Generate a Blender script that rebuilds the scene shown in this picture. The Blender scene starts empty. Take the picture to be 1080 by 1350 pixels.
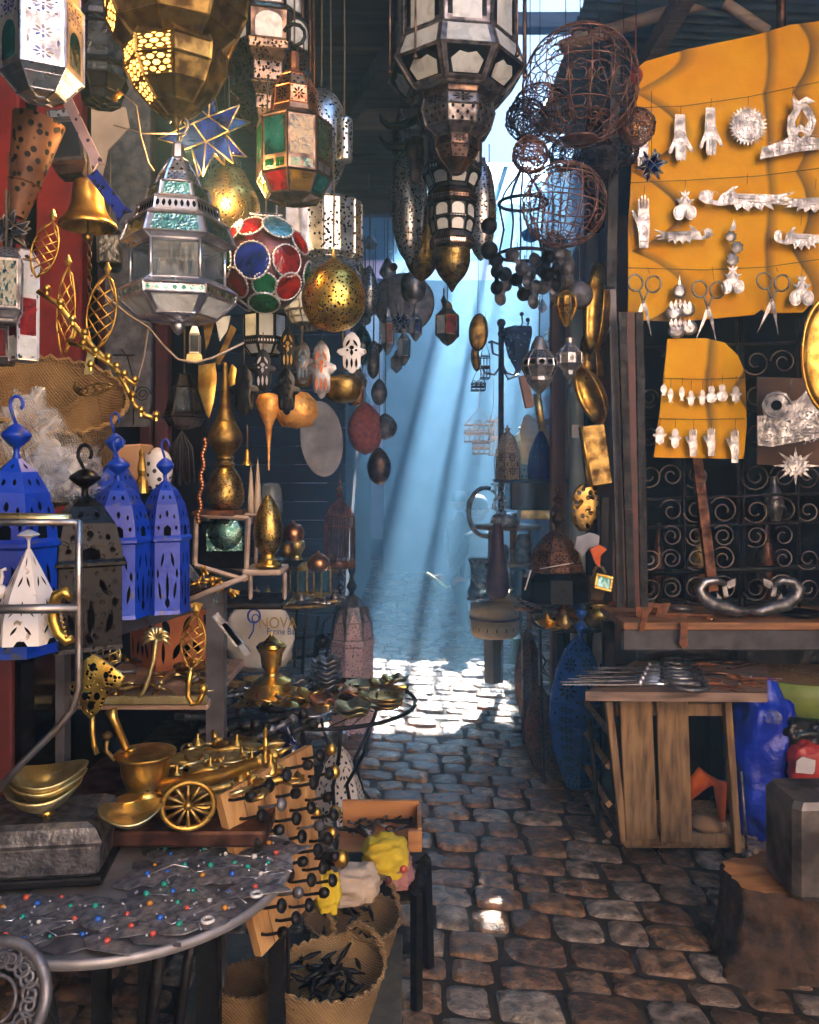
import bpy, math, random
from math import sin, cos, pi, radians, sqrt, atan2
from mathutils import Vector, Matrix, noise
R = random.Random(7)
S = bpy.context.scene
COL = S.collection
F, CX, HY, EH = 1100.0, 540.0, 620.0, 1.55
V = Vector

def P(x, y, D):
    """photo position (1080x1350) at distance D metres -> world point"""
    return V(((x - CX) / F * D, D, EH + (HY - y) / F * D))

def G(x, y):
    """point on the ground seen at x, y"""
    return P(x, y, EH * F / (y - HY))

# ------------------------------------------------------------------ mesh builder
class MB:
    def __init__(s):
        s.v = []; s.f = []; s.m = []; s.s = []
    def add(s, vs, fs, mi=0, sm=False):
        k = len(s.v)
        s.v += [V(a) for a in vs]
        for f in fs:
            s.f.append([k + i for i in f]); s.m.append(mi); s.s.append(sm)
        return s
    def lathe(s, prof, n=24, c=(0, 0, 0), mi=0, rot=0.0, sm=None, caps=True, mat=None, a0=0, a1=None, sx=1, sy=1):
        """prof: [(radius, z)]"""
        if sm is None: sm = n >= 14
        full = a1 is None
        cols = n if full else n + 1
        vs = []
        for r, z in prof:
            for i in range(cols):
                a = rot + (2 * pi * i / n if full else a0 + (a1 - a0) * i / n)
                vs.append(V((r * cos(a) * sx, r * sin(a) * sy, z)))
        fs = []
        for j in range(len(prof) - 1):
            for i in range(n):
                i2 = (i + 1) % cols
                fs.append([j * cols + i, j * cols + i2, (j + 1) * cols + i2, (j + 1) * cols + i])
        if caps and full:
            if prof[0][0] > 1e-5: fs.append(list(range(n))[::-1])
            if prof[-1][0] > 1e-5: fs.append([(len(prof) - 1) * cols + i for i in range(n)])
        M_ = mat if mat is not None else Matrix.Identity(4)
        c = V(c)
        return s.add([M_ @ a + c for a in vs], fs, mi, sm)
    def box(s, c, d, mi=0, mat=None, bev=0.0):
        x, y, z = d[0] / 2, d[1] / 2, d[2] / 2
        b = min(bev, x * .9, y * .9, z * .9)
        M_ = mat if mat is not None else Matrix.Identity(4)
        c = V(c)
        if b <= 0:
            vs = [V((i, j, k)) for k in (-z, z) for j in (-y, y) for i in (-x, x)]
            fs = [[0, 2, 3, 1], [4, 5, 7, 6], [0, 1, 5, 4], [2, 6, 7, 3], [0, 4, 6, 2], [1, 3, 7, 5]]
            return s.add([M_ @ a + c for a in vs], fs, mi)
        vs = []; fs = []
        def ring(xx, yy, zz):
            k = len(vs)
            vs.extend([V((xx - b, -yy, zz)), V((xx, -yy + b, zz)), V((xx, yy - b, zz)), V((xx - b, yy, zz)),
                       V((-xx + b, yy, zz)), V((-xx, yy - b, zz)), V((-xx, -yy + b, zz)), V((-xx + b, -yy, zz))])
            return k
        ks = [ring(x - b * .6, y - b * .6, -z), ring(x, y, -z + b), ring(x, y, z - b), ring(x - b * .6, y - b * .6, z)]
        for a, e in zip(ks, ks[1:]):
            for i in range(8):
                fs.append([a + i, a + (i + 1) % 8, e + (i + 1) % 8, e + i])
        fs.append([ks[0] + i for i in range(8)][::-1]); fs.append([ks[3] + i for i in range(8)])
        return s.add([M_ @ a + c for a in vs], fs, mi)
    def tube(s, pts, r=0.005, n=6, mi=0, closed=False, sm=True):
        pts = [V(p) for p in pts]
        N = len(pts)
        if N < 2: return s
        rs = r if isinstance(r, (list, tuple)) else [r] * N
        up = None; vs = []
        for i, p in enumerate(pts):
            if closed: t = pts[(i + 1) % N] - pts[i - 1]
            else: t = pts[min(i + 1, N - 1)] - pts[max(i - 1, 0)]
            if t.length < 1e-9: t = V((0, 0, 1))
            t.normalize()
            if up is None:
                up = V((0, 0, 1)) if abs(t.z) < .9 else V((0, 1, 0))
            up = up - t * up.dot(t)
            if up.length < 1e-6: up = t.orthogonal()
            up.normalize(); w = t.cross(up)
            for k in range(n):
                a = 2 * pi * k / n
                vs.append(p + (up * cos(a) + w * sin(a)) * rs[i])
        fs = []
        for i in range(N if closed else N - 1):
            for k in range(n):
                a, b = i * n, ((i + 1) % N) * n
                fs.append([a + k, a + (k + 1) % n, b + (k + 1) % n, b + k])
        if not closed:
            fs.append(list(range(n))[::-1]); fs.append([(N - 1) * n + k for k in range(n)])
        return s.add(vs, fs, mi, sm)
    def ball(s, c, r, n=16, mi=0, sz=1.0, m=None, mat=None, sy=1.0):
        m = m or max(5, n // 2)
        return s.lathe([(r * sin(pi * i / m), -r * sz * cos(pi * i / m)) for i in range(m + 1)], n, c, mi, 0, True, False, mat=mat, sy=sy)
    def plate(s, pts, o, u, v, th, mi=0, mi2=None, bulge=0.0):
        """extruded outline: pts 2D, plane o + u*x + v*y, thickness th behind"""
        o, u, v = V(o), V(u), V(v)
        nrm = u.cross(v).normalized()
        a = [o + u * x + v * y + nrm * th / 2 for x, y in pts]
        b = [p - nrm * th for p in a]
        n = len(a)
        s.add(a, [list(range(n))], mi)
        s.add(b, [list(range(n))[::-1]], mi if mi2 is None else mi2)
        s.add(a + b, [[i, n + i, n + (i + 1) % n, (i + 1) % n] for i in range(n)], mi if mi2 is None else mi2)
        if bulge:
            cx = sum(x for x, y in pts) / n; cy = sum(y for x, y in pts) / n
            in_ = [o + u * (cx + (x - cx) * .72) + v * (cy + (y - cy) * .72) + nrm * (th / 2 + bulge) for x, y in pts]
            s.add(a + in_, [[i, (i + 1) % n, n + (i + 1) % n, n + i] for i in range(n)] + [list(range(n, 2 * n))], mi, True)
        return s
    def quad_pat(s, q, polys, mi, off=0.0012):
        """lay small polygons (unit-square coordinates) on the quad q = [bl, br, tr, tl]"""
        q = [V(p) for p in q]
        nrm = (q[1] - q[0]).cross(q[3] - q[0])
        if nrm.length < 1e-10: nrm = (q[2] - q[3]).cross(q[3] - q[0])
        if nrm.length < 1e-12: return s
        nrm.normalize()
        for pl in polys:
            vs = []
            for x, y in pl:
                a = q[0].lerp(q[1], x); b = q[3].lerp(q[2], x)
                vs.append(a.lerp(b, y) + nrm * off)
            s.add(vs, [list(range(len(vs)))], mi)
        return s
    def prism_pat(s, prof, n, rot, c, seg, polys, mi, off=0.0012, only=None):
        """pattern on every facet of segment seg of an n-sided lathe"""
        (r0, z0), (r1, z1) = prof[seg], prof[seg + 1]
        c = V(c)
        for i in range(n):
            if only is not None and i not in only: continue
            a, b = rot + 2 * pi * i / n, rot + 2 * pi * (i + 1) / n
            q = [V((r0 * cos(a), r0 * sin(a), z0)), V((r0 * cos(b), r0 * sin(b), z0)),
                 V((r1 * cos(b), r1 * sin(b), z1)), V((r1 * cos(a), r1 * sin(a), z1))]
            if z1 < z0: q = [q[3], q[2], q[1], q[0]]
            s.quad_pat([p + c for p in q], polys, mi, off)
        return s
    def edges(s, prof, n, rot, c, r, mi=0, rings=True, ribs=True):
        c = V(c)
        pt = lambda i, R_, z: V((R_ * cos(rot + 2 * pi * i / n), R_ * sin(rot + 2 * pi * i / n), z)) + c
        if ribs:
            for i in range(n): s.tube([pt(i, *q) for q in prof], r, 4, mi, sm=False)
        if rings:
            for q in prof:
                if q[0] > r: s.tube([pt(i, *q) for i in range(n)], r, 4, mi, closed=True, sm=False)
        return s
    def xf(s, M_, k=0):
        for i in range(k, len(s.v)): s.v[i] = M_ @ s.v[i]
        return s

def build(name, mb, mats, parent=None, label=None, cat=None, group=None, kind=None, org=None):
    if isinstance(mats, str): mats = [mats]
    if parent is not None:
        o0 = V((0, 0, 0)); pp_ = parent
        while pp_ is not None: o0 += V(pp_.location); pp_ = pp_.parent
    elif org is not None: o0 = V(org)
    else:
        xs = [p.x for p in mb.v]; ys = [p.y for p in mb.v]; zs = [p.z for p in mb.v]
        o0 = V(((min(xs) + max(xs)) / 2, (min(ys) + max(ys)) / 2, min(zs))) if kind is None else V((0, 0, 0))
    me = bpy.data.meshes.new(name)
    me.from_pydata([tuple(p - o0) for p in mb.v], [], mb.f)
    for m in mats: me.materials.append(mt(m))
    me.polygons.foreach_set('material_index', [min(i, len(mats) - 1) for i in mb.m])
    me.polygons.foreach_set('use_smooth', mb.s)
    me.update()
    o = bpy.data.objects.new(name, me); COL.objects.link(o)
    if parent is not None: o.parent = parent
    else: o.location = o0
    tag(o, label, cat, group, kind)
    return o

def tag(o, label=None, cat=None, group=None, kind=None):
    if label: o['label'] = label
    if cat: o['category'] = cat
    if group: o['group'] = group
    if kind: o['kind'] = kind
    return o

def thing(name, loc, label, cat, group=None):
    o = bpy.data.objects.new(name, None); COL.objects.link(o)
    o.location = V(loc); o.empty_display_size = .05
    return tag(o, label, cat, group)

def copy_tree(o, loc, label=None, rz=None, sc=None, eul=None):
    c = o.copy(); COL.objects.link(c); c.location = V(loc)
    if label: c['label'] = label
    if rz is not None: c.rotation_euler = (0, 0, rz)
    if eul is not None: c.rotation_euler = eul
    if sc is not None: c.scale = (sc, sc, sc) if not isinstance(sc, tuple) else sc
    for ch in list(o.children):
        d = ch.copy(); COL.objects.link(d); d.parent = c
        for g in list(ch.children):
            e = g.copy(); COL.objects.link(e); e.parent = d
    return c

def arc(cx, cy, r, a0, a1, n=12, ry=None):
    ry = r if ry is None else ry
    return [(cx + r * cos(radians(a0 + (a1 - a0) * i / n)), cy + ry * sin(radians(a0 + (a1 - a0) * i / n))) for i in range(n + 1)]

def circ(cx, cy, r, n=12, ry=None):
    return arc(cx, cy, r, 0, 360 * (n - 1) / n, n - 1, ry)

def leaf(cx, cy, l, w, ang=90):
    a = radians(ang); out = []
    for t, q in ((-1, 0), (-.5, .75), (0, 1), (.5, .75), (1, 0), (.5, -.75), (0, -1), (-.5, -.75)):
        x, y = t * l / 2, q * w / 2
        out.append((cx + x * cos(a) - y * sin(a), cy + x * sin(a) + y * cos(a)))
    return out

def pxline(pts, D):
    return [P(x, y, d[0] if d else D) for x, y, *d in pts]

def spiral(c, u, v, r0, r1, turns, a0=0, n=14):
    c, u, v = V(c), V(u), V(v)
    return [c + (u * cos(a0 + 2 * pi * turns * i / n) + v * sin(a0 + 2 * pi * turns * i / n)) * (r0 + (r1 - r0) * i / n) for i in range(n + 1)]

# ------------------------------------------------------------------ materials
_M = {}
class NT:
    def __init__(s, name):
        s.m = bpy.data.materials.new(name); s.m.use_nodes = True
        s.t = s.m.node_tree; s.t.nodes.clear()
        s.out = s.t.nodes.new('ShaderNodeOutputMaterial')
        s.tc = None
    def n(s, t, **k):
        nd = s.t.nodes.new('ShaderNode' + t)
        for a, b in k.items():
            if a[0] == '_': nd.inputs[a[1:].replace('_', ' ')].default_value = b
            else: setattr(nd, a, b)
        return nd
    def l(s, a, b): s.t.links.new(a, b)
    def co(s):
        if s.tc is None: s.tc = s.n('TexCoord')
        return s.tc.outputs['Object']
    def tex(s, t, scale, **k):
        nd = s.n('Tex' + t, **k); nd.inputs['Scale'].default_value = scale
        s.l(s.co(), nd.inputs['Vector']); return nd
    def ramp(s, fac, stops):
        r = s.n('ValToRGB'); e = r.color_ramp.elements
        while len(e) < len(stops): e.new(.5)
        for i, (p, c) in enumerate(stops):
            e[i].position = p; e[i].color = (c if isinstance(c, (tuple, list)) and len(c) == 4 else (*c, 1)) if isinstance(c, (tuple, list)) else (c, c, c, 1)
        s.l(fac, r.inputs['Fac']); return r.outputs['Color']
    def bump(s, h, strength=.3, dist=.01):
        b = s.n('Bump'); b.inputs['Strength'].default_value = strength; b.inputs['Distance'].default_value = dist
        s.l(h, b.inputs['Height']); return b.outputs['Normal']
    def bsdf(s, col, rough=.5, metal=0.0, **k):
        b = s.n('BsdfPrincipled')
        for nm, v in (('Base Color', col), ('Roughness', rough), ('Metallic', metal)):
            if hasattr(v, 'links'): s.l(v, b.inputs[nm])
            else: b.inputs[nm].default_value = (*v, 1) if nm == 'Base Color' else v
        for a, v in k.items():
            a = a.replace('_', ' ')
            if hasattr(v, 'links'): s.l(v, b.inputs[a])
            else: b.inputs[a].default_value = v
        return b
    def fin(s, sh):
        s.l(sh.outputs[0] if hasattr(sh, 'outputs') else sh, s.out.inputs['Surface']); return s.m

def metal(name, c, dirt, rough=.3, sc=30, dents=.22, met=1.0, amt=.58):
    t = NT(name)
    n1 = t.tex('Noise', sc, ); n1.inputs['Detail'].default_value = 6
    n2 = t.tex('Noise', sc * 3.3); n2.inputs['Detail'].default_value = 3
    col = t.ramp(n1.outputs['Fac'], [(amt - .2, (*dirt, 1)), (amt + .05, (*c, 1))])
    ro = t.ramp(n1.outputs['Fac'], [(.3, min(1, rough + .3)), (.65, rough)])
    return t.fin(t.bsdf(col, ro, met, Normal=t.bump(n2.outputs['Fac'], dents, .004)))

def pierced(name, c, dirt, rough, sc, hole=.32, holecol=(.004, .004, .005), alpha=False, met=1.0, spec=.5):
    t = NT(name)
    vo = t.tex('Voronoi', sc)
    mask = t.ramp(vo.outputs['Distance'], [(hole - .03, 0.0), (hole + .03, 1.0)])
    n1 = t.tex('Noise', sc * .25); n1.inputs['Detail'].default_value = 5
    col = t.ramp(n1.outputs['Fac'], [(.35, (*dirt, 1)), (.6, (*c, 1))])
    if alpha:
        b = t.bsdf(col, rough, met, Specular_IOR_Level=spec, Normal=t.bump(mask, .4, .003))
        tr = t.n('BsdfTransparent'); mx = t.n('MixShader')
        t.l(mask, mx.inputs[0]); t.l(tr.outputs[0], mx.inputs[1]); t.l(b.outputs[0], mx.inputs[2])
        return t.fin(mx)
    mc = t.n('MixRGB'); t.l(mask, mc.inputs[0]); mc.inputs[1].default_value = (*holecol, 1); t.l(col, mc.inputs[2])
    b = t.bsdf(mc.outputs[0], rough, met, Specular_IOR_Level=spec, Normal=t.bump(mask, .5, .004))
    return t.fin(b)

def plain(name, c, c2=None, rough=.6, sc=20, bump=.2, spec=.5, met=0.0, detail=6, dist=.004, coat=0.0):
    t = NT(name)
    n1 = t.tex('Noise', sc); n1.inputs['Detail'].default_value = detail
    c2 = c2 or tuple(x * .6 for x in c)
    col = t.ramp(n1.outputs['Fac'], [(.35, (*c2, 1)), (.65, (*c, 1))])
    return t.fin(t.bsdf(col, rough, met, Specular_IOR_Level=spec, Coat_Weight=coat, Normal=t.bump(n1.outputs['Fac'], bump, dist)))

def glass(name, c, alpha=.45, rough=.08, lo=.18, emit=None):
    """stained / frosted pane: part see-through tint, part diffuse, glossy on top"""
    t = NT(name)
    n1 = t.tex('Noise', 14); n1.inputs['Detail'].default_value = 4
    n2 = t.tex('Noise', 60)
    tr = t.n('BsdfTransparent'); tr.inputs[0].default_value = (*[min(1, x * 1.1 + .02) for x in c], 1)
    n1.inputs['Distortion'].default_value = 1.5
    col = t.ramp(n1.outputs['Fac'], [(.36, tuple(x * lo for x in c)), (.5, tuple(x * (.35 + lo * .8) for x in c)), (.68, c)])
    b = t.bsdf(col, rough, 0, Specular_IOR_Level=1.0, Normal=t.bump(n2.outputs['Fac'], .5, .006))
    if emit:
        b.inputs['Emission Color'].default_value = (*emit[0], 1); b.inputs['Emission Strength'].default_value = emit[1]
    mx = t.n('MixShader'); mx.inputs[0].default_value = alpha
    t.l(tr.outputs[0], mx.inputs[1]); t.l(b.outputs[0], mx.inputs[2])
    return t.fin(mx)

def painted(name, c, c2, chip):
    t = NT(name); n1 = t.tex('Noise', 7); n2 = t.tex('Noise', 45); n2.inputs['Detail'].default_value = 9; n3 = t.tex('Noise', 2.5)
    col = t.ramp(n1.outputs['Fac'], [(.35, c2), (.65, c)])
    ad = t.n('Math', operation='MULTIPLY_ADD'); t.l(n3.outputs['Fac'], ad.inputs[0]); ad.inputs[1].default_value = .35; t.l(n2.outputs['Fac'], ad.inputs[2])
    k = t.ramp(ad.outputs[0], [(.80, 0.0), (.84, 1.0)])
    mc = t.n('MixRGB'); t.l(k, mc.inputs[0]); t.l(col, mc.inputs[1]); mc.inputs[2].default_value = (*chip, 1)
    return t.fin(t.bsdf(mc.outputs[0], t.ramp(n1.outputs['Fac'], [(.3, .55), (.7, .3)]), 0, Normal=t.bump(ad.outputs[0], .35, .004)))

def woven(name, c, c2, sc=90):
    t = NT(name)
    w = t.tex('Wave', sc, wave_type='BANDS', bands_direction='Z'); w.inputs['Distortion'].default_value = 3; w.inputs['Detail'].default_value = 2
    w2 = t.tex('Wave', sc * .8, wave_type='BANDS', bands_direction='DIAGONAL'); w2.inputs['Distortion'].default_value = 2
    n1 = t.tex('Noise', 12)
    mu = t.n('Math', operation='MULTIPLY'); t.l(w.outputs['Fac'], mu.inputs[0]); t.l(w2.outputs['Fac'], mu.inputs[1])
    ad = t.n('Math', operation='ADD'); t.l(mu.outputs[0], ad.inputs[0]); t.l(n1.outputs['Fac'], ad.inputs[1])
    col = t.ramp(ad.outputs[0], [(.35, c2), (.9, c)])
    return t.fin(t.bsdf(col, .75, 0, Normal=t.bump(mu.outputs[0], .9, .01)))

def wood(name, c, c2, sc=6, rough=.65, axis='X', bump=.3):
    t = NT(name)
    mp = t.n('Mapping'); t.l(t.co(), mp.inputs['Vector'])
    mp.inputs['Scale'].default_value = {'X': (.12, 1, 1), 'Y': (1, .12, 1), 'Z': (1, 1, .12)}[axis]
    n1 = t.n('TexNoise'); n1.inputs['Scale'].default_value = sc * 6; n1.inputs['Detail'].default_value = 8; t.l(mp.outputs[0], n1.inputs['Vector'])
    n2 = t.tex('Noise', sc)
    mu = t.n('Math', operation='MULTIPLY_ADD'); t.l(n1.outputs['Fac'], mu.inputs[0]); mu.inputs[1].default_value = .7
    m3 = t.n('Math', operation='MULTIPLY'); t.l(n2.outputs['Fac'], m3.inputs[0]); m3.inputs[1].default_value = .3; t.l(m3.outputs[0], mu.inputs[2])
    col = t.ramp(mu.outputs[0], [(.38, c2), (.58, c)])
    return t.fin(t.bsdf(col, rough, 0, Normal=t.bump(n1.outputs['Fac'], bump, .004)))

def m_stone():
    t = NT('stone')
    g = t.n('NewGeometry')
    n1 = t.tex('Noise', 22); n1.inputs['Detail'].default_value = 8
    n2 = t.tex('Noise', 3.0); n3 = t.tex('Noise', 110); n3.inputs['Detail'].default_value = 4
    base = t.ramp(g.outputs['Random Per Island'], [(0, (.11, .06, .035)), (.3, (.19, .105, .058)), (.6, (.26, .15, .08)), (.85, (.24, .19, .155)), (1, (.32, .26, .21))])
    sp = t.ramp(n1.outputs['Fac'], [(.32, .30), (.5, .8), (.72, 1.7)])
    mc = t.n('MixRGB', blend_type='MULTIPLY'); mc.inputs[0].default_value = 1; t.l(base, mc.inputs[1]); t.l(sp, mc.inputs[2])
    ro = t.ramp(n2.outputs['Fac'], [(.35, .10), (.65, .36)])
    ad = t.n('Math', operation='MULTIPLY_ADD'); t.l(n3.outputs['Fac'], ad.inputs[0]); ad.inputs[1].default_value = .35; t.l(n1.outputs['Fac'], ad.inputs[2])
    return t.fin(t.bsdf(mc.outputs[0], ro, 0, Specular_IOR_Level=.6, Normal=t.bump(ad.outputs[0], 1.0, .02)))

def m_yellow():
    """ochre painted sheet with soft grey-black scallops and streaks"""
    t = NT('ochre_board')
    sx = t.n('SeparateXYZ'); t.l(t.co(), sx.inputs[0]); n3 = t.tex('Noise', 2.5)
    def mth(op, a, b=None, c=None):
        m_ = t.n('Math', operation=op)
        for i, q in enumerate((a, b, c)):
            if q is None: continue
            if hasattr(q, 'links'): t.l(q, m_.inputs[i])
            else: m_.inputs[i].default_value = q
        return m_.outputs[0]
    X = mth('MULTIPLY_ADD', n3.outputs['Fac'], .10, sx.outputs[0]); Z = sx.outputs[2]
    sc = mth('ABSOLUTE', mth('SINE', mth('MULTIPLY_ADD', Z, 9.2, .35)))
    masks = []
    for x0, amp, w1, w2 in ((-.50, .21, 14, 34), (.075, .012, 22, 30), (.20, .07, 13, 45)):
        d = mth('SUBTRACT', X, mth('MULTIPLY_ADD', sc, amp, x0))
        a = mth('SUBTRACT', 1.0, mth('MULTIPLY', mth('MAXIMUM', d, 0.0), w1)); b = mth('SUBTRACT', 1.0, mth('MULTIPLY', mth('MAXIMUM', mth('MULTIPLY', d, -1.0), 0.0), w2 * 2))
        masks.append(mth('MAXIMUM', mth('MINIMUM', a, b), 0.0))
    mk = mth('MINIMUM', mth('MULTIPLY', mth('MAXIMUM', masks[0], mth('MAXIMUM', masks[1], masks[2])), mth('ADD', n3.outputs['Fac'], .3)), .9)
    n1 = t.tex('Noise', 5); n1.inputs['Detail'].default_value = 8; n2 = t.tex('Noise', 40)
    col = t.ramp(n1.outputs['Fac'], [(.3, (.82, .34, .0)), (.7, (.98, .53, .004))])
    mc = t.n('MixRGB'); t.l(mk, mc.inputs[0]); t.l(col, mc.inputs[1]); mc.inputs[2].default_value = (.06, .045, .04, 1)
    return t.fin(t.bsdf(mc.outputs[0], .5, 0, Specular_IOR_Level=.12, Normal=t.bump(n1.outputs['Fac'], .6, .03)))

def m_trans(name, c, w=.6):
    t = NT(name)
    n1 = t.tex('Noise', 3)
    a = t.n('BsdfTranslucent'); a.inputs[0].default_value = (*c, 1)
    b = t.n('BsdfDiffuse'); b.inputs[0].default_value = (*c, 1)
    mx = t.n('MixShader'); mx.inputs[0].default_value = 1 - w
    t.l(a.outputs[0], mx.inputs[1]); t.l(b.outputs[0], mx.inputs[2])
    return t.fin(mx)

def m_plastic():
    t = NT('clear_plastic')
    n1 = t.tex('Noise', 9); n1.inputs['Detail'].default_value = 5; n1.inputs['Distortion'].default_value = 1.5
    tr = t.n('BsdfTransparent'); tr.inputs[0].default_value = (.93, .95, 1, 1)
    b = t.bsdf((.75, .78, .85), .15, 0, Specular_IOR_Level=.9, Normal=t.bump(n1.outputs['Fac'], .8, .03))
    mx = t.n('MixShader'); f = t.ramp(n1.outputs['Fac'], [(.40, .06), (.62, .5)]); t.l(f, mx.inputs[0])
    t.l(tr.outputs[0], mx.inputs[1]); t.l(b.outputs[0], mx.inputs[2])
    return t.fin(mx)

def m_emit(name, c, s, sc=40):
    t = NT(name); n1 = t.tex('Noise', sc)
    col = t.ramp(n1.outputs['Fac'], [(.35, tuple(x * .35 for x in c)), (.65, c)])
    b = t.bsdf((.5, .35, .2), .4, 0); t.l(col, b.inputs['Emission Color']); b.inputs['Emission Strength'].default_value = s
    return t.fin(b)

def m_brick(name, c, c2, sc, mort=(.1, .08, .07)):
    return plain(name, c, c2, .85, sc, .5)

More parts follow.
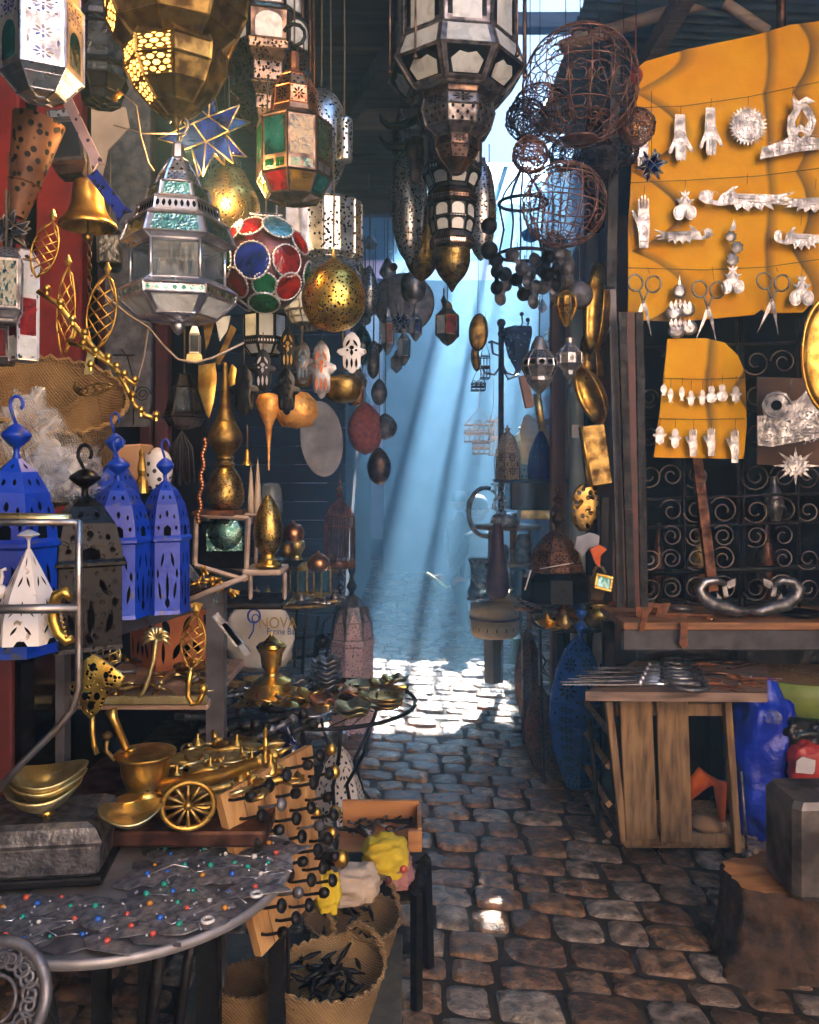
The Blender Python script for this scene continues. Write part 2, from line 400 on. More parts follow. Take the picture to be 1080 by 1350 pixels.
MATS = {
 'brass': lambda: metal('brass', (.80, .52, .13), (.30, .16, .03), .26, 18),
 'brass_bright': lambda: metal('brass_bright', (.95, .66, .18), (.62, .36, .06), .2, 14, .1),
 'brass_old': lambda: metal('brass_old', (.42, .28, .09), (.10, .06, .025), .36, 25, .3),
 'brass_pale': lambda: metal('brass_pale', (.80, .68, .36), (.42, .32, .12), .3, 18),
 'brass_pierced': lambda: pierced('brass_pierced', (.80, .55, .13), (.42, .25, .05), .3, 130, .34),
 'brass_pierced_old': lambda: pierced('brass_pierced_old', (.42, .30, .10), (.14, .09, .03), .36, 170, .3),
 'gold_lit': lambda: pierced('gold_lit', (.95, .60, .15), (.7, .4, .08), .3, 120, .3),
 'copper': lambda: metal('copper', (.72, .33, .16), (.30, .12, .06), .25, 20),
 'copper_old': lambda: metal('copper_old', (.20, .10, .07), (.06, .03, .025), .4, 25),
 'rust': lambda: plain('rust', (.34, .13, .05), (.12, .045, .02), .8, 30, .6, met=.2),
 'rust_pierced': lambda: pierced('rust_pierced', (.26, .12, .06), (.11, .05, .03), .55, 60, .33, met=.5),
 'silver': lambda: metal('silver', (.80, .82, .90), (.34, .35, .42), .24, 18),
 'silver_white': lambda: metal('silver_white', (.74, .74, .79), (.30, .29, .33), .32, 22, .9, .95),
 'silver_dull': lambda: metal('silver_dull', (.42, .42, .46), (.14, .14, .16), .38, 22, .3),
 'silver_pierced': lambda: pierced('silver_pierced', (.75, .76, .80), (.35, .35, .4), .3, 90, .35),
 'silver_filigree': lambda: pierced('silver_filigree', (.75, .78, .85), (.4, .4, .46), .3, 110, .36, alpha=True),
 'pewter': lambda: metal('pewter', (.34, .32, .34), (.10, .09, .10), .38, 30, .35),
 'slate_metal': lambda: metal('slate_metal', (.20, .20, .23), (.09, .09, .11), .42, 30, .3, .7),
 'bronze': lambda: metal('bronze', (.26, .17, .13), (.07, .05, .05), .3, 25, .25),
 'bronze_pierced': lambda: pierced('bronze_pierced', (.30, .21, .17), (.09, .07, .07), .34, 110, .33),
 'black_iron': lambda: metal('black_iron', (.018, .018, .022), (.006, .006, .007), .38, 30, .4, .6),
 'black_gloss': lambda: plain('black_gloss', (.006, .006, .008), (.003, .003, .004), .18, 30, .1, .25),
 'black_pierced': lambda: pierced('black_pierced', (.006, .006, .007), (.003, .003, .004), .3, 75, .3, (.001, .001, .001), met=0, spec=.15),
 'wire_copper': lambda: metal('wire_copper', (.32, .17, .13), (.12, .06, .05), .45, 20, .2, .7),
 'wire_dark': lambda: metal('wire_dark', (.045, .04, .055), (.015, .012, .02), .45, 20, .2, .6),
 'steel': lambda: metal('steel', (.45, .44, .46), (.20, .17, .16), .32, 12, .2),
 'steel_angle': lambda: plain('steel_angle', (.10, .10, .125), (.05, .045, .05), .45, 18, .3, met=.4),
 'blue_paint': lambda: painted('blue_paint', (.002, .048, .46), (.002, .022, .28), (.05, .06, .14)),
 'blue_deep': lambda: pierced('blue_deep', (.01, .03, .35), (.008, .02, .22), .35, 70, .3, (.002, .003, .012), met=.2),
 'blue_leaf': lambda: plain('blue_leaf', (.03, .15, .62), (.02, .09, .40), .3, 15, .2, met=.4),
 'white_paint': lambda: painted('white_paint', (.72, .72, .76), (.55, .54, .58), (.22, .17, .13)),
 'cream_pierced': lambda: pierced('cream_pierced', (.62, .52, .38), (.42, .34, .24), .5, 75, .3, (.03, .02, .015), met=.1),
 'white_pierced': lambda: pierced('white_pierced', (.70, .70, .74), (.5, .5, .55), .5, 60, .3, (.02, .02, .03), met=.1),
 'lilac_pierced': lambda: pierced('lilac_pierced', (.48, .36, .42), (.36, .26, .32), .5, 65, .3, (.05, .03, .06), met=.2),
 'terracotta': lambda: plain('terracotta', (.52, .17, .06), (.38, .11, .04), .6, 15, .2),
 'hole': lambda: plain('hole', (.002, .002, .003), (.001, .001, .002), .9, 10, 0, .05),
 'red_paint': lambda: plain('red_paint', (.42, .035, .025), (.25, .02, .018), .5, 9, .3),
 'maroon_paint': lambda: plain('maroon_paint', (.12, .018, .018), (.05, .01, .01), .5, 9, .3),
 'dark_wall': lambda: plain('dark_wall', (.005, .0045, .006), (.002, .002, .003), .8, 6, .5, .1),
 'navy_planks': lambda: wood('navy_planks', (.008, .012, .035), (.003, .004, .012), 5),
 'roof_planks': lambda: wood('roof_planks', (.10, .085, .085), (.035, .03, .035), 4, .7),
 'tin_blue': lambda: plain('tin_blue', (.22, .36, .48), (.12, .2, .3), .5, 5, .3, met=.3),
 'pole_wood': lambda: wood('pole_wood', (.42, .33, .28), (.22, .17, .15), 6),
 'pink_wall': lambda: plain('pink_wall', (.90, .45, .50), (.78, .36, .42), .85, 5, .3),
 'pale_wall': lambda: plain('pale_wall', (.26, .36, .47), (.17, .25, .35), .85, 2.5, .3),
 'brown_wall': lambda: plain('brown_wall', (.30, .19, .17), (.2, .12, .11), .85, 5, .4),
 'grey_wall': lambda: plain('grey_wall', (.42, .41, .46), (.3, .28, .32), .85, 7, .4),
 'fill_wall': lambda: plain('fill_wall', (.70, .44, .26), (.58, .34, .2), .9, 3, .3),
 'pvc': lambda: plain('pvc', (.30, .40, .48), (.22, .3, .38), .35, 8, .1),
 'crate_wood': lambda: wood('crate_wood', (.38, .24, .12), (.13, .07, .035), 8, .7, 'Z', .5),
 'board_wood': lambda: wood('board_wood', (.52, .30, .12), (.30, .15, .055), 7, .6, 'Z', .4),
 'table_wood': lambda: wood('table_wood', (.34, .23, .18), (.12, .075, .06), 7, .5, 'X', .4),
 'shelf_wood': lambda: wood('shelf_wood', (.42, .19, .08), (.16, .07, .035), 7, .55, 'X', .5),
 'bark': lambda: plain('bark', (.085, .045, .025), (.02, .011, .008), .85, 16, 1.0, dist=.03),
 'cut_wood': lambda: wood('cut_wood', (.52, .24, .08), (.30, .12, .04), 6, .6, 'X', .4),
 'straw': lambda: woven('straw', (.62, .42, .20), (.24, .13, .05)),
 'straw_dark': lambda: woven('straw_dark', (.46, .30, .13), (.16, .09, .04)),
 'cardboard': lambda: plain('cardboard', (.46, .28, .15), (.38, .22, .12), .8, 6, .1),
 'brown_board': lambda: plain('brown_board', (.16, .09, .055), (.11, .06, .04), .8, 6, .1),
 'plastic_bag': m_plastic,
 'blue_plastic': lambda: plain('blue_plastic', (.01, .05, .62), (.005, .02, .36), .3, 7, .9, dist=.03),
 'red_plastic': lambda: plain('red_plastic', (.62, .06, .05), (.42, .03, .03), .35, 7, .6, dist=.02),
 'green_plastic': lambda: plain('green_plastic', (.24, .32, .05), (.15, .20, .03), .45, 14, .3),
 'dkgreen_plastic': lambda: plain('dkgreen_plastic', (.02, .10, .02), (.01, .05, .01), .45, 14, .2),
 'dark_plastic': lambda: plain('dark_plastic', (.012, .011, .014), (.005, .005, .006), .3, 7, .8, dist=.03),
 'yellow_cloth': lambda: plain('yellow_cloth', (.75, .60, .03), (.5, .36, .02), .8, 14, .5, dist=.01),
 'pink_cloth': lambda: plain('pink_cloth', (.50, .24, .24), (.25, .11, .12), .8, 14, .6, dist=.01),
 'orange_cloth': lambda: plain('orange_cloth', (.75, .15, .02), (.5, .08, .01), .75, 10, .5, dist=.01),
 'grey_cloth': lambda: plain('grey_cloth', (.38, .40, .48), (.2, .22, .28), .8, 10, .5, dist=.01),
 'navy_cloth': lambda: plain('navy_cloth', (.025, .04, .08), (.015, .025, .05), .85, 10, .5, dist=.01),
 'blue_cloth': lambda: plain('blue_cloth', (.05, .10, .16), (.03, .065, .11), .85, 10, .5, dist=.01),
 'sack': lambda: plain('sack', (.72, .70, .68), (.50, .47, .44), .6, 6, .9, dist=.01),
 'tassel': lambda: plain('tassel', (.02, .02, .03), (.008, .008, .012), .9, 60, 1),
 'skin': lambda: plain('skin', (.30, .15, .10), (.24, .12, .08), .55, 8, .05),
 'hair': lambda: plain('hair', (.012, .01, .01), None, .6, 60, .5),
 'coral': lambda: plain('coral', (.62, .10, .07), None, .25, 30, .1),
 'turquoise': lambda: plain('turquoise', (.02, .36, .28), None, .25, 30, .1),
 'azure': lambda: plain('azure', (.02, .14, .65), None, .25, 30, .1),
 'amber': lambda: plain('amber', (.65, .28, .03), None, .25, 30, .1),
 'white_bead': lambda: plain('white_bead', (.75, .75, .78), None, .2, 30, .1),
 'gold_text': lambda: plain('gold_text', (.55, .34, .02), None, .5, 10, .1),
 'blue_text': lambda: plain('blue_text', (.01, .08, .34), None, .5, 10, .1),
 'string': lambda: plain('string', (.10, .08, .06), None, .9, 40, .2),
 'cable': lambda: plain('cable', (.50, .42, .36), None, .5, 40, .1),
 'rubber': lambda: plain('rubber', (.10, .08, .07), None, .8, 12, .3),
 'bone': lambda: plain('bone', (.55, .46, .38), (.4, .32, .26), .6, 12, .3),
 'orange_enamel': lambda: plain('orange_enamel', (.72, .16, .03), None, .4, 30, .2),
 'ice_enamel': lambda: plain('ice_enamel', (.25, .50, .72), None, .3, 20, .1),
 'stone': m_stone,
 'mortar': lambda: plain('mortar', (.030, .019, .012), (.010, .006, .004), .85, 30, .6),
 'ochre_board': m_yellow,
 'sky_cloth': lambda: m_trans('sky_cloth', (.42, .50, .60), .6),
 'plume': lambda: plain('plume', (.38, .12, .10), (.2, .05, .08), .9, 40, 1),
 'gold_skin': lambda: metal('gold_skin', (.95, .50, .14), (.50, .20, .04), .4, 40, .4, .6, .5),
 'lit': lambda: m_emit('lit', (1.0, .40, .07), .55, 50),
 'g_clear': lambda: glass('g_clear', (.62, .72, .80), .22, .05),
 'g_white': lambda: glass('g_white', (.80, .88, .94), .8, .25, .7),
 'g_smoke': lambda: glass('g_smoke', (.10, .12, .15), .7, .1),
 'g_blue': lambda: glass('g_blue', (.01, .03, .42), .75, .08),
 'g_sky': lambda: glass('g_sky', (.08, .30, .55), .75, .12),
 'g_red': lambda: glass('g_red', (.50, .008, .012), .78, .08),
 'g_green': lambda: glass('g_green', (.01, .20, .07), .78, .08),
 'g_teal': lambda: glass('g_teal', (.01, .12, .14), .75, .08),
 'g_amber': lambda: glass('g_amber', (.45, .24, .02), .75, .1),
 'g_mirror': lambda: metal('g_mirror', (.45, .75, .70), (.1, .3, .28), .12, 60, .6),
}
def mt(n):
    if n not in _M:
        _M[n] = MATS[n]()
    return _M[n]
MATS['filig_dark'] = lambda: pierced('filig_dark', (.10, .06, .10), (.05, .03, .05), .5, 55, .3, alpha=True, met=.3)
MATS['brass_mesh'] = lambda: pierced('brass_mesh', (.62, .40, .12), (.3, .17, .05), .35, 45, .42, alpha=True)
MATS['grille_iron'] = lambda: metal('grille_iron', (.30, .25, .22), (.07, .05, .05), .4, 12, .3, .8)
MATS['anvil'] = lambda: metal('anvil', (.30, .28, .28), (.07, .06, .06), .38, 7, .25, .85)
MATS.update({
 'hammered': lambda: metal('hammered', (.22, .22, .24), (.07, .07, .08), .34, 45, .45, .85),
 'table_steel': lambda: metal('table_steel', (.50, .49, .52), (.28, .27, .29), .42, 9, .2, .7),
 'table_leaf': lambda: metal('table_leaf', (.36, .36, .40), (.13, .13, .16), .36, 60, .5, .7),
 'navy_gloss': lambda: plain('navy_gloss', (.012, .02, .07), (.008, .012, .04), .15, 20, .1, coat=.5),
 'cream_wood': lambda: wood('cream_wood', (.62, .52, .32), (.45, .36, .2), 5),
 'dk_wood': lambda: wood('dk_wood', (.10, .10, .08), (.05, .05, .045), 5, axis='Z'),
 'pale_lantern': lambda: plain('pale_lantern', (.30, .40, .50), (.2, .3, .4), .5, 20, .2),
 'g_clear2': lambda: glass('g_clear2', (.35, .45, .50), .5, .1),
 'plum': lambda: plain('plum', (.13, .05, .08), (.05, .02, .03), .4, 18, .4),
 'teal_pot': lambda: plain('teal_pot', (.02, .14, .12), None, .5, 10, .1),
 'sole': lambda: plain('sole', (.62, .66, .32), (.5, .55, .3), .6, 10, .1),
})
MATS['shell_lilac'] = lambda: plain('shell_lilac', (.16, .05, .07), (.07, .015, .03), .35, 40, .4, met=.4)
# ------------------------------------------------------------------ setting, light, camera
SUN_EL, SUN_AZX, SUN_UP = None, .20, .836     # sun direction: (x .20, forward 1, up .836)
sun_dir = V((.20, 1.0, .836)).normalized()

def stones():
    mb = MB(); r = random.Random(3)
    y = 1.2
    row = 0
    while y < 15:
        h = r.uniform(.115, .165)
        x = -3.2 + r.uniform(0, .2) if y < 5 else -3.2 + r.uniform(0, .2)
        xe = 3.4 if y < 6 else 3.0
        far = y > 8
        while x < xe:
            w = r.uniform(.12, .225)
            if not far or abs(x) < 3:
                n = 14 if y < 5 else 9
                hx, hy = w / 2 - r.uniform(.002, .008), h / 2 - r.uniform(.002, .008)
                top = r.uniform(-.008, .008)
                pw = r.uniform(.30, .48)
                cx, cy = x + w / 2, y + h / 2 + .22 * 0
                ph = r.uniform(-.12, .12)
                tx, ty = r.uniform(-.04, .04), r.uniform(-.04, .04)
                jit = [1 + r.uniform(-.06, .05) for _ in range(n)]
                vs = []
                lev = [(1.0, -.03), (.99, -.006), (.93, .003), (.66, .006 + r.uniform(-.002, .002))]
                for k, z in lev:
                    for i in range(n):
                        a = 2 * pi * i / n
                        ca, sa = cos(a), sin(a)
                        ex = abs(ca) ** pw * (1 if ca > 0 else -1) * hx * k * jit[i]
                        ey = abs(sa) ** pw * (1 if sa > 0 else -1) * hy * k * jit[(i * 3) % n]
                        X = cx + ex * cos(ph) - ey * sin(ph); Y = cy + ex * sin(ph) + ey * cos(ph)
                        vs.append(V((X, Y - X * .16, top + z + ex * tx + ey * ty + .006 * noise.noise(V((X * 9, Y * 9, 0))))))
                vs.append(V((cx, cy - cx * .16, top + .007)))
                fs = []
                for j in range(3):
                    for i in range(n):
                        fs.append([j * n + i, j * n + (i + 1) % n, (j + 1) * n + (i + 1) % n, (j + 1) * n + i])
                for i in range(n): fs.append([3 * n + i, 3 * n + (i + 1) % n, 4 * n])
                mb.add(vs, fs, 0, True)
            x += w
        y += h
    return mb

m = MB(); m.add([(-60, -40, -.006), (60, -40, -.006), (60, 90, -.006), (-60, 90, -.006)], [[0, 1, 2, 3]])
build('ground', m, 'mortar', kind='structure')
build('cobbled_path', stones(), 'stone', kind='structure')

def slab(name, x0, x1, y0, y1, z0, z1, mat, label, cat, **k):
    m = MB(); m.box(((x0 + x1) / 2, (y0 + y1) / 2, (z0 + z1) / 2), (x1 - x0, y1 - y0, z1 - z0), bev=.01)
    return build(name, m, mat, label=label, cat=cat, **k)

# building sides (close the alley off)
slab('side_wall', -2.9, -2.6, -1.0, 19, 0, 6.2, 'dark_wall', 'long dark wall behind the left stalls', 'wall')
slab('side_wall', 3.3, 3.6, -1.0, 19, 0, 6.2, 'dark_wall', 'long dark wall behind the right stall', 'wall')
# left shop back with red boards
w = thing('shop_partition', (-1.75, 3.36, 0), 'dark shop back with vertical red boards behind the hanging brassware', 'wall')
m = MB(); m.box((-1.72, 3.42, 1.6), (1.75, .06, 3.2)); build('backing', m, 'dark_wall', w)
for x0, x1, y0, y1, mm in ((52, 112, -60, 720, 'red_paint'), (132, 150, -60, 720, 'maroon_paint'), (-60, 30, -60, 900, 'red_paint'),
                           (186, 203, 60, 640, 'maroon_paint'), (206, 224, 380, 660, 'maroon_paint'), (-8, 44, 640, 1160, 'maroon_paint')):
    a, b = P(x0, y0, 3.33), P(x1, y1, 3.33)
    m = MB(); m.box((a + b) / 2, (b.x - a.x, .07, a.z - b.z), bev=.008); build('board', m, mm, w)
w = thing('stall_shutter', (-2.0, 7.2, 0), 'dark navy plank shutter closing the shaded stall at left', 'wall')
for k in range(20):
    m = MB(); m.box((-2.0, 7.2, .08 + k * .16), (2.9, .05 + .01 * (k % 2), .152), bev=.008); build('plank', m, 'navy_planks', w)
# right brown wall along the alley
w = slab('alley_wall', 1.06, 1.2, 4.34, 6.3, 0, 2.88, 'brown_wall', 'pinkish brown plaster wall behind the hanging brass trays', 'wall')
slab('alley_wall', 1.95, 2.1, 6.3, 12.6, 0, 2.6, 'pink_wall', 'far pink plastered wall at the right end of the alley', 'wall')
slab('wall_sheet', .98, 1.05, 4.6, 5.6, 2.3, 2.86, 'grey_wall', 'pale grey peeling panel above the brass trays', 'panel')
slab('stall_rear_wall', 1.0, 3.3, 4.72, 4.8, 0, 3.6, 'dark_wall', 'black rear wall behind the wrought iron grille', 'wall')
# far end
slab('end_wall', -.4, 4.5, 12.6, 12.8, 0, 4.42, 'pale_wall', 'pale blue-white plaster wall closing the end of the alley', 'wall')
b = thing('pink_building', (-1.5, 19.0, 0), 'pink plastered building with a barred window beyond the alley', 'building')
m = MB(); m.box((-.4, 19.2, 4.0), (11, .3, 8.0)); build('wall', m, 'pink_wall', b)
def window_at(par, c, wd, ht, bars=5):
    m = MB(); m.box(c, (wd, .04, ht)); wn = build('window', m, 'hole', par)
    m = MB()
    for i in range(bars): m.tube([c + V((-wd / 2 + wd * (i + .5) / bars, -.05, -ht / 2)), c + V((-wd / 2 + wd * (i + .5) / bars, -.05, ht / 2))], .012, 5)
    build('bars', m, 'black_iron', wn)
    m = MB(); m.box(c + V((0, -.03, -ht / 2 - .04)), (wd + .1, .08, .06)); build('sill', m, 'pink_wall', wn)
window_at(b, P(512, 382, 19.0), .5, .5); window_at(b, P(420, 372, 19.0), .5, .7)
m = MB(); m.box((-1.2, 19.0, P(0, 338, 18.9).z), (8, .22, .10)); build('cornice', m, 'pale_wall', b)
m = MB(); m.box((-1.2, 18.8, 7.9), (10.4, .5, .16)); build('cornice', m, 'pink_wall', b)

# dark shade wall behind the left bench at end of the shutter
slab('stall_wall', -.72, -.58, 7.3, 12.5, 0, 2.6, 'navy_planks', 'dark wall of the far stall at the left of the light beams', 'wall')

# roofs over the alley --------------------------------------------------------
rf = thing('plank_roof', (-1.2, 4.5, 3.4), 'dark weathered plank roof over the left stalls', 'roof')
for k in range(19):
    y = 1.9 + k * .21
    m = MB(); m.box((-1.22, y, 3.42 + .008 * (k % 3)), (3.0, .2, .03)); build('plank', m, 'roof_planks', rf)
for yy in (2.6, 4.3, 5.7):
    m = MB(); m.box((-1.22, yy, 3.34), (3.02, .08, .1)); build('beam', m, 'roof_planks', rf)
m = MB(); m.box((-.2, 3.9, 3.335), (.05, 4.1, .08), mat=Matrix.Rotation(.35, 4, 'Z')); build('beam', m, 'roof_planks', rf)

def corrug(x0, x1, y0, y1, z0, z1, pitch=.076, amp=.012, n=None, along='x'):
    mb = MB(); n = int((y1 - y0) / pitch * 6); vs = []
    for i in range(n + 1):
        t = i / n; y = y0 + (y1 - y0) * t; z = amp * sin(2 * pi * (y - y0) / pitch)
        vs += [V((x0, y, z0 + z)), V((x1, y, z1 + z))]
    mb.add(vs, [[2 * i, 2 * i + 1, 2 * i + 3, 2 * i + 2] for i in range(n)], 0, True)
    k = len(vs)
    mb.add([v + V((0, 0, .004)) for v in vs], [[2 * i, 2 * i + 2, 2 * i + 3, 2 * i + 1] for i in range(n)], 0, True)
    return mb
rf = thing('tin_roof', (2.2, 4.0, 3.8), 'blue corrugated tin roof over the right stall', 'roof')
build('sheet', corrug(.86, 3.3, 2.2, 5.7, 3.86, 3.72), 'tin_blue', rf)
for x in (1.25, 2.05, 2.9):
    m = MB(); m.box((x, 3.9, 3.70), (.07, 3.4, .09)); build('rafter', m, 'pole_wood', rf)
m = MB(); m.tube([P(740, 62, 4.1), P(860, 22, 4.1), P(960, -4, 4.1), P(1150, -30, 4.1)], .035, 8); build('pole', m, 'pole_wood', rf)
m = MB(); m.tube([P(955, 4, 3.7), P(1012, 42, 3.7)], .026, 8); build('pole', m, 'pole_wood', rf)
m = MB(); m.tube([P(1030, -40, 3.75), P(1030, 40, 3.75)], .022, 8); build('pole', m, 'copper_old', rf)

# added sun blocker: invented boards with gaps aimed for the shafts --------------------
ZC = 6.0
def land(X, D, z=ZC):       # where the sun ray that reaches ground point X, D crosses height z
    return X + .20 * z / .836, D + z / .836
aw = thing('sun_blocker', (0, 8, ZC), 'added sun blocker of boards high over the alley with gaps aiming the light shafts', 'roof')
gaps = []   # (X0, X1, D0, D1) ground windows
gaps.append((-.38, .56, 5.05, 6.85))
gaps.append((-1.45, -.55, 6.9, 8.6))
gaps.append((.20, .56, 2.88, 3.26))
gaps.append((-.50, -.26, 4.5, 5.1)); gaps.append((-.48, -.06, 2.8, 3.3))
gaps.append((.55, .66, 5.3, 5.75))
gaps.append((.62, .72, 5.9, 6.2))

for q_ in (-.95, -.6, -.2, .2, .55): gaps.append((q_, q_ + .05, 8.7, 10.6))
y = 1.9; r = random.Random(5); k = 0
cuts = []
for g in gaps:
    a = land(g[0], g[2]); b_ = land(g[1], g[3]); cuts.append((a[0], b_[0], a[1], b_[1]))
X0, X1 = -4.5, 4.8
while y < 17.5:
    wd = .105
    spans = [(X0, X1)]
    for a in cuts:
        if y + wd / 2 > a[2] and y + wd / 2 < a[3]:
            ns = []
            jj = min(.07, (a[1] - a[0]) * .25); j0, j1 = r.uniform(-jj, jj), r.uniform(-jj, jj)
            for s0, s1 in spans:
                if a[0] + j0 > s0 and a[1] + j1 < s1: ns += [(s0, a[0] + j0), (a[1] + j1, s1)]
                elif a[0] + j0 > s0 and a[0] + j0 < s1: ns.append((s0, a[0] + j0))
                elif a[1] + j1 < s1 and a[1] + j1 > s0: ns.append((a[1] + j1, s1))
                else: ns.append((s0, s1))
            spans = ns
    cuts2 = (.5, 2.3, 7.3, 12.15)      # translucent sheet zone
    m = MB()
    for s0, s1 in spans:
        if cuts2[2] < y < cuts2[3]:
            for q0, q1 in ((s0, min(s1, cuts2[0])), (max(s0, cuts2[1]), s1)):
                if q1 - q0 > .02: m.box(((q0 + q1) / 2, y + wd / 2, ZC + .006 * (k % 2)), (q1 - q0, wd + .012, .02))
        elif s1 - s0 > .02:
            m.box(((s0 + s1) / 2, y + wd / 2, ZC + .006 * (k % 2)), (s1 - s0, wd + .012, .02))
    if m.v: build('slat', m, 'roof_planks', aw)
    y += wd; k += 1
# added, stands in for bright sky: translucent tarp, with the small hole
m = MB()
cc = cuts[2]
for q in ((.5, cc[0], 7.3, 12.15), (cc[1], 2.3, 7.3, 12.15), (cc[0], cc[1], 7.3, cc[2]), (cc[0], cc[1], cc[3], 12.15)):
    m.box(((q[0] + q[1]) / 2, (q[2] + q[3]) / 2, ZC + .03), (q[1] - q[0], q[3] - q[2], .004))
build('sky_sheet', m, 'sky_cloth', label='added translucent sheet standing in for bright sky over the alley', cat='sky_sheet')
# added battens across the large gaps break the light into several shafts
for (x0, x1, d0, d1) in ((-.04, .03, 5.2, 6.7), (.20, .25, 5.2, 6.7), (-.98, -.93, 6.8, 8.3), (-1.2, -1.16, 6.8, 8.3)):
    a = land(x0, d0); b_ = land(x1, d1)
    m = MB(); m.box(((a[0] + b_[0]) / 2, (a[1] + b_[1]) / 2, ZC + .05), (x1 - x0, d1 - d0, .03)); build('shaft_splitter', m, 'roof_planks', aw)
# beams beyond
slab('roof_beam', -4.4, 4.6, 8.0, 8.15, 5.8, 5.95, 'roof_planks', 'heavy beam carrying the added sun blocker over the alley', 'beam')

# unseen sunlit wall added behind the camera as warm fill
slab('rear_bounce_wall', -6, 6, -4.6, -4.2, 0, 6.2, 'fill_wall', 'unseen sand coloured wall added behind the viewpoint to bounce warm sunlight', 'building')

slab('rear_fill_blocker', -6, 1.0, -4.1, 1.85, 6.0, 6.1, 'roof_planks', 'unseen dark slab added behind the viewpoint to cut the fill on the left', 'awning')  # unseen cover added to trim the warm fill to one side
# haze
m = MB(); m.box((0, 7.6, 3.7), (12.6, 25.6, 9.6)); hz = build('haze', m, 'hole', kind='stuff')
hm = bpy.data.materials.new('haze_air'); hm.use_nodes = True; nt = hm.node_tree; nt.nodes.clear()
o_ = nt.nodes.new('ShaderNodeOutputMaterial'); pv = nt.nodes.new('ShaderNodeVolumePrincipled')
pv.inputs['Color'].default_value = (.30, .64, 1.0, 1); pv.inputs['Density'].default_value = .046; pv.inputs['Anisotropy'].default_value = .6
nt.links.new(pv.outputs[0], o_.inputs['Volume']); hz.data.materials.clear(); hz.data.materials.append(hm)

# world, sun, camera
wd_ = bpy.data.worlds.new('World'); S.world = wd_; wd_.use_nodes = True; nt = wd_.node_tree
sky = nt.nodes.new('ShaderNodeTexSky'); sky.sky_type = 'NISHITA'; sky.sun_disc = False
el = math.asin(sun_dir.z); sky.sun_elevation = el; sky.sun_rotation = atan2(sun_dir.x, sun_dir.y)
bg = nt.nodes['Background']; nt.links.new(sky.outputs[0], bg.inputs[0]); bg.inputs[1].default_value = .05
ld = bpy.data.lights.new('sun', 'SUN'); ld.energy = 5.0; ld.angle = radians(.5); ld.color = (1, .95, .88)
lo = bpy.data.objects.new('sun', ld); COL.objects.link(lo); lo.location = (0, 0, 20)
lo.rotation_euler = (-sun_dir).to_track_quat('-Z', 'Y').to_euler()
cd = bpy.data.cameras.new('camera'); co_ = bpy.data.objects.new('camera', cd); COL.objects.link(co_)
co_.location = (0, 0, EH); co_.rotation_euler = (pi / 2, 0, 0); cd.sensor_fit = 'VERTICAL'; cd.sensor_height = 36
cd.lens = F / 1350 * 36; cd.shift_y = -(675 - HY) / 1350; cd.clip_end = 500; cd.clip_start = .05
S.camera = co_
S.view_settings.view_transform = 'Standard'; S.view_settings.look = 'None'; S.view_settings.exposure = 4.4; S.view_settings.gamma = 1
S.cycles.use_denoising = True
S.cycles.max_bounces = 8; S.cycles.diffuse_bounces = 4; S.cycles.glossy_bounces = 3; S.cycles.transparent_max_bounces = 12; S.cycles.volume_bounces = 1
S.cycles.sample_clamp_indirect = 4; S.cycles.caustics_reflective = False; S.cycles.caustics_refractive = False
# ------------------------------------------------------------------ patterns & generators
def grid_p(nx, ny, w, h, kind='d', stag=True):
    o = []
    for j in range(ny):
        for i in range(nx):
            cx, cy = (i + .5) / nx, (j + .5) / ny
            if stag and j % 2: cx += .5 / nx
            if cx > .97: continue
            if kind == 'd': o.append([(cx - w, cy), (cx, cy - h), (cx + w, cy), (cx, cy + h)])
            elif kind == 'l': o.append(leaf(cx, cy, h * 2, w * 2, 90))
            elif kind == 'x': o.append(leaf(cx, cy, h * 2, w * 2, 60 if (i + j) % 2 else 120))
            elif kind == 'o': o.append(circ(cx, cy, w, 8, h))
    return o
def rosette(cx, cy, r, k=8, w=.06, ry=None):
    ry = ry or r; o = []
    for i in range(k):
        a = 360 * i / k
        o.append([(cx + (x - cx), cy + (y - cy) * ry / r) for x, y in leaf(cx + .6 * r * cos(radians(a)), cy + .6 * r * sin(radians(a)), r * .7, w, a)])
    o.append(circ(cx, cy, r * .16, 8, ry * .16)); return o
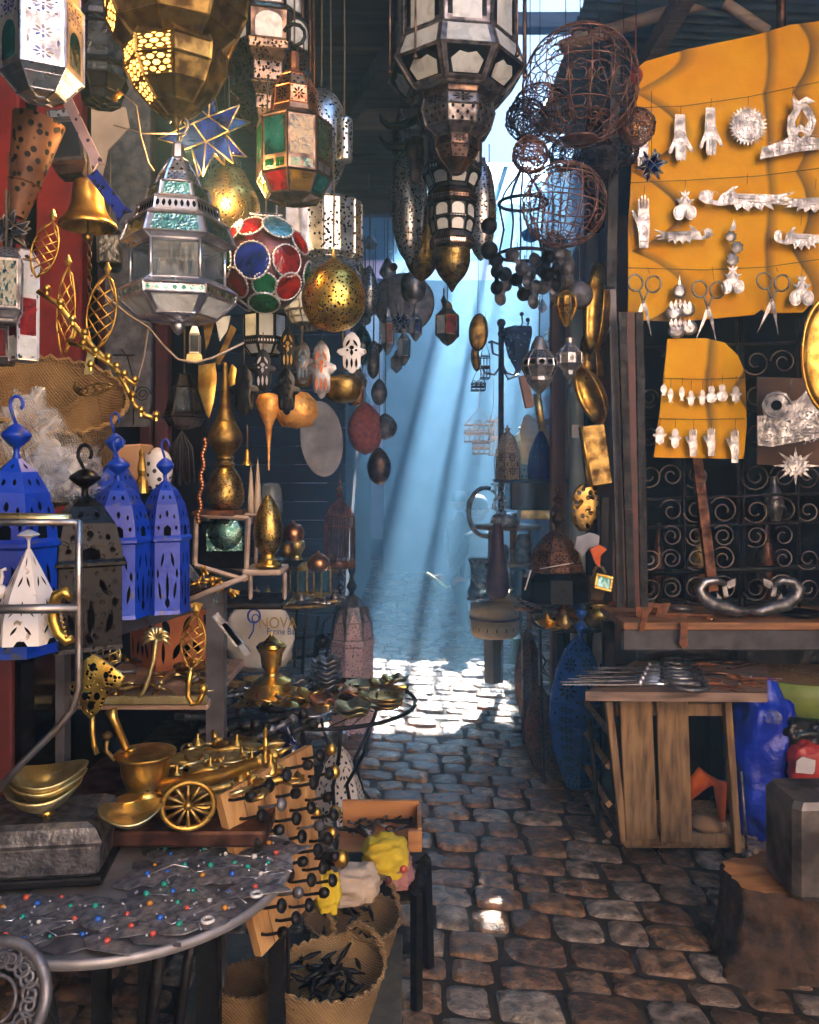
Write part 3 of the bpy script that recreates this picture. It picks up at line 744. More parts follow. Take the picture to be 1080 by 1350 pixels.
PAT = {
 'arch': [[(.14, .06), (.86, .06), (.86, .55)] + arc(.5, .55, .36, 0, 180, 8, .33)[1:-1] + [(.14, .55)]],
 'moor': [[(.2, .04), (.8, .04), (.8, .46), (.68, .52), (.82, .60), (.78, .74), (.62, .82), (.5, .98), (.38, .82), (.22, .74), (.18, .60), (.32, .52), (.2, .46)]],
 'pane': [[(.10, .07), (.90, .07), (.90, .93), (.10, .93)]],
 'panes2': [[(.08, .08), (.92, .08), (.92, .46), (.08, .46)], [(.08, .54), (.92, .54), (.92, .92), (.08, .92)]],
 'low3': [[(.10, .28), (.90, .28), (.90, .94), (.10, .94)]],
 'bot3': [[(.12, .05), (.45, .05), (.45, .2), (.12, .2)], [(.55, .05), (.88, .05), (.88, .2), (.55, .2)]],
 'diam': grid_p(3, 5, .075, .055), 'diam2': grid_p(2, 3, .12, .10), 'leafs': grid_p(3, 3, .055, .12, 'l'),
 'leafx': grid_p(3, 3, .05, .12, 'x') + [leaf(.5, .5, .2, .12)], 'dots': grid_p(4, 4, .05, .05, 'o'), 'dots6': grid_p(6, 6, .035, .035, 'o'),
 'band': grid_p(6, 1, .05, .28, 'd', False), 'bandl': grid_p(7, 1, .045, .3, 'l', False),
 'ros': rosette(.5, .5, .38, 8, .11) + [circ(.12, .12, .05, 6), circ(.88, .12, .05, 6), circ(.12, .88, .05, 6), circ(.88, .88, .05, 6)],
 'ros2': rosette(.5, .27, .30, 8, .09, .17) + rosette(.5, .72, .30, 8, .09, .17) + [leaf(.12, .5, .2, .08), leaf(.88, .5, .2, .08)],
 'ros3': sum([rosette(.5, .17 + .33 * k, .33, 8, .10, .13) for k in range(3)], []) + [circ(x, y, .04, 6, .02) for x in (.1, .9) for y in (.33, .66)],
 'lat': [[(x, y), (x + .055, y + .075), (x, y + .15), (x - .055, y + .075)] for j, y in enumerate([.02 + .105 * q for q in range(9)]) for x in ([.15, .32, .5, .68, .85] if j % 2 else [.23, .41, .59, .77]) if y + .15 < 1],
 'cell': [circ(.5 + .30 * cos(radians(a)), .5 + .30 * sin(radians(a)), .115, 6) for a in range(0, 360, 60)] + [circ(.5, .5, .13, 6)] + [circ(.5 + .43 * cos(radians(a)), .5 + .43 * sin(radians(a)), .07, 5) for a in range(30, 390, 60)] + [circ(x, y, .05, 5) for x in (.1, .9) for y in (.08, .92)],
 'flare': [leaf(.2, .3, .3, .10, 110), leaf(.8, .3, .3, .10, 70), leaf(.5, .35, .45, .12), leaf(.3, .75, .25, .09, 60), leaf(.7, .75, .25, .09, 120)],
 'x': [[(.12, .1), (.2, .1), (.88, .86), (.88, .92), (.8, .92), (.12, .18)], [(.88, .1), (.8, .1), (.12, .86), (.12, .92), (.2, .92), (.88, .18)]],
}
def zz(y, D): return EH + (HY - y) / F * D

def lan(name, label, cat, x, D, parts, group=None, hang=None, hr=.0022, top=None, hook=None, tilt=None):
    ys = [y for p in parts for r_, y in p[3]]
    yb, yt = max(ys), min(ys)
    t = thing(name, P(x, yb, D), label, cat, group)
    X = P(x, 0, D).x; s = D / F
    for p in parts:
        pn, n, rot, pp, mats = p[:5]; o = p[5] if len(p) > 5 else {}
        if n >= 14 and len(pp) > 2 and 'pats' not in o:
            q_ = [pp[0]] + list(pp) + [pp[-1]]; pp = []
            for i in range(1, len(q_) - 2):
                for u in (0, .25, .5, .75): pp.append(tuple(.5 * (2 * q_[i][k] + (q_[i + 1][k] - q_[i - 1][k]) * u + (2 * q_[i - 1][k] - 5 * q_[i][k] + 4 * q_[i + 1][k] - q_[i + 2][k]) * u * u + (3 * q_[i][k] - q_[i - 1][k] - 3 * q_[i + 1][k] + q_[i + 2][k]) * u ** 3) for k in (0, 1)))
            pp.append(q_[-1])
        pr = [(max(r_, 0) * s, zz(y, D)) for r_, y in pp]
        rev = pr[0][1] > pr[-1][1]
        if rev: pr = pr[::-1]
        c = (X + o.get('dx', 0) * s, D + o.get('dy', 0), 0)
        a = radians(-90 + rot) - pi / n
        m = MB(); m.lathe(pr, n, c, 0, a, o.get('sm', n >= 14))
        for seg, pat, mi, *only in o.get('pats', ()):
            if rev: seg = len(pr) - 2 - seg
            m.prism_pat(pr, n, a, c, seg, PAT[pat] if isinstance(pat, str) else pat, mi, .0006 + .0002 * mi + .001 * s * 3, only[0] if only else None)
        if 'edge' in o:
            e = o['edge']; m.edges(pr, n, a, c, e[0] * s, e[1], e[2] if len(e) > 2 else True)
        build(pn, m, mats, t)
    if hook:
        r_, mat = hook
        m = MB(); z = zz(yt, D); rr = r_ * s
        m.tube([V((X, D, z)), V((X, D, z + rr * .6))] + [V((X + rr * .9 * sin(a), D, z + rr * 1.5 - rr * .9 * cos(a))) for a in [pi * k / 7 * 1.35 + .15 for k in range(8)]], rr * .16, 6)
        build('hook', m, mat, t)
    if hang is not None:
        m = MB(); m.tube([P(x, top if top is not None else yt, D), P(x + .5, (yt + hang) / 2, D), P(x, hang, D)], hr, 5); build('hanging_wire', m, 'string', t)
    if tilt:
        for ch in t.children:
            pass
        t.rotation_euler = (0, radians(tilt), 0)
    return t

# ======================= LEFT TOP ============================================
# 1 silver hexagonal lantern top left
lan('hexagonal_lantern', 'white and blue silvered hexagonal lantern with teal arch panes in the top left corner', 'lantern', 55, 1.5, [
    ('body', 6, 26, [(47, -40), (47, 5), (52, 8), (52, 104)], ['silver', 'silver_white', 'g_blue', 'g_teal'],
     {'pats': [(2, 'pane', 1), (2, [[(a * .8 + .1, b_ * .62 + .06) for a, b_ in PAT['arch'][0]]], 3, [5, 1, 3]), (2, [[(x * .9 + .05, y * .6) for x, y in q] for q in PAT['ros2']], 2, [0, 4]), (2, [[(x * .8 + .1, y * .3 + .66) for x, y in q] for q in PAT['ros'] + PAT['dots']], 2)], 'edge': (1.6, 0)}),
    ('base', 6, 26, [(52, 104), (44, 112), (30, 128), (10, 132)], 'silver', {'edge': (1.5, 0)})], hang=-60)
# 2 dark cage lantern
lan('cage_lantern', 'dark framed grey glass lantern behind the top left hexagonal lantern', 'lantern', 134, 1.95, [
    ('glass', 8, 10, [(24, 20), (30, 40), (33, 110), (24, 124)], 'g_smoke'),
    ('frame', 8, 10, [(10, -10), (25, 20), (31, 40), (34, 92), (34, 110), (25, 126), (22, 136)], 'black_iron', {}) if False else ('frame', 8, 10, [(25, 36), (31, 40)], 'black_iron', {'edge': (2, 0)}),
    ('cap', 8, 10, [(4, -20), (10, -5), (28, 22), (30, 30)], 'silver_dull', {'pats': [(1, 'diam2', 0)]}),
    ('ring', 8, 10, [(34, 88), (34, 93)], 'black_iron', {'edge': (1.6, 0)}),
    ('base', 8, 10, [(34, 108), (26, 124), (24, 136), (8, 138)], 'black_iron', {'edge': (1.6, 0)})], hang=-60)
# 3 brass melon lamp (lit)
ml = lan('melon_lamp', 'large lit dark brass melon lantern with amber openwork panels at the top left', 'lamp', 232, 1.6, [
    ('upper_bowl', 8, -22, [(70, -70), (86, -40), (94, 0), (92, 25), (80, 50), (60, 68)], ['brass_old', 'lit', 'bronze'],
     {'pats': [(2, 'cell', 1, [0, 1, 6, 7]), (1, 'cell', 1, [0, 6, 7]), (3, 'cell', 1, [6, 7]), (2, 'ros', 0, [1, 2]), (4, 'band', 0)], 'edge': (2.6, 0)}),
    ('lower_bowl', 8, -10, [(60, 60), (66, 72), (64, 95), (52, 120), (32, 142), (12, 156)], ['brass_old', 'lit', 'bronze'],
     {'pats': [(1, 'cell', 1, [0, 6, 7]), (2, 'cell', 1, [0, 6, 7]), (3, 'cell', 1, [7])], 'edge': (2.2, 0)}),
    ('finial', 10, 0, [(10, 154), (6, 160), (4, 166), (1, 170)], 'brass_old', {'sm': True})], hang=-90)
pl = bpy.data.lights.new('lamp_bulb', 'POINT'); pl.energy = .3; pl.color = (1, .55, .2); pl.shadow_soft_size = .03
plo = bpy.data.objects.new('lamp_bulb', pl); COL.objects.link(plo); plo.location = P(250, 190, 1.75)
pl2 = bpy.data.lights.new('lamp_bulb', 'POINT'); pl2.energy = .3; pl2.color = (1, .62, .25); pl2.shadow_soft_size = .02

# 4 moravian star
def star(name, label, cx, cy, D, r, gl, ed, k=6, seed=0, group=None, er=1.6, hang=None):
    t = thing(name, P(cx, cy, D), label, 'star lantern', group)
    s = D / F; c = P(cx, cy, D); rr = random.Random(seed)
    rot = Matrix.Rotation(rr.uniform(0, 3), 3, 'X') @ Matrix.Rotation(rr.uniform(0, 3), 3, 'Y') @ Matrix.Rotation(rr.uniform(0, 3), 3, 'Z')
    g = (1 + sqrt(5)) / 2
    ic = [V(p).normalized() for p in ((-1, g, 0), (1, g, 0), (-1, -g, 0), (1, -g, 0), (0, -1, g), (0, 1, g), (0, -1, -g), (0, 1, -g), (g, 0, -1), (g, 0, 1), (-g, 0, -1), (-g, 0, 1))]
    tri = ((0, 11, 5), (0, 5, 1), (0, 1, 7), (0, 7, 10), (0, 10, 11), (1, 5, 9), (5, 11, 4), (11, 10, 2), (10, 7, 6), (7, 1, 8), (3, 9, 4), (3, 4, 2), (3, 2, 6), (3, 6, 8), (3, 8, 9), (4, 9, 5), (2, 4, 11), (6, 2, 10), (8, 6, 7), (9, 8, 1))
    m = MB(); e = MB()
    if k == 6:
        faces = [((1, 0, 0), (0, 1, 0), (0, 0, 1)), ((-1, 0, 0), (0, 1, 0), (0, 0, 1)), ((0, 1, 0), (1, 0, 0), (0, 0, 1)), ((0, -1, 0), (1, 0, 0), (0, 0, 1)), ((0, 0, 1), (1, 0, 0), (0, 1, 0)), ((0, 0, -1), (1, 0, 0), (0, 1, 0))]
        for n_, u, v in faces:
            n_, u, v = V(n_), V(u), V(v)
            q = [rot @ ((n_ + u * a + v * b_) * .34 * r * s) + c for a, b_ in ((-1, -1), (1, -1), (1, 1), (-1, 1))]
            tip = rot @ (n_ * r * s) + c
            for i in range(4):
                m.add([q[i], q[(i + 1) % 4], tip], [[0, 1, 2]]); e.tube([q[i], tip], er * s, 4); e.tube([q[i], q[(i + 1) % 4]], er * s, 4)
    else:
        for f in tri:
            q = [rot @ (ic[i] * r * s * .46) + c for i in f]
            tip = rot @ ((ic[f[0]] + ic[f[1]] + ic[f[2]]).normalized() * r * s) + c
            for i in range(3):
                m.add([q[i], q[(i + 1) % 3], tip], [[0, 1, 2]]); e.tube([q[i], tip], er * s, 3)
    build('glass_points', m, gl, t); build('lead_edges', e, ed, t)
    if hang is not None:
        m = MB(); m.tube([c, P(cx, hang, D)], .0015, 4); build('hanging_wire', m, 'string', t)
    return t
star('star_lantern', 'blue glass star lantern with brass edges beside the melon lamp', 270, 172, 1.95, 62, 'g_blue', 'brass_pale', 20, 12, er=1.3, hang=-40)
# 5 dark tiered lantern behind
lan('tiered_lantern', 'dark tiered lantern with pale blue panes behind the star lantern', 'lantern', 352, 2.35, [
    ('body', 8, 12, [(46, -30), (52, -10), (52, 30), (62, 40), (60, 78)], ['bronze', 'g_white', 'g_sky', 'black_iron'], {'pats': [(1, 'pane', 1), (3, 'arch', 1), (2, 'pane', 2)], 'edge': (1.6, 3)}),
    ('lower_tiers', 8, 12, [(64, 80), (62, 90), (46, 100), (46, 124), (54, 130), (40, 140), (38, 158), (20, 178), (3, 186)], ['bronze_pierced', 'hole'], {'pats': [(2, 'leafs', 1), (5, 'diam2', 1)], 'edge': (1, 0)})], hang=-60)
m_ = thing('hanging_rods', P(405, 0, 2.3), 'thin copper rods hanging beside the dark tiered lantern', 'rods')
for i, xx in enumerate((398, 408, 413)):
    m = MB(); m.tube([P(xx, -30, 2.3), P(xx + 2, 70 + i * 25, 2.3)], .004, 6); build('rod', m, 'copper_old', m_)
# 6 coloured-glass lantern
lan('coloured_glass_lantern', 'octagonal copper lantern with green, amber and red panes hanging from a loop', 'lantern', 388, 1.9, [
    ('neck', 8, 0, [(6, 70), (7, 76), (7, 92), (12, 98)], 'copper'),
    ('dome', 8, 20, [(10, 96), (20, 104), (29, 122), (31, 146), (34, 156)], ['copper', 'hole'], {'pats': [(2, 'ros', 1), (1, 'diam2', 1)], 'edge': (1, 0)}),
    ('body', 8, 20, [(34, 156), (49, 166), (49, 238)], ['bronze', 'g_amber', 'g_green', 'silver', 'g_mirror', 'g_teal', 'hole'],
     {'pats': [(1, 'low3', 1, [0]), (1, 'low3', 4, [1]), (1, 'low3', 5, [7]), (1, 'low3', 2, [2, 3, 4, 5, 6]), (1, 'bot3', 2, [0, 7]), (1, 'bot3', 3, [1])], 'edge': (1.6, 0)}),
    ('base', 8, 20, [(49, 238), (36, 262), (12, 268)], ['bronze', 'g_amber', 'g_red', 'g_teal'], {'pats': [(0, 'pane', 1, [0]), (0, 'pane', 2, [7, 2]), (0, 'pane', 3, [1, 6, 3])], 'edge': (1.6, 0)})],
    hang=-30, hook=(16, 'black_iron'))
# 7 silver filigree globe and cylinder
lan('filigree_globe', 'silver filigree globe lantern behind the coloured glass lantern', 'lantern', 424, 2.3, [
    ('shell', 18, 0, [(6, 118), (20, 128), (32, 152), (36, 185), (30, 220), (16, 248), (4, 258)], 'silver_pierced')], hang=-30)
lan('filigree_tube', 'short silver filigree tube lamp right of the coloured glass lantern', 'lantern', 454, 2.2, [
    ('shell', 14, 0, [(9, 158), (11, 162), (11, 208), (9, 212)], 'silver_pierced')], hang=-30)
lan('filigree_globe', 'small silver and blue filigree ball behind the gold pierced lamp', 'lantern', 296, 2.4, [
    ('shell', 16, 0, [(4, 196), (18, 206), (22, 222), (18, 240), (5, 250)], 'silver_pierced')], hang=60)
# 8 pierced silver drums
lan('pierced_drum', 'wide pierced silver drum lantern above the brass globe', 'lantern', 436, 2.35, [
    ('drum', 12, 8, [(20, 262), (42, 270), (42, 340), (38, 346)], 'silver_pierced', {'edge': (1.4, 0)})], hang=0)
lan('pierced_drum', 'crumpled silver metal drum left of the pierced silver drum', 'lantern', 386, 2.3, [
    ('drum', 9, 8, [(14, 258), (24, 270), (26, 330), (18, 340)], 'silver', {'edge': (1.2, 0)})], hang=0)
# 9 gold glowing
gl_ = lan('gold_pierced_lamp', 'glowing gold pierced onion lamp behind the silver lantern', 'lamp', 302, 2.1, [
    ('cap', 14, 0, [(3, 196), (5, 206), (8, 214), (14, 220), (20, 228)], 'brass_old'),
    ('shell', 20, 0, [(20, 226), (30, 244), (39, 262), (40, 280), (32, 298), (12, 312)], 'gold_lit')], hang=100)
plo2 = bpy.data.objects.new('lamp_bulb', pl2); COL.objects.link(plo2); plo2.location = P(288, 262, 1.94)
# 10 big silver lantern
lan('silver_lantern', 'large silver hexagonal lantern with clear glass sides and stepped roof', 'lantern', 235, 1.6, [
    ('neck', 6, 12, [(6, 188), (8, 192), (8, 208), (13, 214)], 'silver'),
    ('dome', 6, 12, [(12, 212), (24, 232), (30, 246), (38, 250)], ['silver', 'hole', 'g_sky'], {'pats': [(1, 'dots', 1), (0, 'diam2', 1)], 'edge': (1.6, 0)}),
    ('upper_tier', 6, 12, [(38, 250), (42, 268), (52, 273)], ['silver', 'g_mirror', 'hole'], {'pats': [(0, 'pane', 1)], 'edge': (1.6, 0)}),
    ('middle_tier', 6, 12, [(50, 273), (54, 290), (66, 297)], ['silver', 'copper', 'hole'], {'pats': [(0, 'bandl', 2)], 'edge': (1.8, 0)}),
    ('lower_tier', 6, 12, [(64, 297), (74, 322), (60, 328)], ['silver', 'g_mirror', 'g_clear'], {'pats': [(0, 'pane', 1)], 'edge': (1.8, 0)}),
    ('glass', 6, 12, [(58, 326), (58, 378)], 'g_clear', {}),
    ('frame', 6, 12, [(60, 326), (60, 329)], 'silver', {'edge': (2.2, 0)}),
    ('base', 6, 12, [(60, 376), (76, 386), (74, 398), (50, 420), (10, 424)], ['silver', 'g_white', 'g_mirror'], {'pats': [(1, 'bandl', 2), (2, 'pane', 1)], 'edge': (2, 0)}),
    ('corner_bars', 6, 12, [(60, 378), (60, 327)], 'silver', {'edge': (2.4, 0)}) if False else ('finial', 10, 0, [(8, 424), (10, 430), (6, 438), (1, 442)], 'silver', {'sm': True})],
    hang=-30, hook=(15, 'steel'))
t10 = [o for o in bpy.data.objects if o.name == 'silver_lantern'][0]
for i in range(6):
    m = MB(); a = radians(-90 + 12) - pi / 6 + i * pi / 3; s = 1.6 / F; q = P(235, 0, 1.6)
    m.tube([V((q.x + 60 * s * cos(a), 1.6 + 60 * s * sin(a), zz(y, 1.6))) for y in (326, 379)], 2.6 * s, 5)
    build('corner_bar', m, 'silver', t10)
# 11 disc globe
def disc_globe():
    D = 1.9; s = D / F; cx, cy, r = 351, 349, 57
    t = thing('disc_globe', P(cx, cy + r, D), 'round globe lantern of red, blue and green glass discs with beaded rims', 'lantern')
    c = P(cx, cy, D)
    m = MB(); m.ball(c, (r - 2) * s, 24, sz=1.12); build('shell', m, 'shell_lilac', t)
    discs = [(-8, 8, 21, 1), (-38, -33, 19, 0), (-12, -38, 16, 0), (22, -38, 18, 3), (-48, 3, 20, 2), (-32, 32, 18, 0), (6, 36, 14, 2), (34, 6, 18, 4), (48, -22, 15, 4),
             (34, 36, 17, 4), (2, 56, 18, 2), (-35, 56, 14, 1), (4, -60, 18, 1), (58, 14, 14, 2), (-56, -22, 12, 1)]
    cols = ['g_red', 'g_blue', 'g_green', 'g_mirror', 'g_red']
    for dx, dy, dr, ci in discs:
        dr *= 1.1
        dz = -dy / 1.12; rr = sqrt(max(1, r * r - dx * dx - dz * dz)) if dx * dx + dz * dz < r * r else 8
        n_ = V((dx, -rr, dz)).normalized(); p = c + V((n_.x * r, n_.y * r, n_.z * r * 1.12)) * s
        q = n_.to_track_quat('Z', 'Y').to_matrix().to_4x4()
        m = MB(); m.lathe([(dr * s, .001), (dr * s * .92, dr * s * .05), (dr * s * .55, dr * s * .08), (0, dr * s * .09)], 20, p, mat=q, caps=False)
        d = build('glass_disc', m, cols[ci], t)
        m = MB(); ring = [q.to_3x3() @ V((dr * s * cos(a), dr * s * sin(a), 0)) + p for a in [2 * pi * k / 26 for k in range(26)]]
        m.tube(ring, 1.3 * s, 5, closed=True)
        for g in ring: m.ball(g, 1.9 * s, 6)
        build('beaded_rim', m, 'silver_white', d)
    m = MB(); m.tube([P(cx, 290, D), P(cx + 2, 100, D)], .002, 5); build('hanging_wire', m, 'string', t)
disc_globe()
# 12 brass globe
lan('brass_globe', 'round pierced brass globe lantern with a conical cap', 'lantern', 440, 1.9, [
    ('globe', 28, 0, [(20, 352), (33, 364), (41, 384), (42, 398), (38, 415), (26, 430), (8, 437), (0, 438)], 'brass_pierced'),
    ('cap', 20, 0, [(1, 326), (2, 334), (5, 342), (16, 350), (20, 352), (22, 360), (20, 362)], 'brass', {'sm': True})], hang=200)
# 13 small white lantern
lan('small_lantern', 'small black framed lantern with frosted blue-white panes under the disc globe', 'lantern', 349, 2.1, [
    ('body', 8, 14, [(26, 414), (29, 416), (29, 448)], ['black_iron', 'g_white'], {'pats': [(1, 'pane', 1)], 'edge': (1.1, 0)}),
    ('base', 8, 14, [(29, 448), (30, 456), (20, 468), (6, 470)], ['black_iron', 'g_white', 'silver'], {'pats': [(0, 'band', 2), (1, 'pane', 1)], 'edge': (1.1, 0)})], hang=300)
lan('mosaic_bowl', 'grey mosaic glass bowl lamp behind the brass globe', 'lantern', 408, 2.3, [('bowl', 12, 0, [(34, 390), (32, 412), (22, 428), (8, 436)], ['silver_dull', 'g_white'], {'pats': [(0, 'panes2', 1), (1, 'panes2', 1)], 'edge': (1, 0)})], hang=300)

# hamsas ----------------------------------------------------------------------
HAM = [(-.30, .20), (-.33, .36), (-.26, .62), (-.12, .84), (0, .94), (.12, .84), (.26, .62), (.33, .36), (.30, .20), (.50, .12), (.56, .02), (.46, -.12), (.34, -.18), (.31, -.22), (.31, -.62), (.25, -.76), (.16, -.78), (.115, -.86), (.06, -.95), (0, -.97)]
HAM = HAM + [(-x, y) for x, y in HAM[::-1] if (x, y) not in ((0, -.97),)][:11]
HAM = [(x, y) for x, y in [(0, .94), (.12, .86), (.26, .66), (.32, .42), (.30, .22), (.50, .14), (.55, .02), (.44, -.10), (.33, -.16), (.31, -.60), (.26, -.74), (.16, -.76), (.11, -.88), (0, -.95)]]
HAM = HAM + [(-x, y) for x, y in HAM[-2:0:-1]]
def hamsa(label, x, y, D, w, h, body, inlay, bulge=.003, hang=None, yaw=0):
    t = thing('hamsa_pendant', P(x, y, D), label, 'hamsa')
    s = D / F; u = V((cos(yaw), sin(yaw), 0)); c = P(x, y, D)
    m = MB(); m.plate([(a * w * s, b_ * h / 2 * s) for a, b_ in HAM], c, u, V((0, 0, 1)), .006, bulge=bulge)
    build('hand_plate', m, body, t)
    m = MB(); nrm = u.cross(V((0, 0, 1)))
    pls = [leaf(0, .0, .3, .12)] + [leaf(k * .17, -.48, .45, .09) for k in (-1, 0, 1)] + [leaf(.14, .42, .36, .09, 115), leaf(-.14, .42, .36, .09, 65), circ(0, .22, .09, 8), circ(.16, .1, .05, 6), circ(-.16, .1, .05, 6)]
    for p in pls: m.plate([(a * w * s, b_ * h / 2 * s) for a, b_ in p], c + nrm * (.004 + bulge), u, V((0, 0, 1)), .003)
    build('inlay', m, inlay, t)
    m = MB(); m.tube([c + V((0, 0, h / 2 * s * .9)), P(x, y - h / 2 - (hang or 20), D)], .0013, 4); build('cord', m, 'string', t)
hamsa('cream enamel hamsa hanging right below the brass globe', 464, 465, 1.95, 36, 58, 'white_paint', 'hole')
hamsa('grey hamsa with orange enamel fingers', 424, 487, 1.95, 36, 82, 'silver_dull', 'orange_enamel')
hamsa('small hamsa with light blue and amber stones left of the orange one', 400, 478, 2.05, 28, 60, 'pewter', 'ice_enamel')
hamsa('black hamsa with a dark raised eye in front of the orange gourd lamp', 378, 516, 1.85, 34, 66, 'black_gloss', 'black_iron')
hamsa('tall black hamsa beside the brass vase', 322, 515, 1.95, 36, 72, 'black_gloss', 'black_gloss')
hamsa('black hamsa with brass fingers above the orange gourd lamp', 380, 460, 2.0, 28, 62, 'black_iron', 'brass')
hamsa('black hamsa with silver fingers under the small lantern', 347, 488, 1.98, 32, 60, 'black_iron', 'silver')

# 15 bell
lan('brass_bell', 'brass bell with a flared rim and clapper chain at the left', 'bell', 116, 1.7, [
    ('bell_cup', 28, 0, [(4, 236), (14, 238), (18, 244), (21, 268), (27, 284), (36, 294), (37, 299), (34, 300), (30, 292), (20, 276), (14, 250)], 'brass', {'sm': True}),
    ('clapper', 14, 0, [(1, 290), (2, 306), (6, 310), (6, 316), (1, 320)], 'brass_old')], hang=190)
m = MB()
for k in range(10):
    a = P(118, 320 + k * 8, 1.7); q = Matrix.Rotation(pi / 2 * (k % 2), 3, 'Z')
    m.tube([a + q @ V((.0045 * cos(b_), 0, .008 * sin(b_))) for b_ in [2 * pi * j / 8 for j in range(8)]], .0013, 4, closed=True)
build('bell_chain', m, 'copper_old', label='copper link chain hanging under the brass bell', cat='chain')
# 16 rusty pierced cone
m = MB(); a, b_ = P(52, 158, 1.62), P(22, 286, 1.62); s = 1.62 / F
q = (a - b_).to_track_quat('Z', 'Y').to_matrix().to_4x4()
m.lathe([(12 * s, 0), (20 * s, (a - b_).length * .35), (33 * s, (a - b_).length)], 18, b_, mat=q, caps=False); m.lathe([(30 * s, (a - b_).length * .98), (10 * s, .01)], 18, b_, mat=q, caps=False)
m.tube([b_ + q.to_3x3() @ V((20.5 * s * cos(t_), 20.5 * s * sin(t_), (a - b_).length * .35)) for t_ in [2 * pi * j / 18 for j in range(18)]], 1.2 * s, 4, closed=True)
build('pierced_cone', m, 'rust_pierced', label='rusty pierced metal cone hanging above the bell at the left edge', cat='lamp shade')
# 17 tilted blue box
lan('box_lantern', 'small dark blue boxed lantern tilting above the bell', 'lantern', 97, 1.75, [
    ('body', 4, 10, [(26, 152), (26, 162), (29, 166), (29, 218)], ['slate_metal', 'navy_cloth', 'silver_filigree'], {'pats': [(2, 'pane', 1), (0, 'pane', 2)], 'edge': (1.6, 0)}),
    ('base', 4, 10, [(29, 218), (30, 224), (20, 234)], 'bronze')], hang=60, tilt=-8)
m = MB(); a, b_ = P(88, 128, 1.66), P(130, 228, 1.66)
for k, (p0, p1, wdt, mm) in enumerate((((88, 130), (132, 222), 13, 'lilac_pierced'), ((122, 228), (166, 286), 16, 'blue_deep'))):
    a, b_ = P(*p0, 1.66), P(*p1, 1.66); d = (b_ - a); L_ = d.length; d.normalize(); u = d.cross(V((0, 1, 0))).normalized(); s = 1.66 / F
    m = MB(); m.plate([(0, -wdt * s / 2), (L_ * .85, -wdt * s / 2), (L_, -wdt * s * .8), (L_ * .93, 0), (L_ * .99, wdt * s * .7), (L_ * .85, wdt * s / 2), (0, wdt * s / 2)], a, d, u, .005)
    build('filigree_strip', m, mm, label=('long lilac filigree strip slanting above the bell', 'blue filigree metal strip hanging right of the bell')[k], cat='ornament')
# small dark lanterns near the left edge
lan('small_lantern', 'dark teal glass lantern at the left edge above the straw baskets', 'lantern', 8, 1.55, [
    ('body', 4, 20, [(16, 330), (26, 342), (24, 410), (18, 420), (16, 426)], ['pewter', 'g_teal', 'hole'], {'pats': [(1, 'pane', 1), (0, 'diam', 2)], 'edge': (1.8, 0)})], hang=250)
lan('small_lantern', 'narrow white framed lantern with a red pane at the left edge', 'lantern', 31, 1.62, [
    ('body', 4, 48, [(10, 330), (20, 345), (19, 476)], ['white_pierced', 'g_red', 'g_white', 'silver'], {'pats': [(1, [[(.12, .25), (.88, .25), (.88, .62), (.12, .62)]], 1), (1, [[(.12, .04), (.88, .04), (.88, .22), (.12, .22)], [(.12, .66), (.88, .66), (.88, .8), (.12, .8)]], 2)], 'edge': (1.4, 3)})], hang=250)
lan('small_lantern', 'low lantern with a glowing red glass pane behind the white framed one', 'lantern', -2, 1.7, [
    ('body', 4, 10, [(22, 428), (24, 434), (24, 474), (20, 480)], ['pewter', 'g_red'], {'pats': [(1, 'pane', 1)], 'edge': (1.6, 0)})])
star('metal_star', 'dark metal star at the left edge below the pierced cone', 12, 305, 1.6, 30, 'g_smoke', 'pewter', 20, 4, er=1.2, hang=200)
lan('small_lantern', 'little black box lantern right of the bell', 'lantern', 145, 2.1, [
    ('body', 4, 16, [(10, 302), (22, 312), (20, 350), (14, 356)], ['black_iron', 'g_smoke'], {'pats': [(1, 'pane', 1)], 'edge': (1.4, 0)})], hang=200)
lan('small_lantern', 'tiny silver framed lantern hanging on the pale cable', 'lantern', 257, 2.1, [
    ('cap', 4, 10, [(2, 424), (5, 432), (9, 440)], 'silver'), ('body', 4, 10, [(9, 442), (9, 466)], ['silver', 'g_smoke'], {'pats': [(0, 'pane', 1)], 'edge': (1.2, 0)}), ('base', 4, 10, [(13, 468), (15, 478)], 'brass_pale', {'pats': []})])
lan('small_lantern', 'dark bell shaped glass lantern hanging left of the tall brass vase', 'lantern', 243, 2.2, [
    ('body', 6, 10, [(8, 494), (14, 510), (24, 545), (28, 550)], ['black_iron', 'g_smoke'], {'pats': [(1, 'pane', 1)], 'edge': (1.4, 0)}), ('base', 6, 10, [(28, 550), (20, 562), (8, 566)], 'pewter')], hang=430)
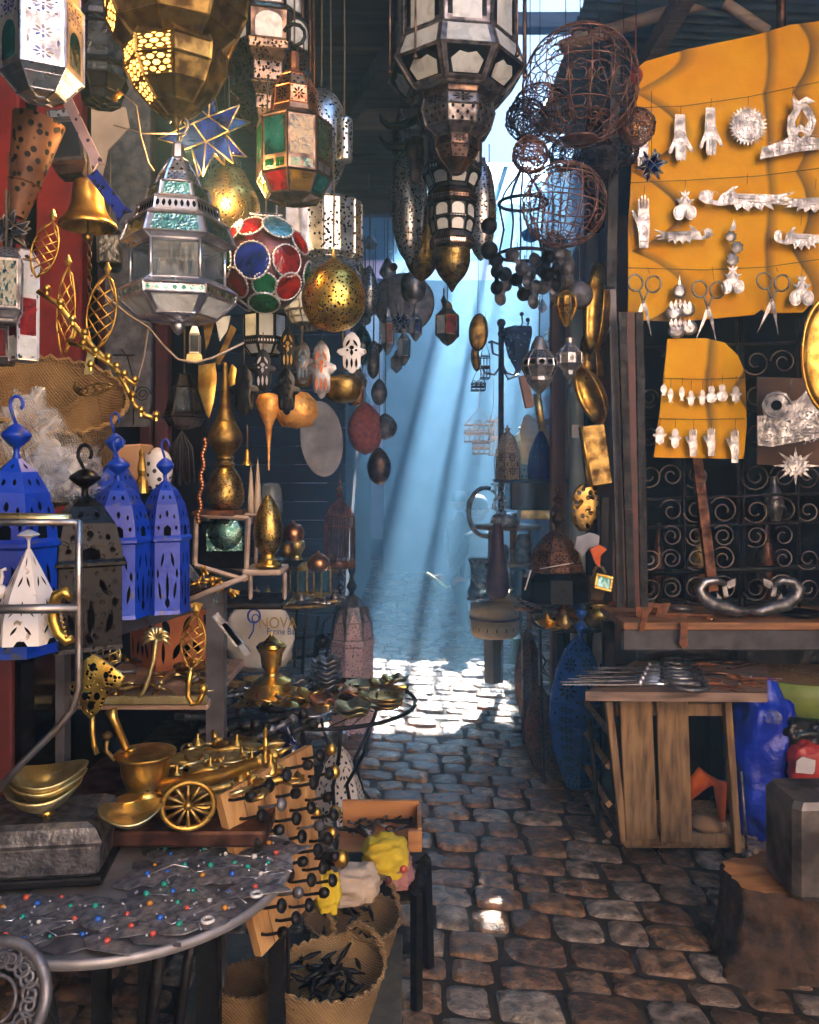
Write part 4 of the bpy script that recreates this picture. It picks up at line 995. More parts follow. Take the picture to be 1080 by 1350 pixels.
# 18 brass ornaments: openwork leaves, plates
def openleaf(label, pts_axis, w, D, mat='brass', rows=7, name='openwork_leaf'):
    (x0, y0), (x1, y1) = pts_axis; a, b_ = P(x0, y0, D), P(x1, y1, D); d = b_ - a; L_ = d.length; d.normalize(); u = d.cross(V((0, 1, 0))).normalized(); s = D / F
    t = thing(name, b_, label, 'ornament'); m = MB()
    out = [(L_ * t_, w * s / 2 * sin(pi * t_) ** .6) for t_ in [k / 12 for k in range(13)]]
    full = out + [(x, -y) for x, y in out[-2:0:-1]]
    rim = [a + d * x + u * y for x, y in full]; m.tube(rim, 1.3 * s, 5, closed=True)
    for i in range(rows + 1):
        for sg in (-1, 1):
            t0 = i / rows; t1 = min(1, t0 + .32)
            p0 = a + d * (L_ * t0) - u * (w * s / 2 * sin(pi * t0) ** .6 * sg); p1 = a + d * (L_ * t1) + u * (w * s / 2 * sin(pi * t1) ** .6 * sg) if t1 < 1 else b_
            m.tube([p0, (p0 + p1) / 2 + V((0, -3 * s, 0)), p1], 1.1 * s, 4)
    build('openwork', m, mat, t)
    m = MB(); m.lathe([(0, 0), (3 * s, 2 * s), (5 * s, 7 * s), (3 * s, 12 * s), (1.5 * s, 16 * s)], 10, a); build('knob', m, mat, t)
    return t
openleaf('brass openwork key plate with a bird knob above the gold branch', ((70, 292), (48, 366)), 34, 1.55)
openleaf('narrow brass openwork leaf on the red board', ((90, 352), (84, 470)), 24, 1.6)
openleaf('wide brass openwork leaf hanging below the bell chain', ((142, 362), (126, 462)), 38, 1.62)
m = MB(); s = 1.6 / F
m.plate([(0, 0), (9 * s, 0), (7 * s, -30 * s), (-5 * s, -32 * s)], P(116, 462, 1.6), (1, 0, 0), (0, 0, 1), .003); build('brass_tag', m, 'brass_pale', label='small plain brass tag under the wide brass leaf', cat='tag')
t = thing('brass_branch', P(130, 470, 1.5), 'twisting gold branch ornament with little knobs slanting across the left stall', 'ornament')
m = MB(); br = [(50, 384), (75, 400), (95, 425), (118, 452), (140, 474), (155, 490), (166, 508), (178, 535), (192, 548), (208, 552)]
m.tube(pxline(br, 1.5), [3.5 * 1.5 / F] * 10, 8); m.tube(pxline([(92, 452), (112, 458), (130, 470), (150, 484), (168, 500), (180, 508)], 1.49), 3 * 1.5 / F, 8); m.tube(pxline([(100, 430), (98, 446), (88, 450)], 1.5), 2.4 * 1.5 / F, 6)
build('stem', m, 'brass', t)
for x, y in ((62, 380), (80, 398), (96, 420), (112, 438), (126, 462), (143, 470), (154, 482), (164, 492), (178, 500), (175, 520), (186, 540), (206, 546), (120, 480), (110, 452)):
    m = MB(); m.ball(P(x, y, 1.49), 5.2 * 1.5 / F, 10); m.lathe([(2.5 * s, -.012), (1.5 * s, 0)], 8, P(x, y, 1.49)); build('knob', m, 'brass', t)
openleaf('flat brass leaf dish lying on top of the straw baskets', ((101, 518), (150, 508)), 14, 1.62, 'brass_old', 5)
# pale cable
m = MB(); m.tube(pxline([(128, 380), (145, 395), (170, 416), (196, 432), (215, 455), (235, 474), (258, 478), (280, 472), (322, 452)], 1.72), .0022, 5); m.tube(pxline([(196, 432), (190, 470), (182, 500), (176, 520)], 1.72), .0018, 5)
build('cable', m, 'cable', label='thin pale cable looping below the silver lantern', cat='cable')
m = MB(); m.tube(pxline([(155, 118), (180, 140), (186, 180), (196, 215), (203, 225)], 1.75), .0018, 5); m.tube(pxline([(150, 165), (190, 176), (240, 176)], 1.75), .0014, 5); build('cable', m, 'cable', label='tangled brown wires under the melon lamp', cat='cable')
m = MB(); m.tube([P(148, 132, 1.7), P(160, 122, 1.7)], .006, 8); build('brass_fitting', m, 'brass', label='small brass tube fitting beside the dark cage lantern', cat='fitting')
# painted beige and grey sheet
m = MB(); s = 2.4 / F; m.plate([(x * s, -y * s) for x, y in ((0, 0), (45, 4), (50, 30), (22, 60), (14, 95), (0, 90))], P(121, 138, 2.4), (1, 0, 0), (0, 0, 1), .006); build('torn_poster', m, 'bone', label='torn beige sheet pinned on the dark boards left of the melon lamp', cat='sheet')
m = MB(); m.box(P(170, 330, 2.6), (.14, .02, 1.1)); build('grey_sheet', m, 'slate_metal', label='tall dark grey panel behind the silver lantern', cat='panel')
# hanging strips near vase
def strip(name, label, pts, D, mat, cat='ornament', th=.004, bulge=0):
    c = P(pts[0][0], pts[0][1], D); s = D / F
    m = MB(); m.plate([((x - pts[0][0]) * s, -(y - pts[0][1]) * s) for x, y in pts], c, (1, 0, 0), (0, 0, 1), th, bulge=bulge)
    return build(name, m, mat, label=label, cat=cat)
strip('brass_fin', 'slim rusty gold blade shaped plate hanging under the silver lantern', [(268, 424), (284, 420), (276, 452), (272, 462)], 1.9, 'brass_old')
strip('brass_fish', 'brass fish plate hanging point down left of the tall vase', [(262, 482), (284, 478), (286, 500), (282, 530), (276, 552), (270, 540), (261, 512)], 1.85, 'brass', bulge=.002)
strip('glass_drop', 'pale crystal wedge hanging beside the slim gold blade', [(284, 420), (304, 416), (300, 436), (290, 450)], 1.95, 'g_white')
strip('brass_bar', 'slanting dull brass bar behind the hanging fish plate', [(305, 428), (312, 434), (290, 482), (284, 478)], 2.0, 'brass_old')
strip('brass_fish', 'yellow brass fish plate hanging left of the tall black hamsa', [(306, 480), (312, 486), (310, 506), (304, 512), (300, 498)], 1.95, 'brass', bulge=.002)
t = thing('bead_string', P(266, 690, 2.0), 'string of orange copper beads hanging left of the brass vase', 'beads')
m = MB()
for k in range(26): m.ball(P(270 - k * .32 + 1.5 * sin(k), 580 + k * 4.3, 2.0), .0062, 7)
build('beads', m, 'copper', t)
t = thing('tassel', P(240, 645, 1.95), 'dark blue-black tassel hanging above the blue lanterns', 'tassel')
m = MB(); r = random.Random(2)
for k in range(60):
    a = r.uniform(0, 6.28); q = r.uniform(.2, 1) * .026; m.tube([P(240, 568, 1.95), P(240, 590, 1.95) + V((q * cos(a), q * sin(a), 0)), P(240, 625 + r.uniform(0, 16), 1.95) + V((q * 1.25 * cos(a), q * 1.2 * sin(a), 0))], .0014, 3)
build('threads', m, 'tassel', t)
t = thing('wall_scroll', P(190, 520, 1.9), 'thin black wire scroll hanging behind the gold branch', 'ornament'); m = MB()
m.tube(spiral(P(188, 520, 1.9), (1, 0, 0), (0, 0, 1), .02, .004, 2), .0015, 4); m.tube(pxline([(160, 460), (168, 470), (176, 500), (176, 560)], 1.9), .0018, 4); m.tube(pxline([(150, 468), (178, 468)], 1.9), .0018, 4); build('wire', m, 'black_iron', t)
lan('pendant_bell', 'tiny brass bell hanging right of the tall brass vase', 'bell', 326, 1.95, [('bell_cup', 14, 0, [(1, 592), (3, 596), (4, 606), (8, 613), (6, 613)], 'brass')], hang=560)
# orange gourd lamp (two lobes and spike)
t = thing('gourd_lamp', P(380, 560, 2.1), 'orange-gold mottled gourd lamp with a long thin spout behind the black hamsa', 'lamp')
D = 2.1; s = D / F
m = MB(); m.lathe([(0, zz(565, D)), (20 * s, zz(562, D)), (29 * s, zz(546, D)), (27 * s, zz(530, D)), (15 * s, zz(518, D)), (0, zz(515, D))], 24, (P(391, 0, D).x, D, 0), caps=False); build('gourd', m, 'gold_skin', t)
m = MB(); m.lathe([(1 * s, zz(620, D)), (2 * s, zz(590, D)), (5 * s, zz(562, D)), (12 * s, zz(546, D)), (17 * s, zz(532, D)), (13 * s, zz(522, D)), (0, zz(519, D))], 20, (P(357, 0, D).x, D - .03, 0), caps=False); build('spout', m, 'gold_skin', t)

for lb, x, y, rr in (('small dull brass ball behind the black hamsas', 398, 500, 14), ('wide brass bowl with a dark half under the cream hamsa', 452, 512, 25)):
    lan('brass_ball', lb, 'lamp', x, 2.15, [('bowl', 20, 0, [(0, y - rr * .75), (rr * .9, y - rr * .5), (rr, y), (rr * .75, y + rr * .6), (0, y + rr * .8)], 'brass_old')], hang=430)
lan('copper_ball', 'small rosy copper ball lamp below the brass bowl', 'lamp', 470, 2.9, [('ball', 16, 0, [(0, 508), (9, 514), (11, 522), (8, 532), (0, 536)], 'copper')], hang=480)
# ======================= TOP CENTRE ===========================================
# great glass lantern with nested tiers
D = 2.7; s = D / F
gl = lan('great_lantern', 'huge tiered lantern of frosted white panes and pierced bronze hanging at the top centre', 'lantern', 601, D, [
    ('body', 8, 8, [(78, -80), (80, -60), (80, 68)], ['pewter', 'black_pierced', 'g_white'], {'pats': [(1, 'pane', 1), (1, 'moor', 2)], 'edge': (2.2, 0)}),
    ('skirt', 8, 8, [(80, 68), (92, 98), (66, 128), (60, 132)], ['pewter', 'black_pierced', 'g_white'], {'pats': [(0, 'pane', 2), (1, 'pane', 1), (1, [[(.2, .1), (.8, .1), (.84, .5), (.66, .74), (.5, .68), (.34, .74), (.16, .5)]], 2)], 'edge': (1.8, 0)}),
    ('band', 8, 8, [(54, 126), (52, 132), (50, 140)], ['bronze', 'silver'], {'pats': [(0, 'band', 1)], 'edge': (1.2, 0)}),
    ('lobed_bowl', 8, 8, [(48, 138), (52, 156), (46, 176), (30, 186)], ['pewter', 'hole', 'g_white'], {'pats': [(0, 'ros', 1), (1, 'leafs', 1)], 'edge': (1.4, 0)}),
    ('lower_bowl', 8, 8, [(30, 184), (31, 200), (24, 214), (8, 228)], ['bronze', 'hole'], {'pats': [(0, 'ros', 1), (1, 'diam2', 1)], 'edge': (1.2, 0)})], hang=-90)
rods = thing('hanging_rods', P(520, 98, D), 'thin bronze rods on both sides of the huge tiered lantern', 'rods')
for xx, yy in ((514, 95), (548, 75), (682, 72), (692, 100)):
    m = MB(); m.tube([P(xx, -60, D - .16), P(xx, yy, D - .16)], .0038, 6); m.ball(P(xx, yy, D - .16), .008, 8); build('rod', m, 'bronze', rods)
lan('tiered_lantern', 'tall narrow lantern of stepped dark tiers with white panes under the lobed bronze bowl', 'lantern', 596, 2.95, [
    ('body', 8, 14, [(40, 130), (38, 222)], ['bronze', 'g_white', 'black_pierced'], {'pats': [(0, 'moor', 1)], 'edge': (1.3, 0)}),
    ('upper_band', 8, 14, [(38, 222), (38, 232), (30, 248), (30, 254)], ['black_iron', 'g_white', 'silver'], {'pats': [(1, 'arch', 1), (0, 'bandl', 2)], 'edge': (1.2, 0)}),
    ('upper_cup', 8, 14, [(28, 252), (33, 262), (33, 268), (26, 272)], ['bronze', 'hole'], {'pats': [(1, 'band', 1)], 'edge': (1, 0)}),
    ('middle_band', 8, 14, [(30, 272), (30, 290), (30, 292), (26, 308)], ['black_iron', 'g_white', 'silver'], {'pats': [(0, 'arch', 1), (2, 'arch', 1), (1, 'band', 2)], 'edge': (1.2, 0)}),
    ('lower_cup', 8, 14, [(24, 308), (29, 318), (28, 326), (22, 330)], ['bronze', 'silver'], {'pats': [(1, 'bandl', 1)], 'edge': (1, 0)}),
    ('bowl', 14, 0, [(24, 330), (24, 346), (18, 362), (8, 374), (3, 382), (0, 386)], 'brass_pierced_old')], hang=100)
lan('ornament_drop', 'tiny black drop ornament below the stepped lantern', 'ornament', 585, 3.0, [('drop', 6, 0, [(0, 388), (4, 396), (0, 406)], 'black_iron')], hang=380)
for lb, x, y0, y1, rr, dd, mat in (('tall silver filigree jar lamp left of the stepped lantern', 540, 190, 350, 24, 3.2, 'silver_pierced'), ('dull golden filigree jar lamp at lower left of the stepped lantern', 556, 262, 372, 26, 3.3, 'brass_pierced_old'),
                                  ('blue lit filigree jar lamp right of the stepped lantern', 634, 215, 345, 20, 3.2, 'silver_pierced'), ('slim dark bottle shaped lamp behind the stepped lantern at left', 528, 150, 290, 11, 3.3, 'bronze_pierced')):
    h_ = y1 - y0
    lan('jar_lamp', lb, 'lamp', x, dd, [('neck', 12, 0, [(rr * .3, y0 - 6), (rr * .35, y0 + 4)], mat), ('shell', 18, 0, [(rr * .35, y0), (rr * .75, y0 + h_ * .12), (rr, y0 + h_ * .4), (rr * .95, y0 + h_ * .65), (rr * .6, y0 + h_ * .88), (0, y1)], mat)], hang=-10)
# horned skull
t = thing('horned_skull', P(545, 235, 3.0), 'dark carved cow skull with curved horns left of the stepped lantern', 'skull')
D = 3.0; s = D / F
m = MB()
for sg, ya in ((-1, 160), (-1, 188)):
    m.tube(pxline([(552, ya - 4), (530, ya + 6), (512, ya + 6), (503, ya - 2), (501, ya - 10)], D), [6 * s, 6 * s, 4.6 * s, 3 * s, .8 * s], 8)
build('horns', m, 'black_gloss', t)
m = MB(); m.lathe([(0, zz(244, D)), (7 * s, zz(240, D)), (9 * s, zz(222, D)), (13 * s, zz(195, D)), (9 * s, zz(182, D)), (0, zz(178, D))], 12, (P(548, 0, D).x, D, 0), caps=False); build('skull', m, 'bronze', t)
# bead plume
m = MB(); m.ball(P(519, 352, 3.4), .017, 12); m.tube([P(519, 345, 3.4), P(517, 220, 3.4)], .002, 4); build('red_bauble', m, 'maroon_paint', label='dark red bauble on a string left of the stepped lantern', cat='bauble')

# red-white glass lantern in the beam and small glass lanterns beyond -----------
def tiny(label, x, y0, y1, r_, D, g1, met='brass_old', cap=True, hang=None):
    h_ = y1 - y0
    return lan('glass_lantern', label, 'lantern', x, D, [
        ('cap', 6, 20, [(1, y0), (r_ * .4, y0 + h_ * .08), (r_ * .5, y0 + h_ * .2), (r_, y0 + h_ * .33)], met),
        ('body', 6, 20, [(r_, y0 + h_ * .33), (r_, y0 + h_ * .78)], [met, g1, 'g_white'], {'pats': [(0, 'pane', 1, [0, 2, 4]), (0, 'pane', 2, [1, 3, 5])], 'edge': (1.0, 0)}),
        ('base', 6, 20, [(r_, y0 + h_ * .78), (r_ * .5, y0 + h_ * .93), (1, y1)], met)], hang=hang)
tiny('small brass lantern with red and white glass hanging alone in the light beam', 590, 396, 456, 16, 3.8, 'g_red', hang=300)
tiny('tiny silver lantern with a maroon pane at the edge of the light beam', 511, 405, 468, 9, 4.4, 'g_red', 'silver', hang=370)
tiny('tiny silver lantern with a white pane under the small blue star', 533, 430, 482, 8, 4.4, 'g_sky', 'silver', hang=370)
tiny('tiny blue glass lantern nearest the light beam', 548, 405, 450, 8, 4.5, 'g_blue', 'silver', hang=370)
tiny('tiny lantern with a pale pane hanging lowest near the light beam', 523, 462, 492, 7, 4.5, 'g_white', 'silver', hang=400)
star('star_lantern', 'tiny blue glass star hanging at the left edge of the light beam', 528, 424, 4.4, 16, 'g_blue', 'silver', 20, 3, er=.8, hang=370)
m = MB(); m.lathe([(0, 0), (38 * 4.8 / F, .02), (40 * 4.8 / F, .01), (0, -.01)], 32, P(533, 400, 4.8), mat=Matrix.Rotation(pi / 2, 4, 'X'), caps=False); build('round_tray', m, 'slate_metal', label='dark round tray behind the tiny glass lanterns', cat='tray')
lan('mirror_ball', 'small dull silver ball lamp hanging above the tiny glass lanterns', 'lamp', 545, 4.0, [('ball', 16, 0, [(1, 358), (14, 364), (17, 380), (13, 394), (2, 400)], 'silver_dull')], hang=300)
r = random.Random(11)
for k, (x, y0, y1, rr, mat, lb) in enumerate(((487, 350, 420, 12, 'silver_pierced', 'crystal drop lamp right of the brass globe'), (478, 430, 480, 13, 'g_teal', 'green glass lamp hanging behind the cream hamsa'),
        (492, 455, 500, 9, 'silver_dull', 'small grey lamp hanging right of the cream hamsa'), (500, 500, 535, 11, 'slate_metal', 'shaded ball lamp in the gloom left of the beam'), (482, 530, 600, 24, 'plume', 'dark purple woven lampshade in the gloom left of the beam'),
        (470, 480, 515, 10, 'silver_dull', 'pale round lamp right of the brass bowl'), (508, 545, 580, 16, 'slate_metal', 'dim round metal lamp beside the purple lampshade'), (500, 590, 640, 16, 'bronze', 'dim rounded vase shape in the gloom left of the beam'))):
    h_ = y1 - y0
    lan('gloom_lamp', lb, 'lamp', x, 4.6, [('shell', 16, 0, [(2, y0), (rr * .7, y0 + h_ * .2), (rr, y0 + h_ * .5), (rr * .7, y0 + h_ * .85), (0, y1)], mat)], hang=y0 - 120)
# oval grey plate standing/hanging
m = MB(); Mx = Matrix.Rotation(pi / 2, 4, 'X') @ Matrix.Diagonal((28 * 4.4 / F, 50 * 4.4 / F, 1, 1))
m.lathe([(0, .0), (.35, .0), (.7, .006), (.95, .03), (1, .035), (.97, .04), (.6, -.004), (0, -.006)], 36, P(425, 579, 4.4), mat=Matrix.Rotation(radians(-6), 4, 'Y') @ Mx, caps=False)
build('oval_dish', m, 'grey_cloth', label='large oval grey-green dish hanging in the shade', cat='dish')
# bird cage in the gloom
t = thing('bird_cage', P(448, 742, 4.6), 'domed purple wire bird cage with a ringed spire in the shade', 'cage')
D = 4.6; s = D / F; X = P(448, 0, D).x; m = MB()
pr = [(20, 742), (20, 695), (19, 680), (12, 668), (4, 660)]
for k in range(18):
    a = 2 * pi * k / 18; m.tube([V((X + r_ * s * cos(a), D + r_ * s * sin(a), zz(y, D))) for r_, y in pr], .0035, 4)
for r_, y in pr[:4]: m.tube([V((X + r_ * s * cos(2 * pi * k / 20), D + r_ * s * sin(2 * pi * k / 20), zz(y, D))) for k in range(20)], .005, 4, closed=True)
build('wire_frame', m, 'wire_copper', t)
m = MB(); m.lathe([(r_ * s, zz(y, D)) for r_, y in ((5, 662), (2, 656), (5, 652), (2, 648), (4, 645), (1.5, 640), (3, 637), (1, 632), (0, 622))], 12, (X, D, 0)); build('spire', m, 'wire_copper', t)
m = MB(); m.lathe([(21 * s, zz(748, D)), (21 * s, zz(740, D)), (19 * s, zz(738, D))], 20, (X, D, 0)); build('tray', m, 'wire_copper', t)

# wire balls -------------------------------------------------------------------
def wire_ball(name, label, cx, cy, r_, D, mat, n=None, scroll=True, wr=.0022, seed=0, sz=1.0, hang=-20, base=False):
    t = thing(name, P(cx, cy + r_, D), label, 'wire lantern'); s = D / F; c = P(cx, cy, D); rr = r_ * s; q = random.Random(seed)
    rot = Matrix.Rotation(q.uniform(-.25, .25), 3, 'X') @ Matrix.Rotation(q.uniform(-.3, .3), 3, 'Y')
    m = MB(); n = n or 12
    sp = lambda th, ph: c + rot @ V((rr * sin(th) * cos(ph), rr * sin(th) * sin(ph), rr * sz * cos(th)))
    for k in range(n):
        ph = 2 * pi * k / n; m.tube([sp(.15 + (pi - .3) * i / 12, ph) for i in range(13)], wr, 4)
    for th in (.15, .9, pi / 2, pi - .9, pi - .15) if scroll else (.5, 1.1, 1.57, 2.1, 2.7):
        m.tube([sp(th, 2 * pi * i / 24) for i in range(24)], wr * 1.2, 4, closed=True)
    build('ribs', m, mat, t)
    if scroll:
        m = MB()
        for row, th0 in enumerate((.55, 1.23, 1.9, 2.55)):
            for k in range(n):
                ph0 = 2 * pi * (k + .5) / n; sg = 1 if (k + row) % 2 else -1
                pts = []
                for i in range(14):
                    u_ = i / 13; a = sg * 2 * pi * 1.6 * u_; q_ = (.27 if row in (1, 2) else .18) * (1 - .8 * u_)
                    pts.append(sp(th0 + q_ * cos(a), ph0 + q_ * sin(a) / max(.35, sin(th0))))
                m.tube(pts, wr * .9, 4)
        build('scrolls', m, mat, t)
    if base:
        m = MB(); m.lathe([(0, -.002), (rr * .3, 0), (rr * .3, .006), (0, .008)], 20, c + rot @ V((0, 0, -rr * sz))); build('base_disc', m, mat, t)
    if hang is not None:
        m = MB(); m.tube([c + V((0, 0, rr * sz)), P(cx, hang, D)], .0015, 4); build('hanging_wire', m, 'wire_dark', t)
    return t
def twig_ball(label, cx, cy, r_, D, mat, n=26, seed=1, hang=-20):
    t = thing('twig_ball', P(cx, cy + r_, D), label, 'wire lantern'); s = D / F; c = P(cx, cy, D); rr = r_ * s; q = random.Random(seed)
    m = MB()
    for k in range(n):
        ax = V((q.gauss(0, 1), q.gauss(0, 1), q.gauss(0, 1))).normalized(); u = ax.orthogonal().normalized(); v = ax.cross(u); o = q.uniform(-.6, .6)
        R_ = rr * sqrt(1 - o * o); f1, f2 = q.randint(2, 5), q.uniform(0, 6)
        m.tube([c + (ax * (o * rr + .12 * rr * sin(f1 * a + f2)) + (u * cos(a) + v * sin(a)) * R_) for a in [2 * pi * i / 22 for i in range(22)]], .0019, 4, closed=True)
    build('wire_weave', m, mat, t)
    if hang is not None:
        m = MB(); m.tube([c + V((0, 0, rr)), P(cx, hang, D)], .0015, 4); build('hanging_wire', m, 'wire_dark', t)
    return t
wire_ball('wire_globe', 'largest scrollwork wire globe at the top right of the lantern row', 765, 114, 76, 2.9, 'wire_copper', 16, base=True, seed=3)
wire_ball('wire_globe', 'reddish scrollwork wire globe hanging under the largest one', 744, 270, 55, 2.75, 'wire_copper', 14, seed=5, hang=190)
wire_ball('wire_globe', 'round copper wire cage ball beside the gap of sky', 712, 150, 38, 3.3, 'wire_dark', 12, seed=8)
twig_ball('dark blue twig ball against the bright sky', 694, 158, 27, 2.9, 'wire_dark', 30, 1)
twig_ball('small brownish wire ball above the reddish wire globe', 699, 204, 23, 2.8, 'wire_copper', 26, 2)
twig_ball('small tangled wire ball in front of the yellow board', 839, 168, 24, 3.0, 'wire_copper', 34, 3)
twig_ball('blue-black wire ball behind the reddish wire globe', 746, 203, 22, 3.1, 'wire_dark', 26, 4)
twig_ball('dim wire ball beside the dark iron post', 790, 212, 27, 3.0, 'wire_dark', 26, 5)
twig_ball('dim wire ball between the post and the yellow board', 822, 200, 20, 3.3, 'wire_dark', 22, 6)
star('star_lantern', 'small dark blue glass star in front of the yellow board', 859, 218, 3.3, 21, 'g_blue', 'silver', 20, 9, er=.9, hang=120)
m = MB(); m.ball(P(838, 100, 3.4), .03, 12, sz=1.2); m.tube([P(838, 95, 3.4), P(838, 20, 3.4)], .002, 4); build('red_bauble', m, 'red_paint', label='red bauble hanging behind the largest wire globe', cat='bauble')
# candle ring chandelier
t = thing('ring_chandelier', P(688, 345, 3.2), 'black iron double ring chandelier with hanging medallions', 'chandelier')
D = 3.2; s = D / F
for cy, rr in ((268, 32), (336, 33)):
    m = MB(); m.tube([V((P(690, 0, D).x + rr * s * cos(a), D + rr * s * sin(a), zz(cy, D))) for a in [2 * pi * k / 28 for k in range(28)]], .007, 6, closed=True); build('ring', m, 'wire_dark', t)
m = MB()
for k in range(5):
    a = 2 * pi * k / 5 + .3; m.tube([V((P(690, 0, D).x + r_ * s * cos(a), D + r_ * s * sin(a), zz(y, D))) for r_, y in ((4, 225), (24, 250), (32, 268), (26, 300), (33, 336))], .004, 5)
build('arms', m, 'wire_dark', t)
m = MB(); m.tube([P(690, 225, D), P(690, -20, D)], .003, 4); build('hanging_wire', m, 'string', t)
# black bead strand
t = thing('ball_strand', P(645, 345, 3.0), 'strand of big black balls hanging right of the stepped lantern', 'beads'); m = MB()
m.tube([P(645, 190, 3.0), P(645, 350, 3.0)], .002, 4); build('cord', m, 'string', t)
for y, rr in ((298, 11), (330, 12)): m = MB(); m.ball(P(645, y, 3.0), rr * 3.0 / F, 16); build('ball', m, 'black_iron', t)
# clusters of castanets (finger cymbals)
r = random.Random(4); idx = 0
CL = [(660, 352), (682, 345), (702, 352), (722, 350), (740, 345), (664, 384), (686, 378), (706, 388), (728, 384), (655, 368), (692, 362), (716, 368), (735, 365), (748, 358)]
names = ['at the far left of the cluster', 'under the chandelier ring', 'in the middle of the cluster', 'right of the middle', 'at the upper right end', 'lowest on the left side', 'lowest under the ring', 'lowest of all in the cluster', 'low on the right side', 'outermost on the left', 'half hidden behind others in the middle', 'between two others on the right', 'near the dark scroll', 'touching the dark scroll']
for (x, y), nm in zip(CL, names):
    D = 3.1 + r.uniform(-.05, .1); s = D / F; a = r.uniform(-.7, .7); c = P(x, y, D); t = thing('iron_castanet', c, 'dark iron castanet ' + nm, 'castanet', 'iron castanets hanging in a bunch')
    m = MB(); yaw = Matrix.Rotation(r.uniform(-.9, .9), 4, 'Z'); M_ = yaw @ Matrix.Rotation(a, 4, 'Y') @ Matrix.Rotation(pi / 2, 4, 'X')
    for sg in (-1, 1):
        cc = (yaw @ Matrix.Rotation(a, 4, 'Y')).to_3x3() @ V((0, 0, sg * 11 * s))
        m.lathe([(0, .012), (3.5 * s, .011), (5 * s, .004), (9.5 * s, 0), (9.5 * s, -.003), (0, -.004)], 16, c + cc, mat=M_, caps=False)
    m.box(c, (6 * s, .004, 14 * s), mat=(yaw @ Matrix.Rotation(a, 4, 'Y')))
    build('clapper_plates', m, 'slate_metal' if idx % 3 else 'black_iron', t)
    m = MB(); m.tube([c, c + V((0, 0, 26 * s))], .0015, 4); build('cord', m, 'string', t); idx += 1
strip('black_scroll', 'big black iron comma shaped ornament behind the castanets', [(738, 325), (752, 332), (758, 352), (754, 378), (742, 392), (730, 400), (738, 380), (744, 352)], 3.3, 'black_iron', th=.02)
# gold tear lamp, silver lamps
lan('teardrop_lamp', 'golden pierced teardrop lamp under the castanets', 'lamp', 746, 3.0, [('shell', 10, 0, [(4, 384), (13, 392), (15, 404), (10, 416), (2, 430)], ['brass', 'hole'], {'pats': [(1, 'ros', 1), (2, 'diam2', 1)], 'edge': (.8, 0)})], hang=330)
m = MB(); m.lathe([(0, .015), (15 * 3.2 / F, .01), (19 * 3.2 / F, -.01), (18 * 3.2 / F, -.014), (0, 0)], 24, P(764, 388, 3.2), mat=Matrix.Rotation(pi / 2, 4, 'X'), caps=False); m.tube([P(764, 372, 3.2), P(764, 300, 3.2)], .0015, 4); build('metal_dish', m, 'slate_metal', label='round grey metal dish hanging behind the golden teardrop lamp', cat='dish')
lan('silver_lamp', 'engraved silver onion lamp with a pointed bowl on the post', 'lamp', 711, 3.0, [
    ('cap', 16, 0, [(5, 444), (9, 452), (12, 462)], 'silver_dull'),
    ('bulb', 12, 0, [(12, 462), (22, 474), (24, 484), (18, 496), (14, 498)], ['silver_dull', 'hole', 'silver'], {'pats': [(0, 'diam2', 1), (1, [circ(.5, .5, .33, 10), circ(.5, .5, .12, 8)], 1)], 'edge': (.7, 2)}),
    ('bowl', 12, 0, [(16, 496), (17, 502), (10, 512), (2, 520)], 'silver'),
    ('cone', 10, 0, [(3, 516), (11, 560), (10, 566), (0, 566)], 'brass_pale', {'sm': True}) if False else ('tip', 8, 0, [(2, 518), (0, 526)], 'silver')], hang=390)
lan('silver_lamp', 'smaller engraved silver lamp hanging on the grey drainpipe', 'lamp', 751, 2.95, [
    ('cap', 12, 0, [(6, 446), (5, 452), (9, 458)], 'silver'),
    ('bulb', 10, 0, [(9, 458), (17, 466), (17, 480), (9, 488)], ['silver', 'hole', 'silver_dull'], {'pats': [(1, [circ(.5, .5, .33, 10), circ(.5, .5, .12, 8)], 2), (0, 'diam2', 1)], 'edge': (.7, 0)}),
    ('bowl', 10, 0, [(9, 488), (8, 494), (2, 502), (0, 507)], 'silver')], hang=390)
# posts & pipes
def post(name, label, pts, r_, mat, cat='post', n=10):
    m = MB(); m.tube(pts, r_, n); return build(name, m, mat, label=label, cat=cat)
def px_box(name, label, x0, y0, x1, y1, D, th, mat, cat, lean=0, bev=.004, parent=None):
    a, b_ = P(x0, y0, D), P(x1, y1, D); m = MB()
    m.box((a + b_) / 2, (abs(b_.x - a.x), th, abs(a.z - b_.z)), mat=Matrix.Rotation(radians(lean), 4, 'Y'), bev=bev)
    return build(name, m, mat, parent, label=label, cat=cat)
post('drainpipe', 'grey plastic drainpipe running down behind the silver lamps', [P(757, 395, 4.45), P(759, 470, 4.45), P(764, 1000, 4.45)], .042, 'pvc', 'pipe', 14)
m = MB(); m.lathe([(.046, 0), (.048, .01), (.046, .02)], 14, P(760, 512, 4.45)); build('pipe_collar', m, 'silver', label='bright collar ring on the drainpipe', cat='pipe collar')
px_box('pipe_label', 'small white paper label stuck on the drainpipe', 754, 560, 763, 577, 4.40, .003, 'white_paint', 'label', bev=0)
px_box('wooden_post', 'pinkish brown wooden post behind the engraved silver lamps', 726, 380, 744, 940, 4.7, .08, 'brown_wall', 'post')
px_box('iron_post', 'tall black iron post right of the wire globes', 800, 60, 815, 380, 3.3, .04, 'black_iron', 'post', lean=1)
t = thing('iron_gate_post', P(845, 800, 3.3), 'dark leaning iron uprights at the left edge of the grille', 'post')
